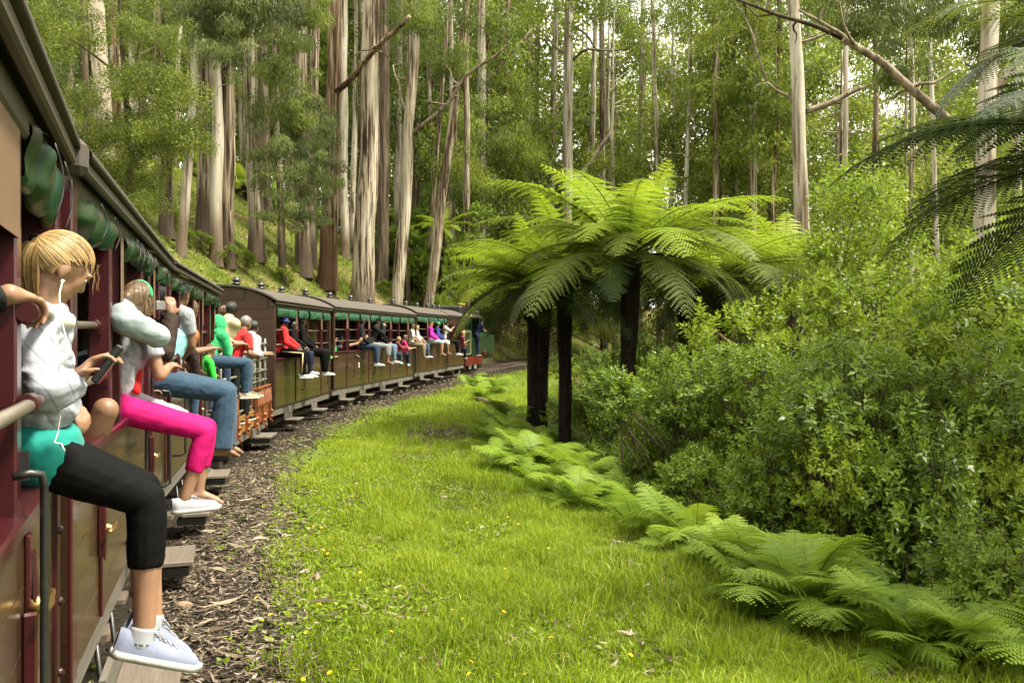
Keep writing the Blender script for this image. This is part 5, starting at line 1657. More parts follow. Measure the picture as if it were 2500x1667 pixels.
# ---- standing on the open wagon
zf = 0.56
J = stander(Wg, 0.35, -0.32, zf, 1.0, (0.14, 0.10), (1, 0.15, 0.0), hl=(0.36, 0.06, 1.50), hr=(0.32, 0.10, 1.46)); aim(J, (566, 757), True)
dm, DJ = P_("dark skinned man in cream shirt on the wagon taking a picture", J, 1.0, "skin_dark", "cream", 0.8, "denim_dark", 2.0, ("tanshoe", "tanshoe"), ("hair_black", 0.0), voxel=0.011, loose=0.03)
gadget("camera", "dark camera before the face of the man in cream shirt", dm.location + (DJ["wr"][0] + DJ["wr"][1]) * 0.5 + Wg.f * 0.07 + Vector((0, 0, 0.05)), Wg.f, Vector((0, 0, 1)), (0.14, 0.07, 0.09))
J = stander(Wg, 1.05, -0.28, zf, 1.0, (0.16, 0.16), (1, 0.5, -0.35), hl=(0.35, 0.36, 1.08), hr=(0.15, 0.36, 1.06)); aim(J, (601, 790), True)
P_("grey haired man in red polo shirt leaning on the wagon railing", J, 1.0, "skin_tan", "red", 0.8, "charcoal", 2.0, ("black", "black"), ("hair_grey", 0.0), voxel=0.011, loose=0.022)
J = stander(Wg, 0.75, -0.45, zf, 0.98, (0.10, 0.10), (1, 0.3, -0.2), hl=(0.25, 0.35, 1.1), hr=(0.05, 0.40, 1.08)); aim(J, (548, 765), True)
P_("brown haired man in cream top behind the wagon photographer", J, 0.98, "skin_fair", "cream", 0.8, "denim", 2.0, ("white", "white"), ("hair_brown", 0.0), voxel=0.012, loose=0.03)
J = stander(Wg, 1.55, -0.34, zf, 0.95, (0.10, 0.12), (1, 0.3, -0.1), hl=(0.25, 0.35, 1.12), hr=(0.0, 0.40, 1.1)); aim(J, (620, 800), True)
P_("black haired person in loose white shirt at the front of the wagon", J, 0.95, "skin_tan", "white", 1.6, "charcoal", 2.0, ("black", "black"), ("hair_black", 0.0), voxel=0.012, loose=0.035)

# ---- far carriages
far = dict(voxel=0.0125, legloose=0.016, loose=0.022)
J = sitter(D, 698, 0.95, 1.45, lean=(0.05, 0.02), look=(1, 0.3, -0.1), swing=(0.05, 0))
tp, TJ = P_("passenger in blue bucket hat, red jacket and striped black track pants", J, 0.95, "skin_brown", "red", 2.0, "black", 2.0, ("white", "white"), ("hair_black", 0.0), ("hat", "blue"), **far)
k = MB()
for i in (0, 1):
    for a, b in ((TJ["hip"][i], TJ["kn"][i]), (TJ["kn"][i], TJ["an"][i])):
        off = (-D.f * 0.066) + Vector((0, 0, 0.02))
        k.tube([a + off * 1.25, b + off], 0.012, 6)
k.build("side_stripe", M["cloth_cream"], tp)
J = sitter(D, 716, 0.85, 1.45, lean=(0.08, 0.04), look=(1, 0.4, -0.3), dz=0.0)
P_("child in black hooded jacket beside the red jacket", J, 0.85, "skin_brown", "black", 2.0, "navy", 2.0, ("white", "white"), ("hair_black", 0.02), **far)
J = sitter(D, 741, 0.98, 1.45, lean=(0.06, 0.02), look=(1, 0.4, -0.1), reach=0.46)
P_("passenger in black with wide black trousers and black-and-white shoes", J, 0.98, "skin_brown", "black", 2.0, "black", 2.0, ("white", "white"), ("hair_black", 0.0), voxel=0.0125, legloose=0.035, loose=0.03)
J = insider(D, 797, 1.0, -0.15, 1.10, (0.0, 0.0), (0.2, 1, 0.0), hl=(0.30, 0.15, 0.60), hr=(0.0, 0.2, 0.25))
P_("pale person in bright green shirt holding the post in the far carriage", J, 1.0, "skin_fair", "brightgreen", 1.5, "navy", 2.0, ("black", "black"), ("hair_brown", 0.02), voxel=0.012)
J = insider(E, 834, 1.0, -0.35, 1.05, (-0.15, 0.0), (1, 0.4, 0.1))
for i in (0, 1):
    sq = E.s_at(868 + 14 * i)
    J["kn"][i] = E.W(sq - 0.9, -0.25, 1.50); J["an"][i] = E.W(sq, 0.06, 1.62 + 0.06 * i); J["to"][i] = E.W(sq + 0.06, 0.16, 1.78 + 0.07 * i)
P_("reclining passenger whose two bare feet stick out over the lower rail", J, 1.0, "skin_tan", "charcoal", 2.0, "navy", 1.2, None, ("hair_black", 0.0), voxel=0.0125)
J = sitter(E, 884, 1.02, 1.45, lean=(0.0, 0.06), look=(1, 0.3, -0.2))
P_("balding man in dark grey jacket and dark jeans with white sneakers", J, 1.02, "skin_brown", "charcoal", 2.0, "denim_dark", 2.0, ("white", "white"), ("hair_black", 0.0), **far)
J = sitter(E, 912, 1.04, 1.45, lean=(0.15, 0.10), look=(1, 0.5, 0.05), hl=(0.42, 0.16, 0.66), hr=(0.32, 0.20, 0.64))
cm, CJ = P_("man in grey jacket pointing a camera, barefoot in grey trousers", J, 1.04, "skin_tan", "charcoal", 2.0, "grey", 1.6, None, ("hair_black", 0.0), ("cap", "black"), **far)
gadget("camera", "black camera held by the man in grey jacket", cm.location + (CJ["wr"][0] + CJ["wr"][1]) * 0.5 + E.f * 0.08, E.f - E.left * 0.4, Vector((0, 0, 1)), (0.13, 0.07, 0.09))
J = sitter(E, 930, 0.98, 1.45, lean=(0.05, 0.04), look=(1, 0.3, 0))
P_("passenger in black top, blue jeans and black-and-white shoes beside the camera man", J, 0.98, "skin_tan", "black", 2.0, "denim_light", 2.0, ("black", "white"), ("hair_black", 0.0), **far)
J = insider(E, 966, 0.72, -0.05, 1.22, (0.05, 0.05), (1, 0.4, 0), )
P_("blond child in dark red plaid behind the far rail", J, 0.78, "skin_fair", "plaid", 2.0, "denim", 2.0, ("white", "white"), ("hair_blonde", 0.0), voxel=0.013)
J = insider(E, 982, 0.85, -0.05, 1.18, (0.05, 0.05), (1, 0.4, 0), )
P_("girl in pink and white top behind the far rail", J, 0.85, "skin_fair", "hotpink", 1.2, "navy", 2.0, ("white", "white"), ("hair_brown", 0.05), voxel=0.013)
J = sitter(E, 1008, 0.92, 1.45, lean=(0.08, 0.04), look=(1, 0.3, 0))
P_("person in khaki trousers with hand raised, first of the pair left of the magenta jacket", J, 0.92, "skin_fair", "offwhite", 0.8, "khaki", 2.0, None, ("hair_brown", 0.04), **far)
J = sitter(E, 1019, 0.88, 1.45, lean=(0.08, 0.04), look=(1, 0.3, 0))
P_("curly blond person in blue jeans, second of the pair left of the magenta jacket", J, 0.88, "skin_fair", "offwhite", 1.5, "denim", 2.0, ("white", "white"), ("hair_blonde", 0.05), **far)
J = sitter(Fc, 1052, 1.0, 1.45, lean=(0.06, 0.05), look=(1, 0.4, 0))
P_("blonde woman in magenta jacket and white knee shorts with bare legs", J, 1.0, "skin_fair", "magenta", 2.0, "white", 1.1, (None, None), ("hair_blonde", 0.05), **far)
J = sitter(Fc, 1068, 0.98, 1.45, lean=(0.08, 0.05), look=(1, 0.4, -0.2), spread=0.06)
P_("person in green cap and blue jacket reading beside the magenta jacket", J, 0.98, "skin_tan", "blue", 2.0, "offwhite", 1.2, (None, None), ("hair_black", 0.0), ("cap", "green"), **far)
J = sitter(Fc, 1087, 1.05, 1.45, lean=(0.1, 0.06), look=(1, 0.4, 0), hl=(0.5, 0.16, 0.62), hr=(0.4, 0.2, 0.6), reach=0.46)
bm, BJ = P_("man with big black camera, black trousers and white shoes beside the van", J, 1.05, "skin_tan", "offwhite", 0.8, "black", 2.0, ("white", "white"), ("hair_black", 0.0), ("cap", "black"), **far)
gadget("camera", "long-lensed black camera of the man beside the van", bm.location + (BJ["wr"][0] + BJ["wr"][1]) * 0.5 + Fc.f * 0.08 + Vector((0, 0, 0.04)), Fc.f - Fc.left * 0.4, Vector((0, 0, 1)), (0.15, 0.12, 0.10))
J = insider(G, 1124, 1.0, -0.05, 1.15, (0.05, 0.08), (1, 0.4, 0), hl=(0.35, 0.22, 0.35), hr=(0.15, 0.2, 0.2))
P_("blonde passenger at the van window with a bare forearm out", J, 1.0, "skin_fair", "maroon" if "cloth_maroon" in M else "plaid", 0.5, "navy", 2.0, ("black", "black"), ("hair_blonde", 0.08), voxel=0.013)
J = stander(Lo, 2.0, -0.02, 0.82, 1.0, (0.1, 0.2), (1, 0.4, -0.1), hl=(0.4, 0.35, 1.1), hr=(-0.2, 0.4, 1.15))
P_("engine driver in dark blue overalls and black cap leaning out of the cab", J, 1.0, "skin_tan", "navy", 1.6, "navy", 2.0, ("black", "black"), ("hair_black", 0.0), ("cap", "black"), voxel=0.013, group="train crew")
flush_people()
# ------------------------------------------------------------------ foliage builders
def unit(v): return v / np.maximum(np.linalg.norm(v, axis=-1, keepdims=True), 1e-9)
def leaves(C, Dr, ln, wd, R=rng, up=None, fold=0.0, mid=0.45):
    n = len(C)
    Dr = unit(Dr)
    a = R.normal(size=(n, 3)) if up is None else up + R.normal(size=(n, 3)) * 0.35
    S = unit(np.cross(Dr, a))
    Nn = np.cross(S, Dr)
    ln = np.broadcast_to(np.asarray(ln, float), (n,))[:, None]; wd = np.broadcast_to(np.asarray(wd, float), (n,))[:, None]
    V = np.empty((n, 4, 3), np.float32)
    V[:, 0] = C
    V[:, 1] = C + Dr * ln * mid + S * wd * 0.5 + Nn * wd * fold
    V[:, 2] = C + Dr * ln - Nn * ln * 0.06
    V[:, 3] = C + Dr * ln * mid - S * wd * 0.5 + Nn * wd * fold
    F = np.arange(n * 4).reshape(n, 4)
    return V.reshape(-1, 3), F

def euc_crown(name, mat, seed, H, R0, ncl, per, ln, wd, droop=0.75, cr=(0.45, 1.0), top=0.6):
    R = np.random.default_rng(seed)
    Cs, Ds, vv = [], [], []
    for i in range(ncl):
        t = R.uniform(0, 1)
        prof = 0.35 + 0.65 * math.sin(math.pi * min(1, 0.15 + t * 0.8))
        a = R.uniform(0, 6.283); rr = R0 * prof * math.sqrt(R.uniform(0.02, 1))
        c = np.array([rr * math.cos(a), rr * math.sin(a), t * H])
        rad = R.uniform(*cr)
        k = int(per * (rad / cr[1]) ** 1.5) + 10
        q_ = unit(R.normal(size=(k, 3))) * (R.uniform(0.15, 1.0, (k, 1)) ** 0.5)
        p = q_ * np.array([rad * 0.95, rad * 0.95, rad * 0.70]) + R.normal(size=(k, 3)) * rad * 0.08
        d = R.normal(size=(k, 3)) * (1 - droop) + np.array([0, 0, -droop]) + unit(p) * 0.25
        Cs.append(c + p); Ds.append(d)
        vv.append(np.clip(0.46 + R.normal(0, 0.20) + R.normal(0, 0.11, k), 0, 1))
    C = np.concatenate(Cs); Dd = np.concatenate(Ds); v = np.concatenate(vv)
    k = len(C)
    V, F = leaves(C, Dd, R.uniform(0.7, 1.2, k) * ln, R.uniform(0.8, 1.2, k) * wd, R)
    me = np_mesh(name, V, F, var=np.repeat(v, 4))
    me.materials.append(M[mat])
    return me

def trunk_mb(path, radii, sides=14, seed=0, flare=0.55, rough=0.06, mb=None):
    """tapered trunk along path with uneven, ridged bark"""
    mb = mb or MB()
    pts = [Vector(p) for p in path]
    n = max(12, int((pts[-1] - pts[0]).length / 0.45))
    n = min(n, 46)
    V, F = [], []
    m = len(pts) - 1
    b0 = pts[0]
    for i in range(n + 1):
        t = i / n * m
        k = min(int(t), m - 1); u = t - k
        p = pts[k].lerp(pts[k + 1], u)
        r = radii[k] * (1 - u) + radii[k + 1] * u
        h = (p - b0).length
        fl = 1 + flare * math.exp(-h / (radii[0] * 1.8 + 0.05))
        wx = noise.noise(Vector((seed, h * 0.25, 1.3))) * 0.10 * min(1, h / 3); wy = noise.noise(Vector((seed + 9, h * 0.25, 7.3))) * 0.10 * min(1, h / 3)
        for j in range(sides):
            a = 2 * math.pi * j / sides
            ca, sa = math.cos(a), math.sin(a)
            q = 1 + rough * 1.6 * noise.noise(Vector((ca * 2.2 + seed, sa * 2.2, h * 0.35))) + rough * noise.noise(Vector((ca * 5 + seed, sa * 5, h * 0.9)))
            q *= fl * (1 + (fl - 1) * 0.2 * math.sin(3 * a + seed))
            V.append((p.x + ca * r * q + wx, p.y + sa * r * q + wy, p.z))
    for i in range(n):
        for j in range(sides):
            j2 = (j + 1) % sides
            F.append((i * sides + j, i * sides + j2, i * sides + sides + j2, i * sides + sides + j))
    F.append(tuple(range(n * sides, n * sides + sides)))
    mb.add(V, F, True)
    return mb

def frond_mesh(name, mat, L, e0, e1, npin, plen, npl, seed, plw=0.022, bare=0.12, vmean=0.5, side=0.0, sway=0.0):
    """fern frond: midrib arching from elevation e0 to e1 (degrees), pinnae each with rows of pinnules"""
    R = np.random.default_rng(seed)
    N = 40
    ang = np.radians(e0 + (e1 - e0) * np.linspace(0, 1, N) ** 1.15)
    az = np.radians(sway) * np.linspace(0, 1, N) ** 1.5
    ds = L / (N - 1)
    T = np.stack([np.sin(az) * np.cos(ang), np.cos(az) * np.cos(ang), np.sin(ang)], -1)
    Pp = np.concatenate([[np.zeros(3)], np.cumsum(T[:-1] * ds, 0)])
    C, Dd, LN, WD, UP, VV = [], [], [], [], [], []
    for i in range(npin):
        t = bare + (1 - bare) * (i + 0.5) / npin
        x = t * (N - 1); k = min(int(x), N - 2); u = x - k
        p = Pp[k] * (1 - u) + Pp[k + 1] * u
        tg = unit(T[k] * (1 - u) + T[k + 1] * u)
        S = unit(np.cross(tg, [0, 0, 1.0])) if abs(tg[2]) < 0.98 else np.array([1.0, 0, 0])
        U = np.cross(S, tg)
        tt = (t - bare) / (1 - bare)
        pl = plen * (math.sin(math.pi * (0.12 + 0.88 * tt) ** 0.85) ** 0.75) * R.uniform(0.88, 1.08) + 0.02
        for sg in (-1, 1):
            fw = 0.30 + 0.35 * tt
            d = unit(S * sg + tg * fw + U * 0.05)
            nq = max(3, int(npl * pl / plen))
            q = (np.arange(nq) + 0.5) / nq
            dro = np.array([0, 0, -1.0]) * R.uniform(0.15, 0.5)
            pos = p + d * (q * pl)[:, None] + dro * (q ** 2 * pl)[:, None]
            dq = unit(d + dro * (2 * q)[:, None])
            side_d = unit(np.cross(dq, U))
            w = plw * (1 - q ** 2 * 0.85) * (0.55 + 0.45 * pl / plen)
            for sg2 in (-1, 1):
                C.append(pos); Dd.append(side_d * sg2 + dq * 0.45); LN.append(w * R.uniform(0.85, 1.1)); WD.append(np.full(nq, pl / nq * 0.92))
                UP.append(np.repeat(U[None], nq, 0)); VV.append(np.clip(vmean + 0.18 * tt - 0.05 + R.normal(0, 0.07) + R.normal(0, 0.05, nq), 0, 1))
    C = np.concatenate(C); Dd = np.concatenate(Dd); LN = np.concatenate(LN); WD = np.concatenate(WD); UP = np.concatenate(UP); VV = np.concatenate(VV)
    n = len(C)
    Dd = unit(Dd); S = unit(np.cross(Dd, UP)); Nn = np.cross(S, Dd)
    V = np.empty((n, 4, 3), np.float32)
    V[:, 0] = C - S * WD[:, None] * 0.54
    V[:, 1] = C + S * WD[:, None] * 0.54
    V[:, 2] = C + Dd * LN[:, None] + S * WD[:, None] * 0.12 - Nn * LN[:, None] * 0.12
    V[:, 3] = C + Dd * LN[:, None] - S * WD[:, None] * 0.16 - Nn * LN[:, None] * 0.12
    F1 = np.arange(n * 4).reshape(n, 4)
    # midrib as a 3-sided tube
    rr = np.linspace(0.012, 0.002, N) * (L / 2.2) ** 0.5
    S0 = unit(np.cross(T, np.array([0, 0, 1.0]) + 1e-6)); U0 = np.cross(S0, T)
    ring = np.stack([Pp + S0 * rr[:, None], Pp - S0 * rr[:, None], Pp - U0 * rr[:, None] * 1.6], 1).reshape(-1, 3)
    i3 = np.arange((N - 1) * 3).reshape(N - 1, 3)
    F2 = np.stack([i3, np.roll(i3, -1, 1), np.roll(i3, -1, 1) + 3, i3 + 3], -1).reshape(-1, 4) + n * 4
    me = np_mesh(name, np.concatenate([V.reshape(-1, 3), ring]), np.concatenate([F1, F2]), var=np.concatenate([np.repeat(VV, 4), np.full(len(ring), 0.12)]))
    me.materials.append(M[mat])
    return me

FR = {}
for mat, key in (("frond_green", "g"), ("frond_dull", "u"), ("frond_shaded", "k")):
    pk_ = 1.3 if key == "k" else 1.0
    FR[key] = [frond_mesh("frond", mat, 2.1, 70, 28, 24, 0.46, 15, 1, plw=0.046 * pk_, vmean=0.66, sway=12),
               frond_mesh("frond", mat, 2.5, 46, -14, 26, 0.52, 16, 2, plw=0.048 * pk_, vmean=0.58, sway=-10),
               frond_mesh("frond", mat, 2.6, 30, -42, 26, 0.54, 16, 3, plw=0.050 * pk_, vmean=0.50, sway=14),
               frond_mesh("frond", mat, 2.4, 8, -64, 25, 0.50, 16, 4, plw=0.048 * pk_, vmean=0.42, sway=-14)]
FR["d"] = [frond_mesh("dead_frond", "frond_dead", 1.7, -35, -84, 18, 0.20, 7, 6, plw=0.02, vmean=0.4, sway=10), frond_mesh("dead_frond", "frond_dead", 1.4, -50, -88, 16, 0.16, 7, 7, plw=0.02, vmean=0.5, sway=-8)]

def frond_at(parent, me, az, tilt, sc, loc=(0, 0, 0), name="frond"):
    o = bpy.data.objects.new(name, me)
    COL.objects.link(o)
    o.parent = parent
    o.location = loc
    o.rotation_mode = 'XYZ'
    o.rotation_euler = (tilt, random.uniform(-0.22, 0.22), az)
    o.scale = (sc, sc, sc)
    return o

def tree_fern(label, x, y, crown_z, sc, key="g", nfr=26, seed=0, r=0.16, low=None, dead=4, lean=(0, 0), upright=4):
    R = random.Random(seed)
    zb = gz(x, y) - 0.1
    t = empty("tree_fern", (x, y, zb))
    tag(t, label, "tree fern", "tree ferns")
    h = crown_z - zb
    mb = trunk_mb([(-lean[0], -lean[1], 0), (-lean[0] * 0.4, -lean[1] * 0.4, h * 0.5), (0, 0, h)], [r * 0.95, r * 0.9, r * 1.2], 14, seed, 0.3, 0.25)
    tr = mb.build("trunk", M["fern_trunk_bark"], t)
    # frond stubs round the trunk top
    k = MB()
    for i in range(46):
        a = R.uniform(0, 6.28); hh = h - R.uniform(0.0, 0.7)
        k.tube([(r * math.cos(a) * 0.9, r * math.sin(a) * 0.9, hh), (r * 1.35 * math.cos(a), r * 1.35 * math.sin(a), hh + 0.08), (r * 1.6 * math.cos(a), r * 1.6 * math.sin(a), hh + 0.2)], [0.02, 0.016, 0.006], 4)
    k.build("frond_stub", M["fern_trunk_bark"], tr)
    for i in range(nfr):
        az = 2.4 * i + R.uniform(-0.35, 0.35)
        u = i / nfr
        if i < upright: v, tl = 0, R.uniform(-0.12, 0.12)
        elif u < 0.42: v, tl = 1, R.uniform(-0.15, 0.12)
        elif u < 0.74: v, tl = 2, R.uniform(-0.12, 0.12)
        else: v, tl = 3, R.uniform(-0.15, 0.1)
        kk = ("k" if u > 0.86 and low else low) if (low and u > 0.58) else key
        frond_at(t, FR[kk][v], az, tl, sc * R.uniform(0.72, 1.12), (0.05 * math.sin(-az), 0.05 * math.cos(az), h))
    for i in range(dead):
        frond_at(t, FR["d"][i % 2], R.uniform(0, 6.28), R.uniform(-0.1, 0.2), sc * R.uniform(0.8, 1.1), (0, 0, h - 0.12), "dead_frond")
    return t

# ------------------------------------------------------------------ eucalypt forest
SPRAY = [euc_crown("crown", "leaf_euc", 101, 5.0, 2.0, 24, 420, 0.20, 0.050, 0.72),
         euc_crown("crown", "leaf_euc_grey", 102, 6.0, 1.7, 26, 420, 0.21, 0.050, 0.78),
         euc_crown("crown", "leaf_euc_light", 103, 4.5, 2.2, 26, 380, 0.19, 0.052, 0.6),
         euc_crown("crown", "leaf_wattle", 104, 3.2, 1.9, 26, 360, 0.13, 0.055, 0.25, (0.4, 0.85))]
CROWN = [euc_crown("crown", "leaf_euc", 201, 17, 4.2, 84, 230, 0.36, 0.115, 0.6, (0.7, 1.8)),
         euc_crown("crown", "leaf_euc_light", 202, 16, 4.4, 84, 230, 0.36, 0.12, 0.5, (0.7, 1.8)),
         euc_crown("crown", "leaf_far_hazy", 203, 19, 4.8, 90, 220, 0.40, 0.14, 0.45, (0.8, 2.0)),
         euc_crown("crown", "leaf_euc_grey", 204, 18, 3.8, 78, 230, 0.36, 0.11, 0.65, (0.7, 1.7)),
         euc_crown("crown", "leaf_far_hazy", 205, 14, 5.0, 90, 210, 0.38, 0.14, 0.4, (0.8, 1.8))]

def hit(px, py, d0=20, d1=90):
    ds = np.linspace(d0, d1, 400)
    X = (px - HORX) / FPX * ds
    Z = EYE - (py - HORY) / FPX * ds
    g_ = ground(X, ds)
    i = np.argmax(g_ >= Z)
    return float(ds[i]) if g_[i] >= Z[i] else None

def crown_at(t, me, px, py, d, sc, rz=None, squash=1.0):
    p = P(px, py, d)
    o = bpy.data.objects.new("crown", me); COL.objects.link(o); o.parent = t
    o.location = p - t.location
    o.rotation_euler = (0, 0, random.uniform(0, 6.28) if rz is None else rz)
    o.scale = (sc, sc, sc * squash)
    return o

NT = [0]
def gum(label, bx, by, tx, wb, wt, bark, d=None, ty=-260, crowns=(), branches=(), flare=0.28, twig=(), ends=None, group="eucalyptus trunks on the hillside"):
    """base at photo pixel (bx,by) (d given: base on the ground at that depth), top towards (tx,0)"""
    NT[0] += 1
    sd = NT[0] * 3.7
    if d is None: d = hit(bx, by) or 45.0
    x = (bx - HORX) / FPX * d
    zb = gz(x, d) - 0.15
    t = empty("eucalyptus_tree", (x, d, zb))
    tag(t, label, "tree", group)
    ybase = HORY - (zb - EYE) / d * FPX
    k = (tx - bx) / (0 - max(by, 300)) if by != 0 else 0
    top = P(bx + k * (ty - by), ty, d)
    base = Vector((x, d, zb))
    rb, rt = wb * d / FPX / 2, wt * d / FPX / 2
    n = 5
    path = []
    for i in range(n + 1):
        u = i / n
        w = Vector((noise.noise(Vector((sd, u * 1.7, 0))), noise.noise(Vector((sd, u * 1.7, 5))), 0)) * 0.22 * math.sin(u * math.pi)
        path.append(base.lerp(top, u) + w - base)
    rad = [rb * (1 - i / n) + rt * 0.92 * (i / n) for i in range(n + 1)]
    mb = trunk_mb(path, rad, 16, sd, flare, 0.07)
    tr = mb.build("trunk", M[bark], t)
    # hanging bark ribbons
    if bark in ("bark_pale", "bark_brown", "bark_red"):
        R = random.Random(sd)
        for i in range(10):
            kb = MB()
            u = R.uniform(0.05, 0.8)
            q = u * n; j = min(int(q), n - 1); f = q - j
            c = path[j].lerp(path[j + 1], f); r = (rad[j] * (1 - f) + rad[j + 1] * f) * 1.04
            a = R.uniform(0, 6.28); ln = R.uniform(0.7, 2.6); w = R.uniform(0.03, 0.09)
            V, F = [], []
            for s in range(6):
                z = -ln * s / 5; o_ = r + 0.02 + 0.10 * (s / 5) ** 2 * R.uniform(0.2, 1.2)
                ww = w * (1 - 0.6 * s / 5)
                for sg in (-1, 1):
                    aa = a + sg * ww / r
                    V.append((c.x + math.cos(aa) * o_, c.y + math.sin(aa) * o_, c.z + z))
            F = [(s * 2, s * 2 + 1, s * 2 + 3, s * 2 + 2) for s in range(5)]
            kb.add(V, F, True)
            kb.build("bark_strip", M["bark_brown" if bark != "bark_red" else "bark_red"], tr)
    for bi, br in enumerate(branches):
        (ax, ay), (ex, ey), dd, w0, w1 = br[:5]
        a_, e_ = P(ax, ay, d), P(ex, ey, d + dd)
        pts = [p - base for p in branch_pts(a_, e_, sd + bi * 2.3, br[5] if len(br) > 5 else 0.12, 12)]
        rr = [(w0 + (w1 - w0) * i / 11) * d / FPX / 2 for i in range(12)]
        kb = MB().tube(pts, rr, 9)
        # side twigs
        R = random.Random(bi + NT[0])
        for s in range(br[6] if len(br) > 6 else 4):
            i = R.randint(4, 11)
            q = pts[i]
            kb.tube(branch_pts(q, q + Vector((R.uniform(-1, 1), R.uniform(-1, 1), R.uniform(-0.5, 0.9))) * R.uniform(0.6, 1.8), R.random() * 50, 0.2, 6), [rr[i] * 0.5 * (1 - v / 6) + 0.006 for v in range(6)], 5)
        kb.build("branch", M[br[7] if len(br) > 7 else "branch_bark"], tr)
    for cr in crowns:
        v, px, py, dd, sc = cr[:5]
        crown_at(t, SPRAY[v], px, py, d + dd, sc)
    if ends:
        o = bpy.data.objects.new("crown", CROWN[NT[0] % 5]); COL.objects.link(o); o.parent = t
        o.location = top - base - Vector((0, 0, 2.5)); s = random.uniform(0.75, 1.0); o.scale = (s, s, s * 0.8)
        o.rotation_euler = (0, 0, random.uniform(0, 6))
    return t

gum("mottled pale gum tree rising beside the carriage roof corner", 258, 420, 232, 42, 36, "bark_mottled", d=36, crowns=[(0, 150, 120, 2, 0.9)])
gum("dark thin crooked trunk just left of the mottled pale gum", 212, 420, 204, 17, 16, "bark_dark", d=33, crowns=[(3, 120, 260, 0, 0.9)])
gum("tan trunk with orange bark behind the light green wattle crown", 290, 430, 275, 22, 16, "bark_red", d=44, crowns=[(2, 300, 420, 0, 1.0)])
gum("straight tan gum at the hill crest nearest the wattle crown", 407, 578, 388, 34, 24, "bark_brown", crowns=[(1, 420, 60, 3, 0.8)])
gum("slim smooth grey gum leaning right with its foot on the litter bank", 440, 622, 484, 24, 15, "bark_smooth", branches=[((440, 330), (520, 230), -1, 10, 4, 0.06, 1)])
gum("thin twin stem beside the straight tan gum", 424, 560, 448, 12, 8, "bark_smooth", d=45, ends=False)
gum("strip-barked brown gum with dark foot, first of the close trio", 502, 585, 508, 44, 32, "bark_brown", crowns=[(1, 500, 130, -4, 0.75), (0, 470, 40, -3, 0.8)])
gum("pale grey gum squeezed in the middle of the close trio", 527, 645, 521, 30, 24, "bark_smooth", crowns=[(1, 540, 180, -3, 0.7)])
gum("orange-footed brown gum, last of the close trio", 553, 650, 551, 38, 28, "bark_brown", crowns=[(1, 590, 80, -3, 0.9)])
gum("pale trunk with black foot standing alone left of the leafy gum", 626, 636, 612, 38, 32, "bark_pale", crowns=[(1, 640, 90, -4, 0.9), (0, 600, 60, -3, 0.7)])
gum("dark charred trunk close behind the pale one with black foot", 655, 645, 640, 24, 20, "bark_dark", d=46, crowns=[(1, 680, 220, -8, 0.8)])
gum("spindly mottled stem draped in dark hanging leaves", 690, 690, 676, 18, 12, "bark_brown", crowns=[(1, 665, 420, -2, 0.75), (1, 680, 560, -3, 0.6), (0, 700, 300, -2, 0.7)])
gum("straight brown gum rising right above the carriage roof edge", 741, 716, 732, 40, 28, "bark_brown", crowns=[(1, 770, 560, -4, 0.45), (0, 740, 40, -5, 0.7)], d=40)
gum("white streaked gum close behind the straight brown one", 760, 690, 768, 26, 20, "bark_pale", d=43, crowns=[(1, 790, 480, -3, 0.7)])
gum("red-footed gum with peeled pale upper trunk and forked limb", 797, 722, 818, 46, 28, "bark_red", d=41, branches=[((808, 235), (1000, 40), -4, 15, 9, 0.06, 3, "bark_red")], crowns=[(1, 760, 430, -6, 0.55)])
gum("thin straight cream gum left of the biggest white gum", 843, 640, 838, 22, 18, "bark_smooth", d=50)
gum("biggest white streaked gum in front, standing behind the carriage roofs", 880, 760, 908, 56, 38, "bark_pale", d=40, flare=0.35)
gum("dark brown gum in the shade just right of the biggest white gum", 932, 620, 938, 30, 22, "bark_dark", d=50, crowns=[(0, 950, 130, 3, 0.9)])
gum("straight pale grey gum far behind the dark brown one", 970, 560, 977, 20, 18, "bark_smooth", d=58)
gum("leaning cream gum second from the engine", 962, 745, 1018, 32, 19, "bark_pale", d=42, branches=[((1003, 330), (1240, 110), -3, 11, 5, 0.07, 5), ((1000, 300), (960, 160), 2, 8, 3)], crowns=[(0, 1000, 60, -2, 0.8)])
gum("dark leaning gum nearest the engine", 1032, 750, 1140, 28, 14, "bark_brown", d=44, crowns=[(0, 1090, 160, -2, 0.8)])
gum("thin stem leaning beside the dark leaning gum", 1030, 700, 1096, 12, 8, "bark_brown", d=50, ends=False)
gum("smooth white gum standing over the engine", 1176, 600, 1174, 24, 20, "bark_smooth", d=56, branches=[((1180, 210), (1300, 70), 0, 9, 4, 0.08, 4)], crowns=[(0, 1160, 470, -3, 1.2), (2, 1120, 480, -5, 1.1)])
gum("slender orange-brown gum between engine and tree ferns", 1232, 560, 1240, 15, 13, "bark_red", d=62, branches=[((1236, 190), (1190, 205), 0, 5, 2, 0.05, 2, "bark_red")], crowns=[(2, 1260, 420, -6, 1.1)])
gum("pale gum with forked limb rising behind the tallest fern frond", 1378, 540, 1388, 28, 22, "bark_smooth", d=66, branches=[((1385, 470), (1495, 320), 0, 14, 9, 0.06, 3), ((1390, 150), (1600, 75), -2, 8, 3, 0.12, 6), ((1395, 60), (1510, 160), 2, 7, 3, 0.12, 6), ((1380, 130), (1300, 60), 0, 7, 3, 0.1, 4)], crowns=[(2, 1480, 110, -4, 1.3), (0, 1560, 60, 0, 1.3), (2, 1330, 90, -3, 1.2), (0, 1620, 190, 4, 1.2)])
gum("short bright trunk glimpsed behind bare dark branches", 1562, 520, 1568, 15, 12, "bark_smooth", d=72, branches=[((1565, 300), (1500, 440), -6, 6, 3, 0.1, 6, "twig_bark"), ((1560, 270), (1680, 290), -6, 5, 2, 0.1, 6, "twig_bark")])
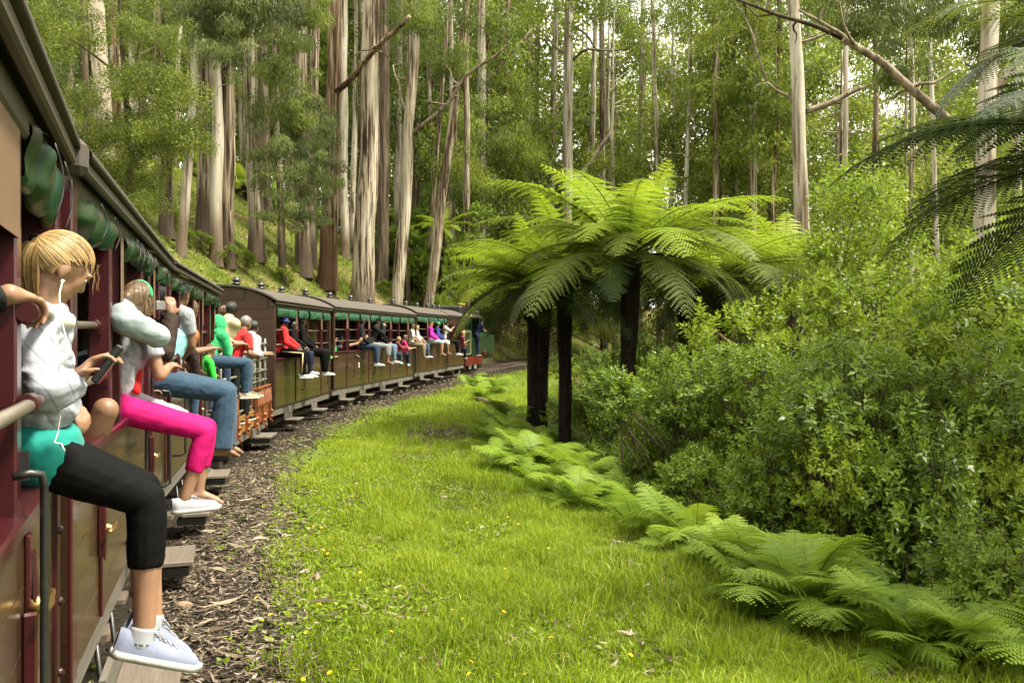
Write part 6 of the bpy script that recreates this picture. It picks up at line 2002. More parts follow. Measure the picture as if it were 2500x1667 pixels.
gum("tall smooth white gum with long side limb right of the tree ferns", 1985, 700, 1946, 44, 26, "bark_smooth", d=33, branches=[((1968, 272), (2160, 196), 0, 17, 8, 0.05, 4), ((1956, 265), (1872, 200), 0, 9, 5, 0.08, 2), ((1872, 200), (1808, 20), 0, 5, 3, 0.06, 3), ((1950, 105), (2040, 75), 0, 9, 5, 0.1, 3)], crowns=[(2, 1830, 120, 6, 0.8), (2, 1720, 90, 8, 0.9), (0, 2010, 60, 6, 0.9), (2, 1660, 130, 10, 0.9)])
gum("thin rusty stem left of the tall smooth white gum", 1882, 600, 1898, 11, 8, "bark_red", d=48, ends=False, crowns=[(2, 1860, 330, 0, 1.0)])
gum("massive pale gum at the edge with a limb arching across the top", 2368, 700, 2412, 64, 36, "bark_smooth", d=22, branches=[((2345, 320), (2060, 95), -1, 25, 15, 0.05, 3), ((2060, 95), (1800, 0), -1, 13, 6, 0.06, 6, "twig_bark"), ((2075, 100), (1950, 25), -1, 10, 5, 0.08, 4), ((2400, 260), (2500, 130), 0, 24, 14, 0.05, 2), ((2330, 340), (2240, 320), -2, 8, 4, 0.1, 2, "twig_bark")], crowns=[(1, 2150, 90, 2, 0.8), (0, 2080, 60, 3, 0.7), (1, 2260, 120, 4, 0.9), (0, 2380, 90, 5, 0.9), (1, 2480, 160, 4, 0.9), (0, 2200, 200, 8, 0.7)])

# slender gums further back between the big ones
ORD = ("first second third fourth fifth sixth seventh eighth ninth tenth eleventh twelfth thirteenth fourteenth fifteenth sixteenth seventeenth eighteenth nineteenth twentieth twenty-first twenty-second twenty-third twenty-fourth twenty-fifth").split()
Rs = random.Random(41)
for i, px in enumerate((300, 345, 465, 590, 705, 860, 905, 995, 1060, 1105, 1140, 1205, 1275, 1310, 1345, 1430, 1475, 1610, 1660, 1740, 1830, 2040, 2120, 2230, 2290)):
    dd = Rs.uniform(48, 62)
    if px > 1150 and px < 1500: dd = Rs.uniform(64, 74)
    if px > 1990: dd = Rs.uniform(34, 44)
    w = Rs.uniform(11, 19)
    gum("slender %s gum, %s from the left of the thin trunks behind the big gums" % (("pale", "brown", "cream")[i % 3], ORD[i]), px, 600, px + Rs.uniform(-22, 26), w, w * 0.7, ("bark_smooth", "bark_brown", "bark_pale")[i % 3], d=dd, crowns=[(Rs.choice((0, 2)), px + Rs.uniform(-30, 30), -190, 0, 1.0)], group="slender gums behind the big trunks")
# forest of further trees
BGTR = []
for s in range(3):
    mb = trunk_mb([(0, 0, -0.3), (0.15 * s - 0.1, 0.1, 9), (0.2, -0.1, 20), (0.1, 0.1, 30)], [0.30, 0.24, 0.17, 0.05], 9, 60 + s, 0.4, 0.08)
    R = random.Random(s)
    for i in range(16):
        z = R.uniform(5, 26); a = R.uniform(0, 6.28); l = R.uniform(1.4, 3.6)
        p = Vector((0.1, 0, z))
        mb.tube(branch_pts(p, p + Vector((math.cos(a) * l, math.sin(a) * l, R.uniform(-0.3, 1.8))), R.random() * 40, 0.12, 6), [0.07, 0.06, 0.05, 0.04, 0.03, 0.015], 5)
    me = mb.mesh("trunk")
    me.materials.append(M[("bark_smooth", "bark_brown", "bark_pale")[s]])
    BGTR.append(me)
R = random.Random(5)
placed = []
def far_tree(px, d, ci, lift=0.0, sc=1.0, label=None, cat="tree"):
    x = (px - HORX) / FPX * d
    t = empty("forest_tree", (x, d, gz(x, d) - 0.2), R.uniform(0, 6.28))
    tag(t, label, cat, "trees of the forest behind")
    s = sc * R.uniform(0.85, 1.15)
    link("trunk", BGTR[R.randint(0, 2)], None, t).scale = (s * R.uniform(0.7, 1.2),) * 2 + (s,)
    o = link("crown", CROWN[ci], None, t, (0, 0, lift), (0, 0, R.uniform(0, 6.28)))
    o.scale = (s, s, s)
    return t
for i in range(70):
    for _ in range(40):
        d = R.uniform(50, 78) if i < 38 else R.uniform(78, 140)
        px = R.uniform(-60, 2560)
        x = (px - HORX) / FPX * d
        sdv = float(side_dist([x], [d])[0])
        if abs(sdv) < 4: continue
        if all((x - a) ** 2 + (d - b) ** 2 > 14 for a, b in placed): break
    placed.append((x, d))
    right = px > 1250
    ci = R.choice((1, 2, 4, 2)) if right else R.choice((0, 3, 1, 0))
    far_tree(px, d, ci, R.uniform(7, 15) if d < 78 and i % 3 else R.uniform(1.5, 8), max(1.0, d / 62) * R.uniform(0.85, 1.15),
             "tall leafy tree of the pale forest right of the engine" if right else "tall dark leafy tree of the forest behind the gum trunks")
# nearer mid-depth trees that fill the right half
for i, (px, d, ci, lift, sc) in enumerate([(1500, 58, 1, 1.5, 0.8), (1640, 60, 2, 1.0, 0.85), (1760, 54, 1, 2, 0.8), (2060, 46, 1, 2.5, 0.75), (2210, 48, 2, 1, 0.8), (2480, 36, 0, 1, 0.75), (1310, 78, 0, 2, 0.9), (1430, 84, 2, 4, 1.0), (2290, 60, 2, 2, 0.9), (1880, 66, 2, 1, 0.9)]):
    far_tree(px, d, ci, lift, sc, "mid-distance leafy tree, %s of those rising behind the tree ferns and shrubs from the left" % ["third", "fifth", "sixth", "eighth", "ninth", "eleventh", "first", "second", "tenth", "seventh"][i])

# light small-leaved wattle in front of the trunks at upper left
wz = P(330, 700, 24)
t = empty("wattle_tree", (wz.x, wz.y, gz(wz.x, wz.y)))
tag(t, "light green small-leaved tree spreading in front of the left trunks", "tree")
base = Vector(t.location)
tp = [Vector((0, 0, -0.2)), P(320, 430, 24) - base, P(300, 150, 24) - base, P(290, -60, 24) - base]
tr = trunk_mb(tp, [0.12, 0.10, 0.07, 0.03], 10, 77, 0.3).build("trunk", M["twig_bark"], t)
for (px, py, dd, sc) in [(355, 60, 0, 0.7), (370, 180, -1, 0.62), (340, 330, 0, 0.75), (420, 310, -1, 0.62), (450, 330, -0.5, 0.5), (300, 420, 0, 0.7), (330, 470, -1, 0.5), (180, 330, 0, 0.6), (130, 60, 0, 0.8)]:
    o = crown_at(t, SPRAY[3], px, py + 45, 24 + dd, sc)
    kb = MB().tube(branch_pts(tp[1].lerp(tp[2], random.random()), P(px, py, 24 + dd) - base, px * 0.1, 0.12, 7), [0.05, 0.045, 0.04, 0.03, 0.025, 0.02, 0.01], 6)
    kb.build("branch", M["twig_bark"], tr)

# ------------------------------------------------------------------ shrubs
def shrub_mesh(name, mat, seed, H, Rr, nsh, per, ln, wd, gap=0.35):
    R = np.random.default_rng(seed)
    lob = [(R.uniform(-0.8, 0.8) * Rr, R.uniform(-0.8, 0.8) * Rr, H * R.uniform(0.25, 0.85), R.uniform(0.22, 0.46) * Rr) for _ in range(13)]
    C, Dd, LN, VV, UPv = [], [], [], [], []
    mbv = MB()
    for i in range(nsh):
        lx, ly, lz, lr = lob[R.integers(len(lob))]
        v = R.normal(size=3); v[2] = v[2] * 0.9 + 0.25; v /= np.linalg.norm(v)
        q = lr * R.uniform(0.5, 1.12) ** 0.8
        tip = np.array([lx, ly, lz]) + v * q * np.array([1, 1, 0.85])
        ax = unit(v + np.array([0, 0, 0.7]) + R.normal(size=3) * 0.25)
        k = int(per * R.uniform(0.7, 1.3))
        a = np.arange(k) * 2.4 + R.uniform(0, 6)
        e1 = unit(np.cross(ax, [0.3, 0.5, 0.81])); e2 = np.cross(ax, e1)
        op = np.linspace(0.25, 1.0, k)[::-1]
        rad = e1 * np.cos(a)[:, None] + e2 * np.sin(a)[:, None]
        d = ax * (1.05 - op)[:, None] + rad * op[:, None] + np.array([0, 0, -0.12])
        st = tip - ax * (op * 0.16)[:, None]
        C.append(st); Dd.append(d); LN.append(ln * R.uniform(0.75, 1.15) * (0.6 + 0.5 * op)); UPv.append(np.repeat(ax[None], k, 0))
        VV.append(np.clip(0.42 + R.normal(0, 0.10) + 0.28 * (1 - op) + R.normal(0, 0.09, k), 0, 1))
        if i % 8 == 0:
            j_ = R.normal(size=3) * 0.25
            mbv.tube([(lx * 0.7 + j_[0], ly * 0.7 + j_[1], lz * 0.62 + j_[2]), ((lx + tip[0]) / 2, (ly + tip[1]) / 2, (lz * 0.6 + tip[2] * 0.4)), tuple(tip)], [0.008, 0.006, 0.003], 3, cap=False)
    C = np.concatenate(C); Dd = np.concatenate(Dd); LN = np.concatenate(LN); VV = np.concatenate(VV); UPv = np.concatenate(UPv)
    V, F = leaves(C, Dd, LN, LN * wd, R, UPv, 0.10)
    me = np_mesh(name, V, F, var=np.repeat(VV, 4)); me.materials.append(M[mat])
    for i in range(5):
        a = R.uniform(0, 6.28)
        mbv.tube(branch_pts((0.1 * math.cos(a), 0.1 * math.sin(a), -0.2), (Rr * 0.5 * math.cos(a), Rr * 0.5 * math.sin(a), H * 0.75), i + seed, 0.16, 9), [0.02, 0.019, 0.017, 0.015, 0.013, 0.011, 0.009, 0.007, 0.004], 6)
    st = mbv.mesh("stem"); st.materials.append(M["twig_bark"])
    return me, st, H
SH = [shrub_mesh("leaves", "leaf_shrub", 301, 2.4, 1.5, 1300, 12, 0.078, 0.44),
      shrub_mesh("leaves", "leaf_shrub", 302, 3.6, 1.8, 1800, 12, 0.082, 0.42),
      shrub_mesh("leaves", "leaf_shrub_light", 303, 2.8, 1.6, 1400, 12, 0.08, 0.46),
      shrub_mesh("leaves", "leaf_shrub_light", 304, 4.4, 1.9, 1800, 12, 0.095, 0.46),
      shrub_mesh("leaves", "leaf_shrub", 305, 5.2, 2.0, 2000, 12, 0.092, 0.42)]
def shrub(px, top, d, v, label, sx=1.0, group="shrubs in the gully", zb=None):
    x = (px - HORX) / FPX * d
    z0 = gz(x, d) if zb is None else zb
    zt = EYE - (top - HORY) / FPX * d
    need = zt - z0
    opts = (0, 1, 4) if v in (0, 1, 4) else (2, 3)
    v = next((q for q in opts if SH[q][2] >= need * 0.82), opts[-1])
    lv, st, H = SH[v]
    t = empty("shrub", (x, d, z0), random.uniform(0, 6.28))
    tag(t, label, "shrub", group)
    s = max(0.35, (zt - z0) / (H * 0.98))
    for nm, me in (("leaves", lv), ("stem", st)):
        o = link(nm, me, None, t)
        o.scale = (0.62 * sx + 0.5 * s * sx, 0.62 * sx + 0.5 * s * sx, s)
    return t
shr = [(1575, 900, 13.4, 0), (1640, 930, 12.6, 0), (1700, 860, 12, 1), (1800, 830, 11.4, 1), (1930, 800, 10.8, 2), (2050, 830, 10, 1), (2180, 790, 9.6, 2), (2310, 800, 9, 1), (2440, 740, 9, 2),
       (1715, 690, 15, 4), (1790, 650, 15.2, 3), (1870, 690, 14.6, 4), (1950, 670, 14, 3), (2080, 640, 13.6, 3), (2200, 600, 13, 3), (2350, 590, 12.6, 3), (2490, 540, 12.6, 3),
       (1650, 1010, 11, 0), (1770, 1020, 10.2, 0), (1890, 1030, 9.4, 1), (2020, 1040, 8.7, 1), (2140, 1050, 8.2, 0), (2290, 1040, 7.7, 2), (2430, 980, 7.4, 1), (1590, 1040, 12.0, 0),
       (2230, 1230, 6.9, 0), (2400, 1240, 6.4, 1)]
ordn = ["first", "second", "third", "fourth", "fifth", "sixth", "seventh", "eighth", "ninth", "tenth"]
rows = [(sorted(shr[:9]), "middle row"), (sorted(shr[9:17]), "tall back row"), (sorted(shr[17:]), "low front row")]
for row, nm in rows:
    for i, (px, top, d, v) in enumerate(row):
        shrub(px, top, d, v, "glossy %sshrub, %s from the tree ferns in the thicket's %s" % ("yellow-green " if v in (2, 3) else "dark green ", ordn[i], nm), 0.60 if px < 1720 else (0.75 if nm == "low front row" else 1.0))
for i, (px, top, d) in enumerate([(1410, 905, 21.5), (1455, 860, 19.5), (1515, 830, 20.5), (1575, 840, 21), (1640, 800, 19.5)]):
    shrub(px, top, d, 1 if i % 2 else 0, "dark shrub in the shade behind the fern trunks, %s from the left" % ordn[i], 0.8, "shaded shrubs behind the fern trunks")
# sapling with bright leaves and dark forked stems
x0 = P(2010, 900, 15)
t = empty("young_tree", (x0.x, x0.y, gz(x0.x, x0.y)))
tag(t, "young yellow-green tree with thin dark forked stems before the massive pale gum", "tree")
base = Vector(t.location)
kb = MB()
stems = [((2020, 1000), (2062, 640), 0.035, 0.022), ((2062, 640), (2105, 420), 0.022, 0.008), ((2062, 640), (2060, 480), 0.018, 0.006), ((2045, 770), (2210, 660), 0.022, 0.008), ((2050, 730), (2180, 520), 0.018, 0.006), ((2110, 700), (2300, 610), 0.015, 0.006)]
for i, (a, b, r0, r1) in enumerate(stems):
    kb.tube([p - base for p in branch_pts(P(a[0], a[1], 15), P(b[0], b[1], 15), i * 3.1, 0.06, 9)], [r0 + (r1 - r0) * k / 8 for k in range(9)], 7)
tr = kb.build("trunk", M["twig_bark"], t)
def leaf_cloud(name, mat, pts, per, spread, ln, wd, seed):
    R = np.random.default_rng(seed)
    C, VV = [], []
    for p in pts:
        k = int(per * R.uniform(0.6, 1.3))
        C.append(np.array(p) + R.normal(size=(k, 3)) * spread * R.uniform(0.6, 1.2)); VV.append(np.clip(0.5 + R.normal(0, 0.12) + R.normal(0, 0.12, k), 0, 1))
    C = np.concatenate(C); VV = np.concatenate(VV)
    d = R.normal(size=C.shape) + np.array([0, 0, -0.25])
    V, F = leaves(C, d, ln * R.uniform(0.7, 1.2, len(C)), ln * wd, R, np.repeat(np.array([[0, 0, 1.0]]), len(C), 0))
    me = np_mesh(name, V, F, var=np.repeat(VV, 4)); me.materials.append(M[mat]); return me
pts = []
R = random.Random(9)
for i in range(120):
    u = R.random(); py = 420 + 330 * u
    px = 2095 + R.uniform(-1, 1) * (40 + 130 * math.sqrt(u)) + 40 * u
    pts.append(tuple(P(px, py, 15 + R.uniform(-1.2, 1.2)) - base))
link("crown", leaf_cloud("crown", "leaf_shrub_light", pts, 75, 0.17, 0.10, 0.5, 5), None, t)

# hillside undergrowth between the trunks
und = [(300, 540, 3), (330, 560, 2), (365, 500, 3), (470, 470, 2), (575, 480, 3), (590, 520, 2), (665, 540, 2), (640, 470, 3), (705, 540, 0), (775, 560, 3), (850, 560, 2), (910, 600, 0), (905, 560, 3), (1000, 600, 0), (1040, 560, 2), (1080, 560, 3), (1000, 560, 3), (1110, 560, 2),
       (700, 480, 4), (560, 400, 4), (820, 480, 4), (470, 380, 4), (1150, 520, 4), (1210, 480, 4), (1290, 540, 3), (1090, 480, 4), (350, 400, 4), (950, 480, 4), (1030, 440, 4)]
UO = ("first second third fourth fifth sixth seventh eighth ninth tenth eleventh twelfth thirteenth fourteenth fifteenth sixteenth seventeenth eighteenth nineteenth twentieth twenty-first twenty-second twenty-third twenty-fourth twenty-fifth twenty-sixth twenty-seventh twenty-eighth twenty-ninth thirtieth").split()
R = random.Random(3)
for i, (px, top, v) in enumerate(und):
    d = R.uniform(50, 60)
    x = (px - HORX) / FPX * d
    z0 = gz(x, d)
    zt = EYE - (top - HORY) / FPX * d
    if zt - z0 < 1.2: z0 = zt - 1.8
    shrub(px, top, d, v, "%s green bush, %s along the hillside behind the gum trunks" % ("dark" if v in (0, 1, 4) else "bright", UO[sorted(q[0] * 1000 + q[1] for q in und).index(px * 1000 + top)]), 1.25, "hillside bushes", zb=None if zt - gz(x, d) > 1.2 else zt - 1.8)
for i, (px, py) in enumerate([(585, 660), (550, 655), (430, 575), (700, 700), (1090, 640), (880, 725), (935, 720), (640, 640), (340, 480), (480, 620)]):
    d = hit(px, py) or 42
    shrub(px, py - 28, d, 2, "small leafy sprout on the litter bank, %s counting from the near carriages" % ["fifth", "fourth", "second", "seventh", "tenth", "eighth", "ninth", "sixth", "first", "third"][i], 0.5, "sprouts on the bank")

# ------------------------------------------------------------------ tree ferns
def fern_px(label, px, d, cpy, sc, **k):
    p = P(px, cpy, d)
    return tree_fern(label, p.x, p.y, p.z, sc, **k)
fern_px("leftmost tree fern, spreading low fronds over the engine", 1300, 17.6, 705, 1.0, nfr=32, seed=3, r=0.125, low="u", dead=8, upright=2)
fern_px("second tree fern with black trunk in the middle of the group", 1378, 16.8, 680, 1.02, nfr=34, seed=8, r=0.135, low="u", dead=4, upright=3)
fern_px("tallest tree fern with bright upright fronds", 1535, 15.4, 625, 1.18, nfr=46, seed=12, r=0.165, low="u", dead=4, upright=6)
fern_px("tree fern at the right end of the group, half behind shrubs", 1745, 17.5, 685, 1.15, nfr=38, seed=21, r=0.17, low="u", dead=5, upright=4)
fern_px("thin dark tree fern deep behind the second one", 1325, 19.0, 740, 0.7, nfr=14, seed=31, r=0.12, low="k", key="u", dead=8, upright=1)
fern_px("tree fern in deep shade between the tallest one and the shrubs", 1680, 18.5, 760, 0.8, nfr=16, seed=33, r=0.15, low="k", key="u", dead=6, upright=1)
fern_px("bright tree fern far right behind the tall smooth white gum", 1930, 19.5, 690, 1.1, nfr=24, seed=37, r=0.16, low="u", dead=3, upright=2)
tree_fern("dark tree fern hanging in from the picture's right edge", 4.25, 5.4, 3.05, 0.74, key="k", low="k", nfr=26, seed=55, r=0.16, dead=2, upright=1)
tree_fern("green tree fern over the top right corner", 6.3, 8.4, 5.0, 0.9, key="u", low="k", nfr=24, seed=61, r=0.16, dead=2, upright=3)
# tree ferns deep on the hillside
for i, (px, py, s) in enumerate([(600, 520, 0.8), (660, 610, 0.6), (1075, 560, 0.8), (745, 560, 0.7), (480, 540, 0.7)]):
    d = 46 + i
    p = P(px, py, d)
    tree_fern("green tree fern on the shaded hillside behind the gum trunks", p.x, p.y, max(p.z, gz(p.x, p.y) + 1.0), s * 1.3, nfr=14, seed=70 + i, dead=1, upright=1)

# bracken along the verge edge
BR = [frond_mesh("frond", "bracken_green", 0.85, 78, 10, 15, 0.24, 13, 21, plw=0.030, bare=0.28, vmean=0.60, sway=10),
      frond_mesh("frond", "bracken_green", 0.95, 66, -25, 16, 0.27, 14, 22, plw=0.032, bare=0.25, vmean=0.5, sway=-14),
      frond_mesh("frond", "bracken_green", 0.75, 52, -40, 15, 0.24, 13, 23, plw=0.030, bare=0.2, vmean=0.42, sway=12)]
def bracken(x, y, sc, n, seed, label, group):
    R = random.Random(seed)
    t = empty("bracken_fern", (x, y, gz(x, y) - 0.03))
    tag(t, label, "fern", group)
    for i in range(n):
        a = R.uniform(0, 6.28); rr = R.uniform(0, 0.28) * sc
        frond_at(t, BR[i % 3], 2.4 * i + R.uniform(-0.4, 0.4), R.uniform(-0.25, 0.2), sc * R.uniform(0.75, 1.15), (rr * math.cos(a), rr * math.sin(a), 0))
R = random.Random(17)
n_b = 0
NB = []
CAND = []
for i in range(900):
    if n_b >= 104: break
    y = R.uniform(4.6, 15.5); x = R.uniform(-1, 5)
    r_ = float(side_dist([x], [y])[0]); v_ = float(verge_w(np.array([x]), np.array([y]))[0])
    if not (-0.30 < r_ - v_ < 1.15): continue
    px = HORX + FPX * x / y
    if px > 2620: continue
    n_b += 1
    CAND.append((x, y, R.uniform(0.65, 1.0) if y < 7 else R.uniform(0.55, 0.95), i))
NB = sorted(q[1] for q in CAND if q[1] < 7)
for x, y, sc, i in CAND:
    if y < 7:
        k_ = NB.index(y)
        bracken(x, y, sc, 14, i, "lush bracken fern, %s from the camera in the near corner right of the grass" % (ordn[k_] if k_ < 10 else UO[min(k_, 29)]), "bracken in the near corner")
    else:
        bracken(x, y, sc, 12, i, "bracken fern clump along the edge of the grass verge", "bracken along the verge")
for (px, d, s) in [(1215, 17, 0.9), (1240, 19, 1.0), (1290, 16.2, 0.9), (1340, 18, 1.1), (1180, 24, 1.0), (1150, 30, 1.0), (1210, 28, 1.2), (1450, 16, 1.0), (1420, 19, 1.2)]:
    x = (px - HORX) / FPX * d
    bracken(x, d, s, 12, int(px), "fern clump on the ground under the tree ferns", "ferns under the tree ferns")
# ------------------------------------------------------------------ grass, litter, flowers
def blades(X, Y, H, Wd, lean, var, R):
    n = len(X)
    Z = ground(X, Y)
    a = R.uniform(0, 6.283, n); b = R.uniform(0, 6.283, n)
    s = np.stack([np.cos(a), np.sin(a), np.zeros(n)], -1) * (Wd * 0.5)[:, None]
    l = np.stack([np.cos(b), np.sin(b), np.zeros(n)], -1) * (H * lean)[:, None]
    base = np.stack([X, Y, Z - 0.005], -1)
    up = np.array([0, 0, 1.0])
    V = np.empty((n, 5, 3), np.float32)
    V[:, 0] = base - s; V[:, 1] = base + s
    mid = base + l * 0.35 + up * (H * 0.58)[:, None]
    V[:, 2] = mid - s * 0.75; V[:, 3] = mid + s * 0.75
    V[:, 4] = base + l + up * (H * np.clip(1.0 - lean * 0.35, 0.4, 1))[:, None]
    i = np.arange(n)[:, None] * 5
    return V.reshape(-1, 3), i + np.array([[0, 1, 3, 2]]), i + np.array([[2, 3, 4]]), np.repeat(var, 5)
def scatter(n, y0, y1, R, rmin, rmaxoff, x0=-5.5, x1=4.6, pw=1.0):
    Y = y0 + (y1 - y0) * R.uniform(0, 1, n) ** pw
    X = R.uniform(x0, x1, n)
    px = HORX + FPX * X / Y
    r = side_dist(X, Y)
    v = verge_w(X, Y)
    k = (r > rmin + 0.45 * wob(X, Y, 1.1)) & (r < v + rmaxoff) & (px > -60) & (px < 2560)
    return X[k], Y[k], r[k], v[k]
R = np.random.default_rng(77)
VS, Q, T3, VA = [], [], [], []
nb = 0
for n, y0, y1, hs in ((290000, 3.6, 8.5, 1.02), (185000, 8.5, 15, 1.15), (90000, 15, 30, 1.5), (30000, 30, 60, 2.1)):
    X, Y, r, v = scatter(n, y0, y1, R, 1.72, 0.6, x0=-5.5 if y0 < 25 else -8, x1=4.6)
    m = wob(X, Y, 0.9); m2 = wob(X + 13, Y - 7, 2.6)
    q = np.clip((r - 1.8) / np.maximum(v - 1.8, 0.1), 0, 1)
    edge = np.clip((r - 1.5) / 0.9, 0, 1)
    tall = np.clip(0.22 + 0.45 * q + 0.45 * m2 + 0.25 * wob(X - 3, Y + 9, 5.5), 0.06, 1.3)
    thin = np.clip(0.5 * wob(X - 5, Y + 3, 1.7) + 1.5 * np.clip(q - 0.78, 0, 1) * np.clip((9.5 - Y) / 4, 0, 1.2) , 0, 1)
    k = (R.uniform(0, 1, len(X)) > thin * 0.75) & (R.uniform(0, 1, len(X)) < edge)
    # worn litter patch further along
    k &= ~((np.hypot((X + 0.6) / 1.3, (Y - 15.6) / 2.2) < 1 + 0.3 * m2) & (R.uniform(0, 1, len(X)) < 0.85))
    X, Y, tall, m, m2, thin = X[k], Y[k], tall[k], m[k], m2[k], thin[k]
    H = (0.035 + 0.16 * tall * R.uniform(0.3, 1.25, len(X))) * hs ** 0.5
    Wd = R.uniform(0.004, 0.0085, len(X)) * hs * (1 + 0.4 * (tall < 0.4))
    ln = R.uniform(0.1, 1.0, len(X))
    var = np.clip(0.50 + 0.16 * m + 0.10 * m2 + R.normal(0, 0.20, len(X)), 0, 1)
    V, a, b, c = blades(X, Y, H, Wd, ln, var, R)
    VS.append(V); Q.append(a + nb); T3.append(b + nb); VA.append(c); nb += len(V)
me = np_mesh("grass", np.concatenate(VS), [np.concatenate(Q), np.concatenate(T3)], var=np.concatenate(VA))
tag(link("grass", me, M["grass_blade"]), "bright green grass of the verge beside the train", "grass", kind="stuff")

# taller tufts
X, Y, r, v = scatter(5200, 3.6, 17, R, 2.4, 0.5)
k = R.uniform(0, 1, len(X)) < np.clip((r - 2.2) / 2.4, 0.1, 1) * np.clip(0.5 + wob(X, Y, 1.5), 0, 1)
X, Y = X[k], Y[k]
n = 16
X = np.repeat(X, n) + R.normal(0, 0.022, len(X) * n); Y = np.repeat(Y, n) + R.normal(0, 0.022, len(Y) * n)
V, a, b, c = blades(X, Y, R.uniform(0.10, 0.30, len(X)), R.uniform(0.005, 0.010, len(X)), R.uniform(0.15, 0.9, len(X)), np.clip(R.normal(0.5, 0.2, len(X)), 0, 1), R)
me = np_mesh("grass_tuft", V, [a, b], var=c)
tag(link("grass_tuft", me, M["grass_blade"]), "taller grass tufts rising from the verge", "grass", kind="stuff")
# grass on the hillside bank
Yh = R.uniform(24, 64, 150000); Xh = R.uniform(-24, 3, 150000)
rh = side_dist(Xh, Yh)
k = (rh < -2.0) & (rh > -17) & (wob(Xh, Yh, 0.8) + 0.5 * wob(Xh, Yh, 2.3) > R.uniform(-0.9, 1.2, len(Xh)))
Xh, Yh = Xh[k], Yh[k]
V, a, b, c = blades(Xh, Yh, R.uniform(0.08, 0.32, len(Xh)), R.uniform(0.012, 0.03, len(Xh)), R.uniform(0.2, 1.0, len(Xh)), np.clip(R.normal(0.42, 0.2, len(Xh)), 0, 1), R)
me = np_mesh("bank_grass", V, [a, b], var=c)
tag(link("bank_grass", me, M["grass_blade"]), "rough grass on the bank behind the train", "grass", kind="stuff")
# low broad weeds / clover rosettes
X, Y, r, v = scatter(34000, 3.6, 16, R, 1.25, 0.3)
k = R.uniform(0, 1, len(X)) < np.where(r < 1.75, 0.12, np.clip(0.9 - 0.25 * (r - 1.75), 0.12, 1))
k &= wob(X, Y, 2.0) > -0.35
X, Y = X[k], Y[k]
n = len(X); per = 5
C = np.repeat(np.stack([X, Y, ground(X, Y) + 0.012], -1), per, 0) + R.normal(0, 0.012, (n * per, 3)) * np.array([1, 1, 0.4])
a = R.uniform(0, 6.28, n * per)
Dd = np.stack([np.cos(a), np.sin(a), R.uniform(0.1, 0.9, n * per)], -1)
V, F = leaves(C, Dd, R.uniform(0.025, 0.06, n * per), R.uniform(0.016, 0.03, n * per), R, np.repeat(np.array([[0, 0, 1.0]]), n * per, 0))
vv = np.clip(0.45 + np.repeat(R.normal(0, 0.12, n), per) + R.normal(0, 0.08, n * per), 0, 1)
me = np_mesh("clover", V, F, var=np.repeat(vv, 4))
tag(link("clover", me, M["grass_blade"]), "low broad-leaved weeds among the grass", "weeds", kind="stuff")

# dry stalks among the grass
X, Y, r, v = scatter(26000, 3.8, 16, R, 2.2, 0.8)
q = (r - 2.4) / np.maximum(v - 2.4, 0.1)
k = R.uniform(0, 1, len(X)) < np.clip(0.35 + 1.2 * (q - 0.62) * (Y < 9.5), 0.25, 0.95)
X, Y = X[k], Y[k]
V, a, b, c = blades(X, Y, R.uniform(0.04, 0.16, len(X)), R.uniform(0.003, 0.007, len(X)), R.uniform(0.4, 2.2, len(X)), R.uniform(0.1, 0.9, len(X)), R)
me = np_mesh("dry_grass", V, [a, b], var=c)
tag(link("dry_grass", me, M["dry_blade"]), "dry straw stalks among the grass", "straw", kind="stuff")

# eucalyptus leaf and bark litter
def litter(n, y0, y1, rmin, rmax, lo, hi, seed, x0=-6, x1=4, left=False):
    R = np.random.default_rng(seed)
    Y = R.uniform(y0, y1, n); X = R.uniform(x0, x1, n)
    r = side_dist(X, Y)
    k = (r > rmin) & (r < rmax)
    X, Y, r = X[k], Y[k], r[k]
    m = len(X)
    ln = R.uniform(lo, hi, m); wd = np.clip(ln * R.uniform(0.12, 0.26, m), 0.006, 0.035)
    a = R.uniform(0, 6.283, m)
    d = np.stack([np.cos(a), np.sin(a), R.normal(0, 0.13, m)], -1); d = unit(d)
    s = np.stack([-np.sin(a), np.cos(a), R.normal(0, 0.35, m)], -1); s = unit(s)
    c = np.stack([X, Y, ground(X, Y) + R.uniform(0.006, 0.035, m)], -1)
    curl = R.uniform(-0.12, 0.2, m)[:, None] * ln[:, None] * np.array([0, 0, 1.0])
    bend = s * (R.normal(0, 0.12, m) * ln)[:, None]
    V = np.empty((m, 6, 3), np.float32)
    V[:, 0] = c - d * ln[:, None] * 0.5 + curl * 0.6
    V[:, 1] = c - d * ln[:, None] * 0.12 + s * wd[:, None] * 0.5 + bend
    V[:, 2] = c + d * ln[:, None] * 0.2 + s * wd[:, None] * 0.42 + bend
    V[:, 3] = c + d * ln[:, None] * 0.5 + curl
    V[:, 4] = c + d * ln[:, None] * 0.2 - s * wd[:, None] * 0.42 + bend
    V[:, 5] = c - d * ln[:, None] * 0.12 - s * wd[:, None] * 0.5 + bend
    i = np.arange(m)[:, None] * 6
    F = np.concatenate([i + np.array([[0, 1, 4, 5]]), i + np.array([[1, 2, 3, 4]])])
    var = np.clip(R.beta(1.6, 1.5, m), 0, 1)
    return V.reshape(-1, 3), F, np.repeat(var, 6)
parts = [litter(150000, 3.2, 12, 0.95, 1.95, 0.025, 0.085, 1), litter(60000, 12, 34, 0.95, 1.9, 0.045, 0.11, 2), litter(12000, 3.6, 12, 1.95, 6.6, 0.05, 0.12, 3), litter(14000, 13, 18.5, 3.2, 6, 0.07, 0.15, 5, -3, 2), litter(3500, 3.2, 11, 1.0, 2.1, 0.10, 0.26, 4)]
parts.append(litter(42000, 24, 66, -15, -1.9, 0.16, 0.42, 9, -24, 2))
VS, FS, VA, nb = [], [], [], 0
for V, F, v in parts:
    VS.append(V); FS.append(F + nb); VA.append(v); nb += len(V)
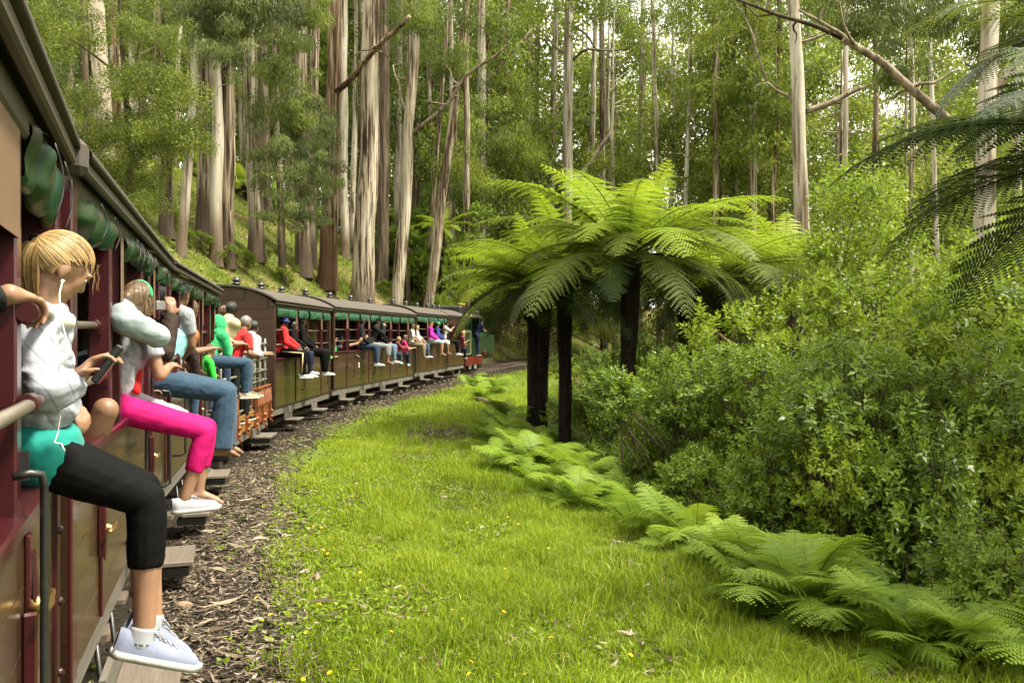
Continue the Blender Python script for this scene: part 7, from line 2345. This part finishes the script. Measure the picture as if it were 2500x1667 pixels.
me = np_mesh("leaf_litter", np.concatenate(VS), np.concatenate(FS), var=np.concatenate(VA))
tag(link("leaf_litter", me, M["litter_leaf"]), "fallen eucalyptus leaves and bark shreds beside the track", "litter", kind="stuff")
# ballast stones
Rb = np.random.default_rng(8)
Y = Rb.uniform(3.2, 34, 9000); X = Rb.uniform(-6, 1, 9000)
r = side_dist(X, Y); k = (r > 0.6) & (r < 2.4); X, Y = X[k], Y[k]; m = len(X)
sz = Rb.uniform(0.010, 0.03, m)
oct_ = np.array([[1, 0, 0], [-1, 0, 0], [0, 1, 0], [0, -1, 0], [0, 0, 1], [0, 0, -1]], float)
V = (oct_[None] * Rb.uniform(0.6, 1.3, (m, 6, 1))) * sz[:, None, None] + np.stack([X, Y, ground(X, Y) + 0.004], -1)[:, None]
F = np.array([[0, 2, 4], [2, 1, 4], [1, 3, 4], [3, 0, 4], [2, 0, 5], [1, 2, 5], [3, 1, 5], [0, 3, 5]])
me = np_mesh("ballast", V.reshape(-1, 3), (np.arange(m)[:, None, None] * 6 + F[None]).reshape(-1, 3), var=np.repeat(Rb.uniform(0, 0.45, m), 6))
tag(link("ballast", me, M["litter_leaf"]), "dark ballast stones along the track", "gravel", kind="stuff")

# dandelion flowers
paint("petal_yellow", (0.80, 0.55, 0.01), 0.6, 0.1, 20, 0.0)
paint("stalk_green", (0.10, 0.17, 0.03), 0.6, 0.1, 20, 0.0)
fl = MB()
for ring, (n, rr, zz) in enumerate(((14, 0.021, 0.002), (10, 0.014, 0.006))):
    for i in range(n):
        a = 6.283 * i / n + ring * 0.2
        c_, s_ = math.cos(a), math.sin(a)
        w = 0.0042
        fl.add([(-s_ * w * 0.3, c_ * w * 0.3, 0), (c_ * rr * 0.7 - s_ * w, s_ * rr * 0.7 + c_ * w, zz + 0.003), (c_ * rr, s_ * rr, zz + 0.001), (c_ * rr * 0.7 + s_ * w, s_ * rr * 0.7 - c_ * w, zz + 0.003)], [(0, 1, 2, 3)])
flm = fl.mesh("flower_head"); flm.materials.append(M["petal_yellow"])
stm = MB().tube([(0, 0, -1), (0.03, 0.01, -0.5), (0, 0, 0)], 0.02, 5).mesh("stalk"); stm.materials.append(M["stalk_green"])
fp = [(715, 1140), (745, 1150), (690, 1133), (765, 1292), (785, 1288), (775, 1300), (790, 1345), (800, 1352), (880, 1420), (625, 1460), (660, 1500), (640, 1515), (780, 1475), (955, 1540), (745, 1545), (805, 1648), (740, 1655), (870, 1648), (1060, 1470), (1105, 1485), (1130, 1510), (1240, 1405), (1105, 1310), (1235, 1390), (1140, 1275), (1160, 1245), (1200, 1240), (1240, 1260), (1340, 1345), (1230, 1490), (1265, 1280), (1345, 1560), (1150, 1625), (1145, 1640), (880, 1395), (850, 1030), (1540, 1610), (1280, 1650), (690, 1165), (860, 1210), (1040, 1370), (1000, 1290)]
R2 = random.Random(4)
for px, py in fp:
    ds = np.linspace(3.4, 24, 800)
    X = (px - HORX) / FPX * ds; Z = EYE - (py - HORY) / FPX * ds
    i = int(np.argmin(np.abs(ground(X, ds) + 0.10 - Z)))
    x, y = float(X[i]), float(ds[i])
    h = R2.uniform(0.09, 0.13)
    t = empty("dandelion", (x, y, gz(x, y)))
    tag(t, "yellow dandelion flower in the grass", "flower", "dandelions in the grass")
    o = link("flower_head", flm, None, t, (0, 0, h), (R2.uniform(-.5, .3), R2.uniform(-.4, .4), R2.uniform(0, 6)))
    s = R2.uniform(0.5, 0.8); o.scale = (s, s, s)
    link("stalk", stm, None, t, (0, 0, h)).scale = (0.08, 0.08, h)

# fallen sticks and logs
def stick(name, label, a, b, r0, r1, mat="branch_bark", bend=0.08, cat="branch"):
    mb = MB().tube(branch_pts(a, b, a[0] * 3.3, bend, 10), [r0 + (r1 - r0) * i / 9 for i in range(10)], 8)
    return tag(mb.build(name, M[mat]), label, cat)
def on_ground(px, d, dz=0.04):
    x = (px - HORX) / FPX * d
    return Vector((x, d, gz(x, d) + dz))
stick("fallen_log", "pale fallen log lying in the grass before the tree ferns", on_ground(1165, 23, 0.12), on_ground(1250, 20.5, 0.10), 0.07, 0.05, "bark_smooth", 0.05, "log")
a_ = P(1735, 800, 14); b_ = P(1872, 910, 13.2)
stick("dead_branch", "bare brown dead branch leaning out of the shrubs below the tree ferns", a_, b_, 0.035, 0.02, "bark_red", 0.04)
paint("rock_brown", (0.22, 0.15, 0.095), 0.85, 0.3, 6, 0.4, bump=0.5)
def rock(px, py, d, r, label):
    x = (px - HORX) / FPX * d
    V = []
    mb = MB().ball((0, 0, 0), r, r * 0.8, r * 0.5, 12, 8)
    mb.v = [tuple(Vector(p) * (1 + 0.3 * noise.noise(Vector(p) * 9 + Vector((px, 0, 0))))) for p in mb.v]
    return tag(mb.build("stone", M["rock_brown"], None, (x, d, gz(x, d) + r * 0.2)), label, "stone")
rock(452, 1432, 5.7, 0.06, "brown stone in the leaf litter beside the near footboard")
# corrugated shed roof glimpsed in the forest
p = P(1252, 506, 85)
sh = empty("shed", (p.x, p.y, p.z - 3))
tag(sh, "pale shed glimpsed between forest trunks above the engine", "shed")
MB().box(-1.6, 1.6, -1, 1, -4, 2.5).build("wall", M["tan_paint"], sh)
MB().box(-1.8, 1.8, -1.3, 1.3, 2.5, 3.2).build("roof", M["white_paint"], sh)
print("BUILD TIME", round(time.time() - T0, 1))
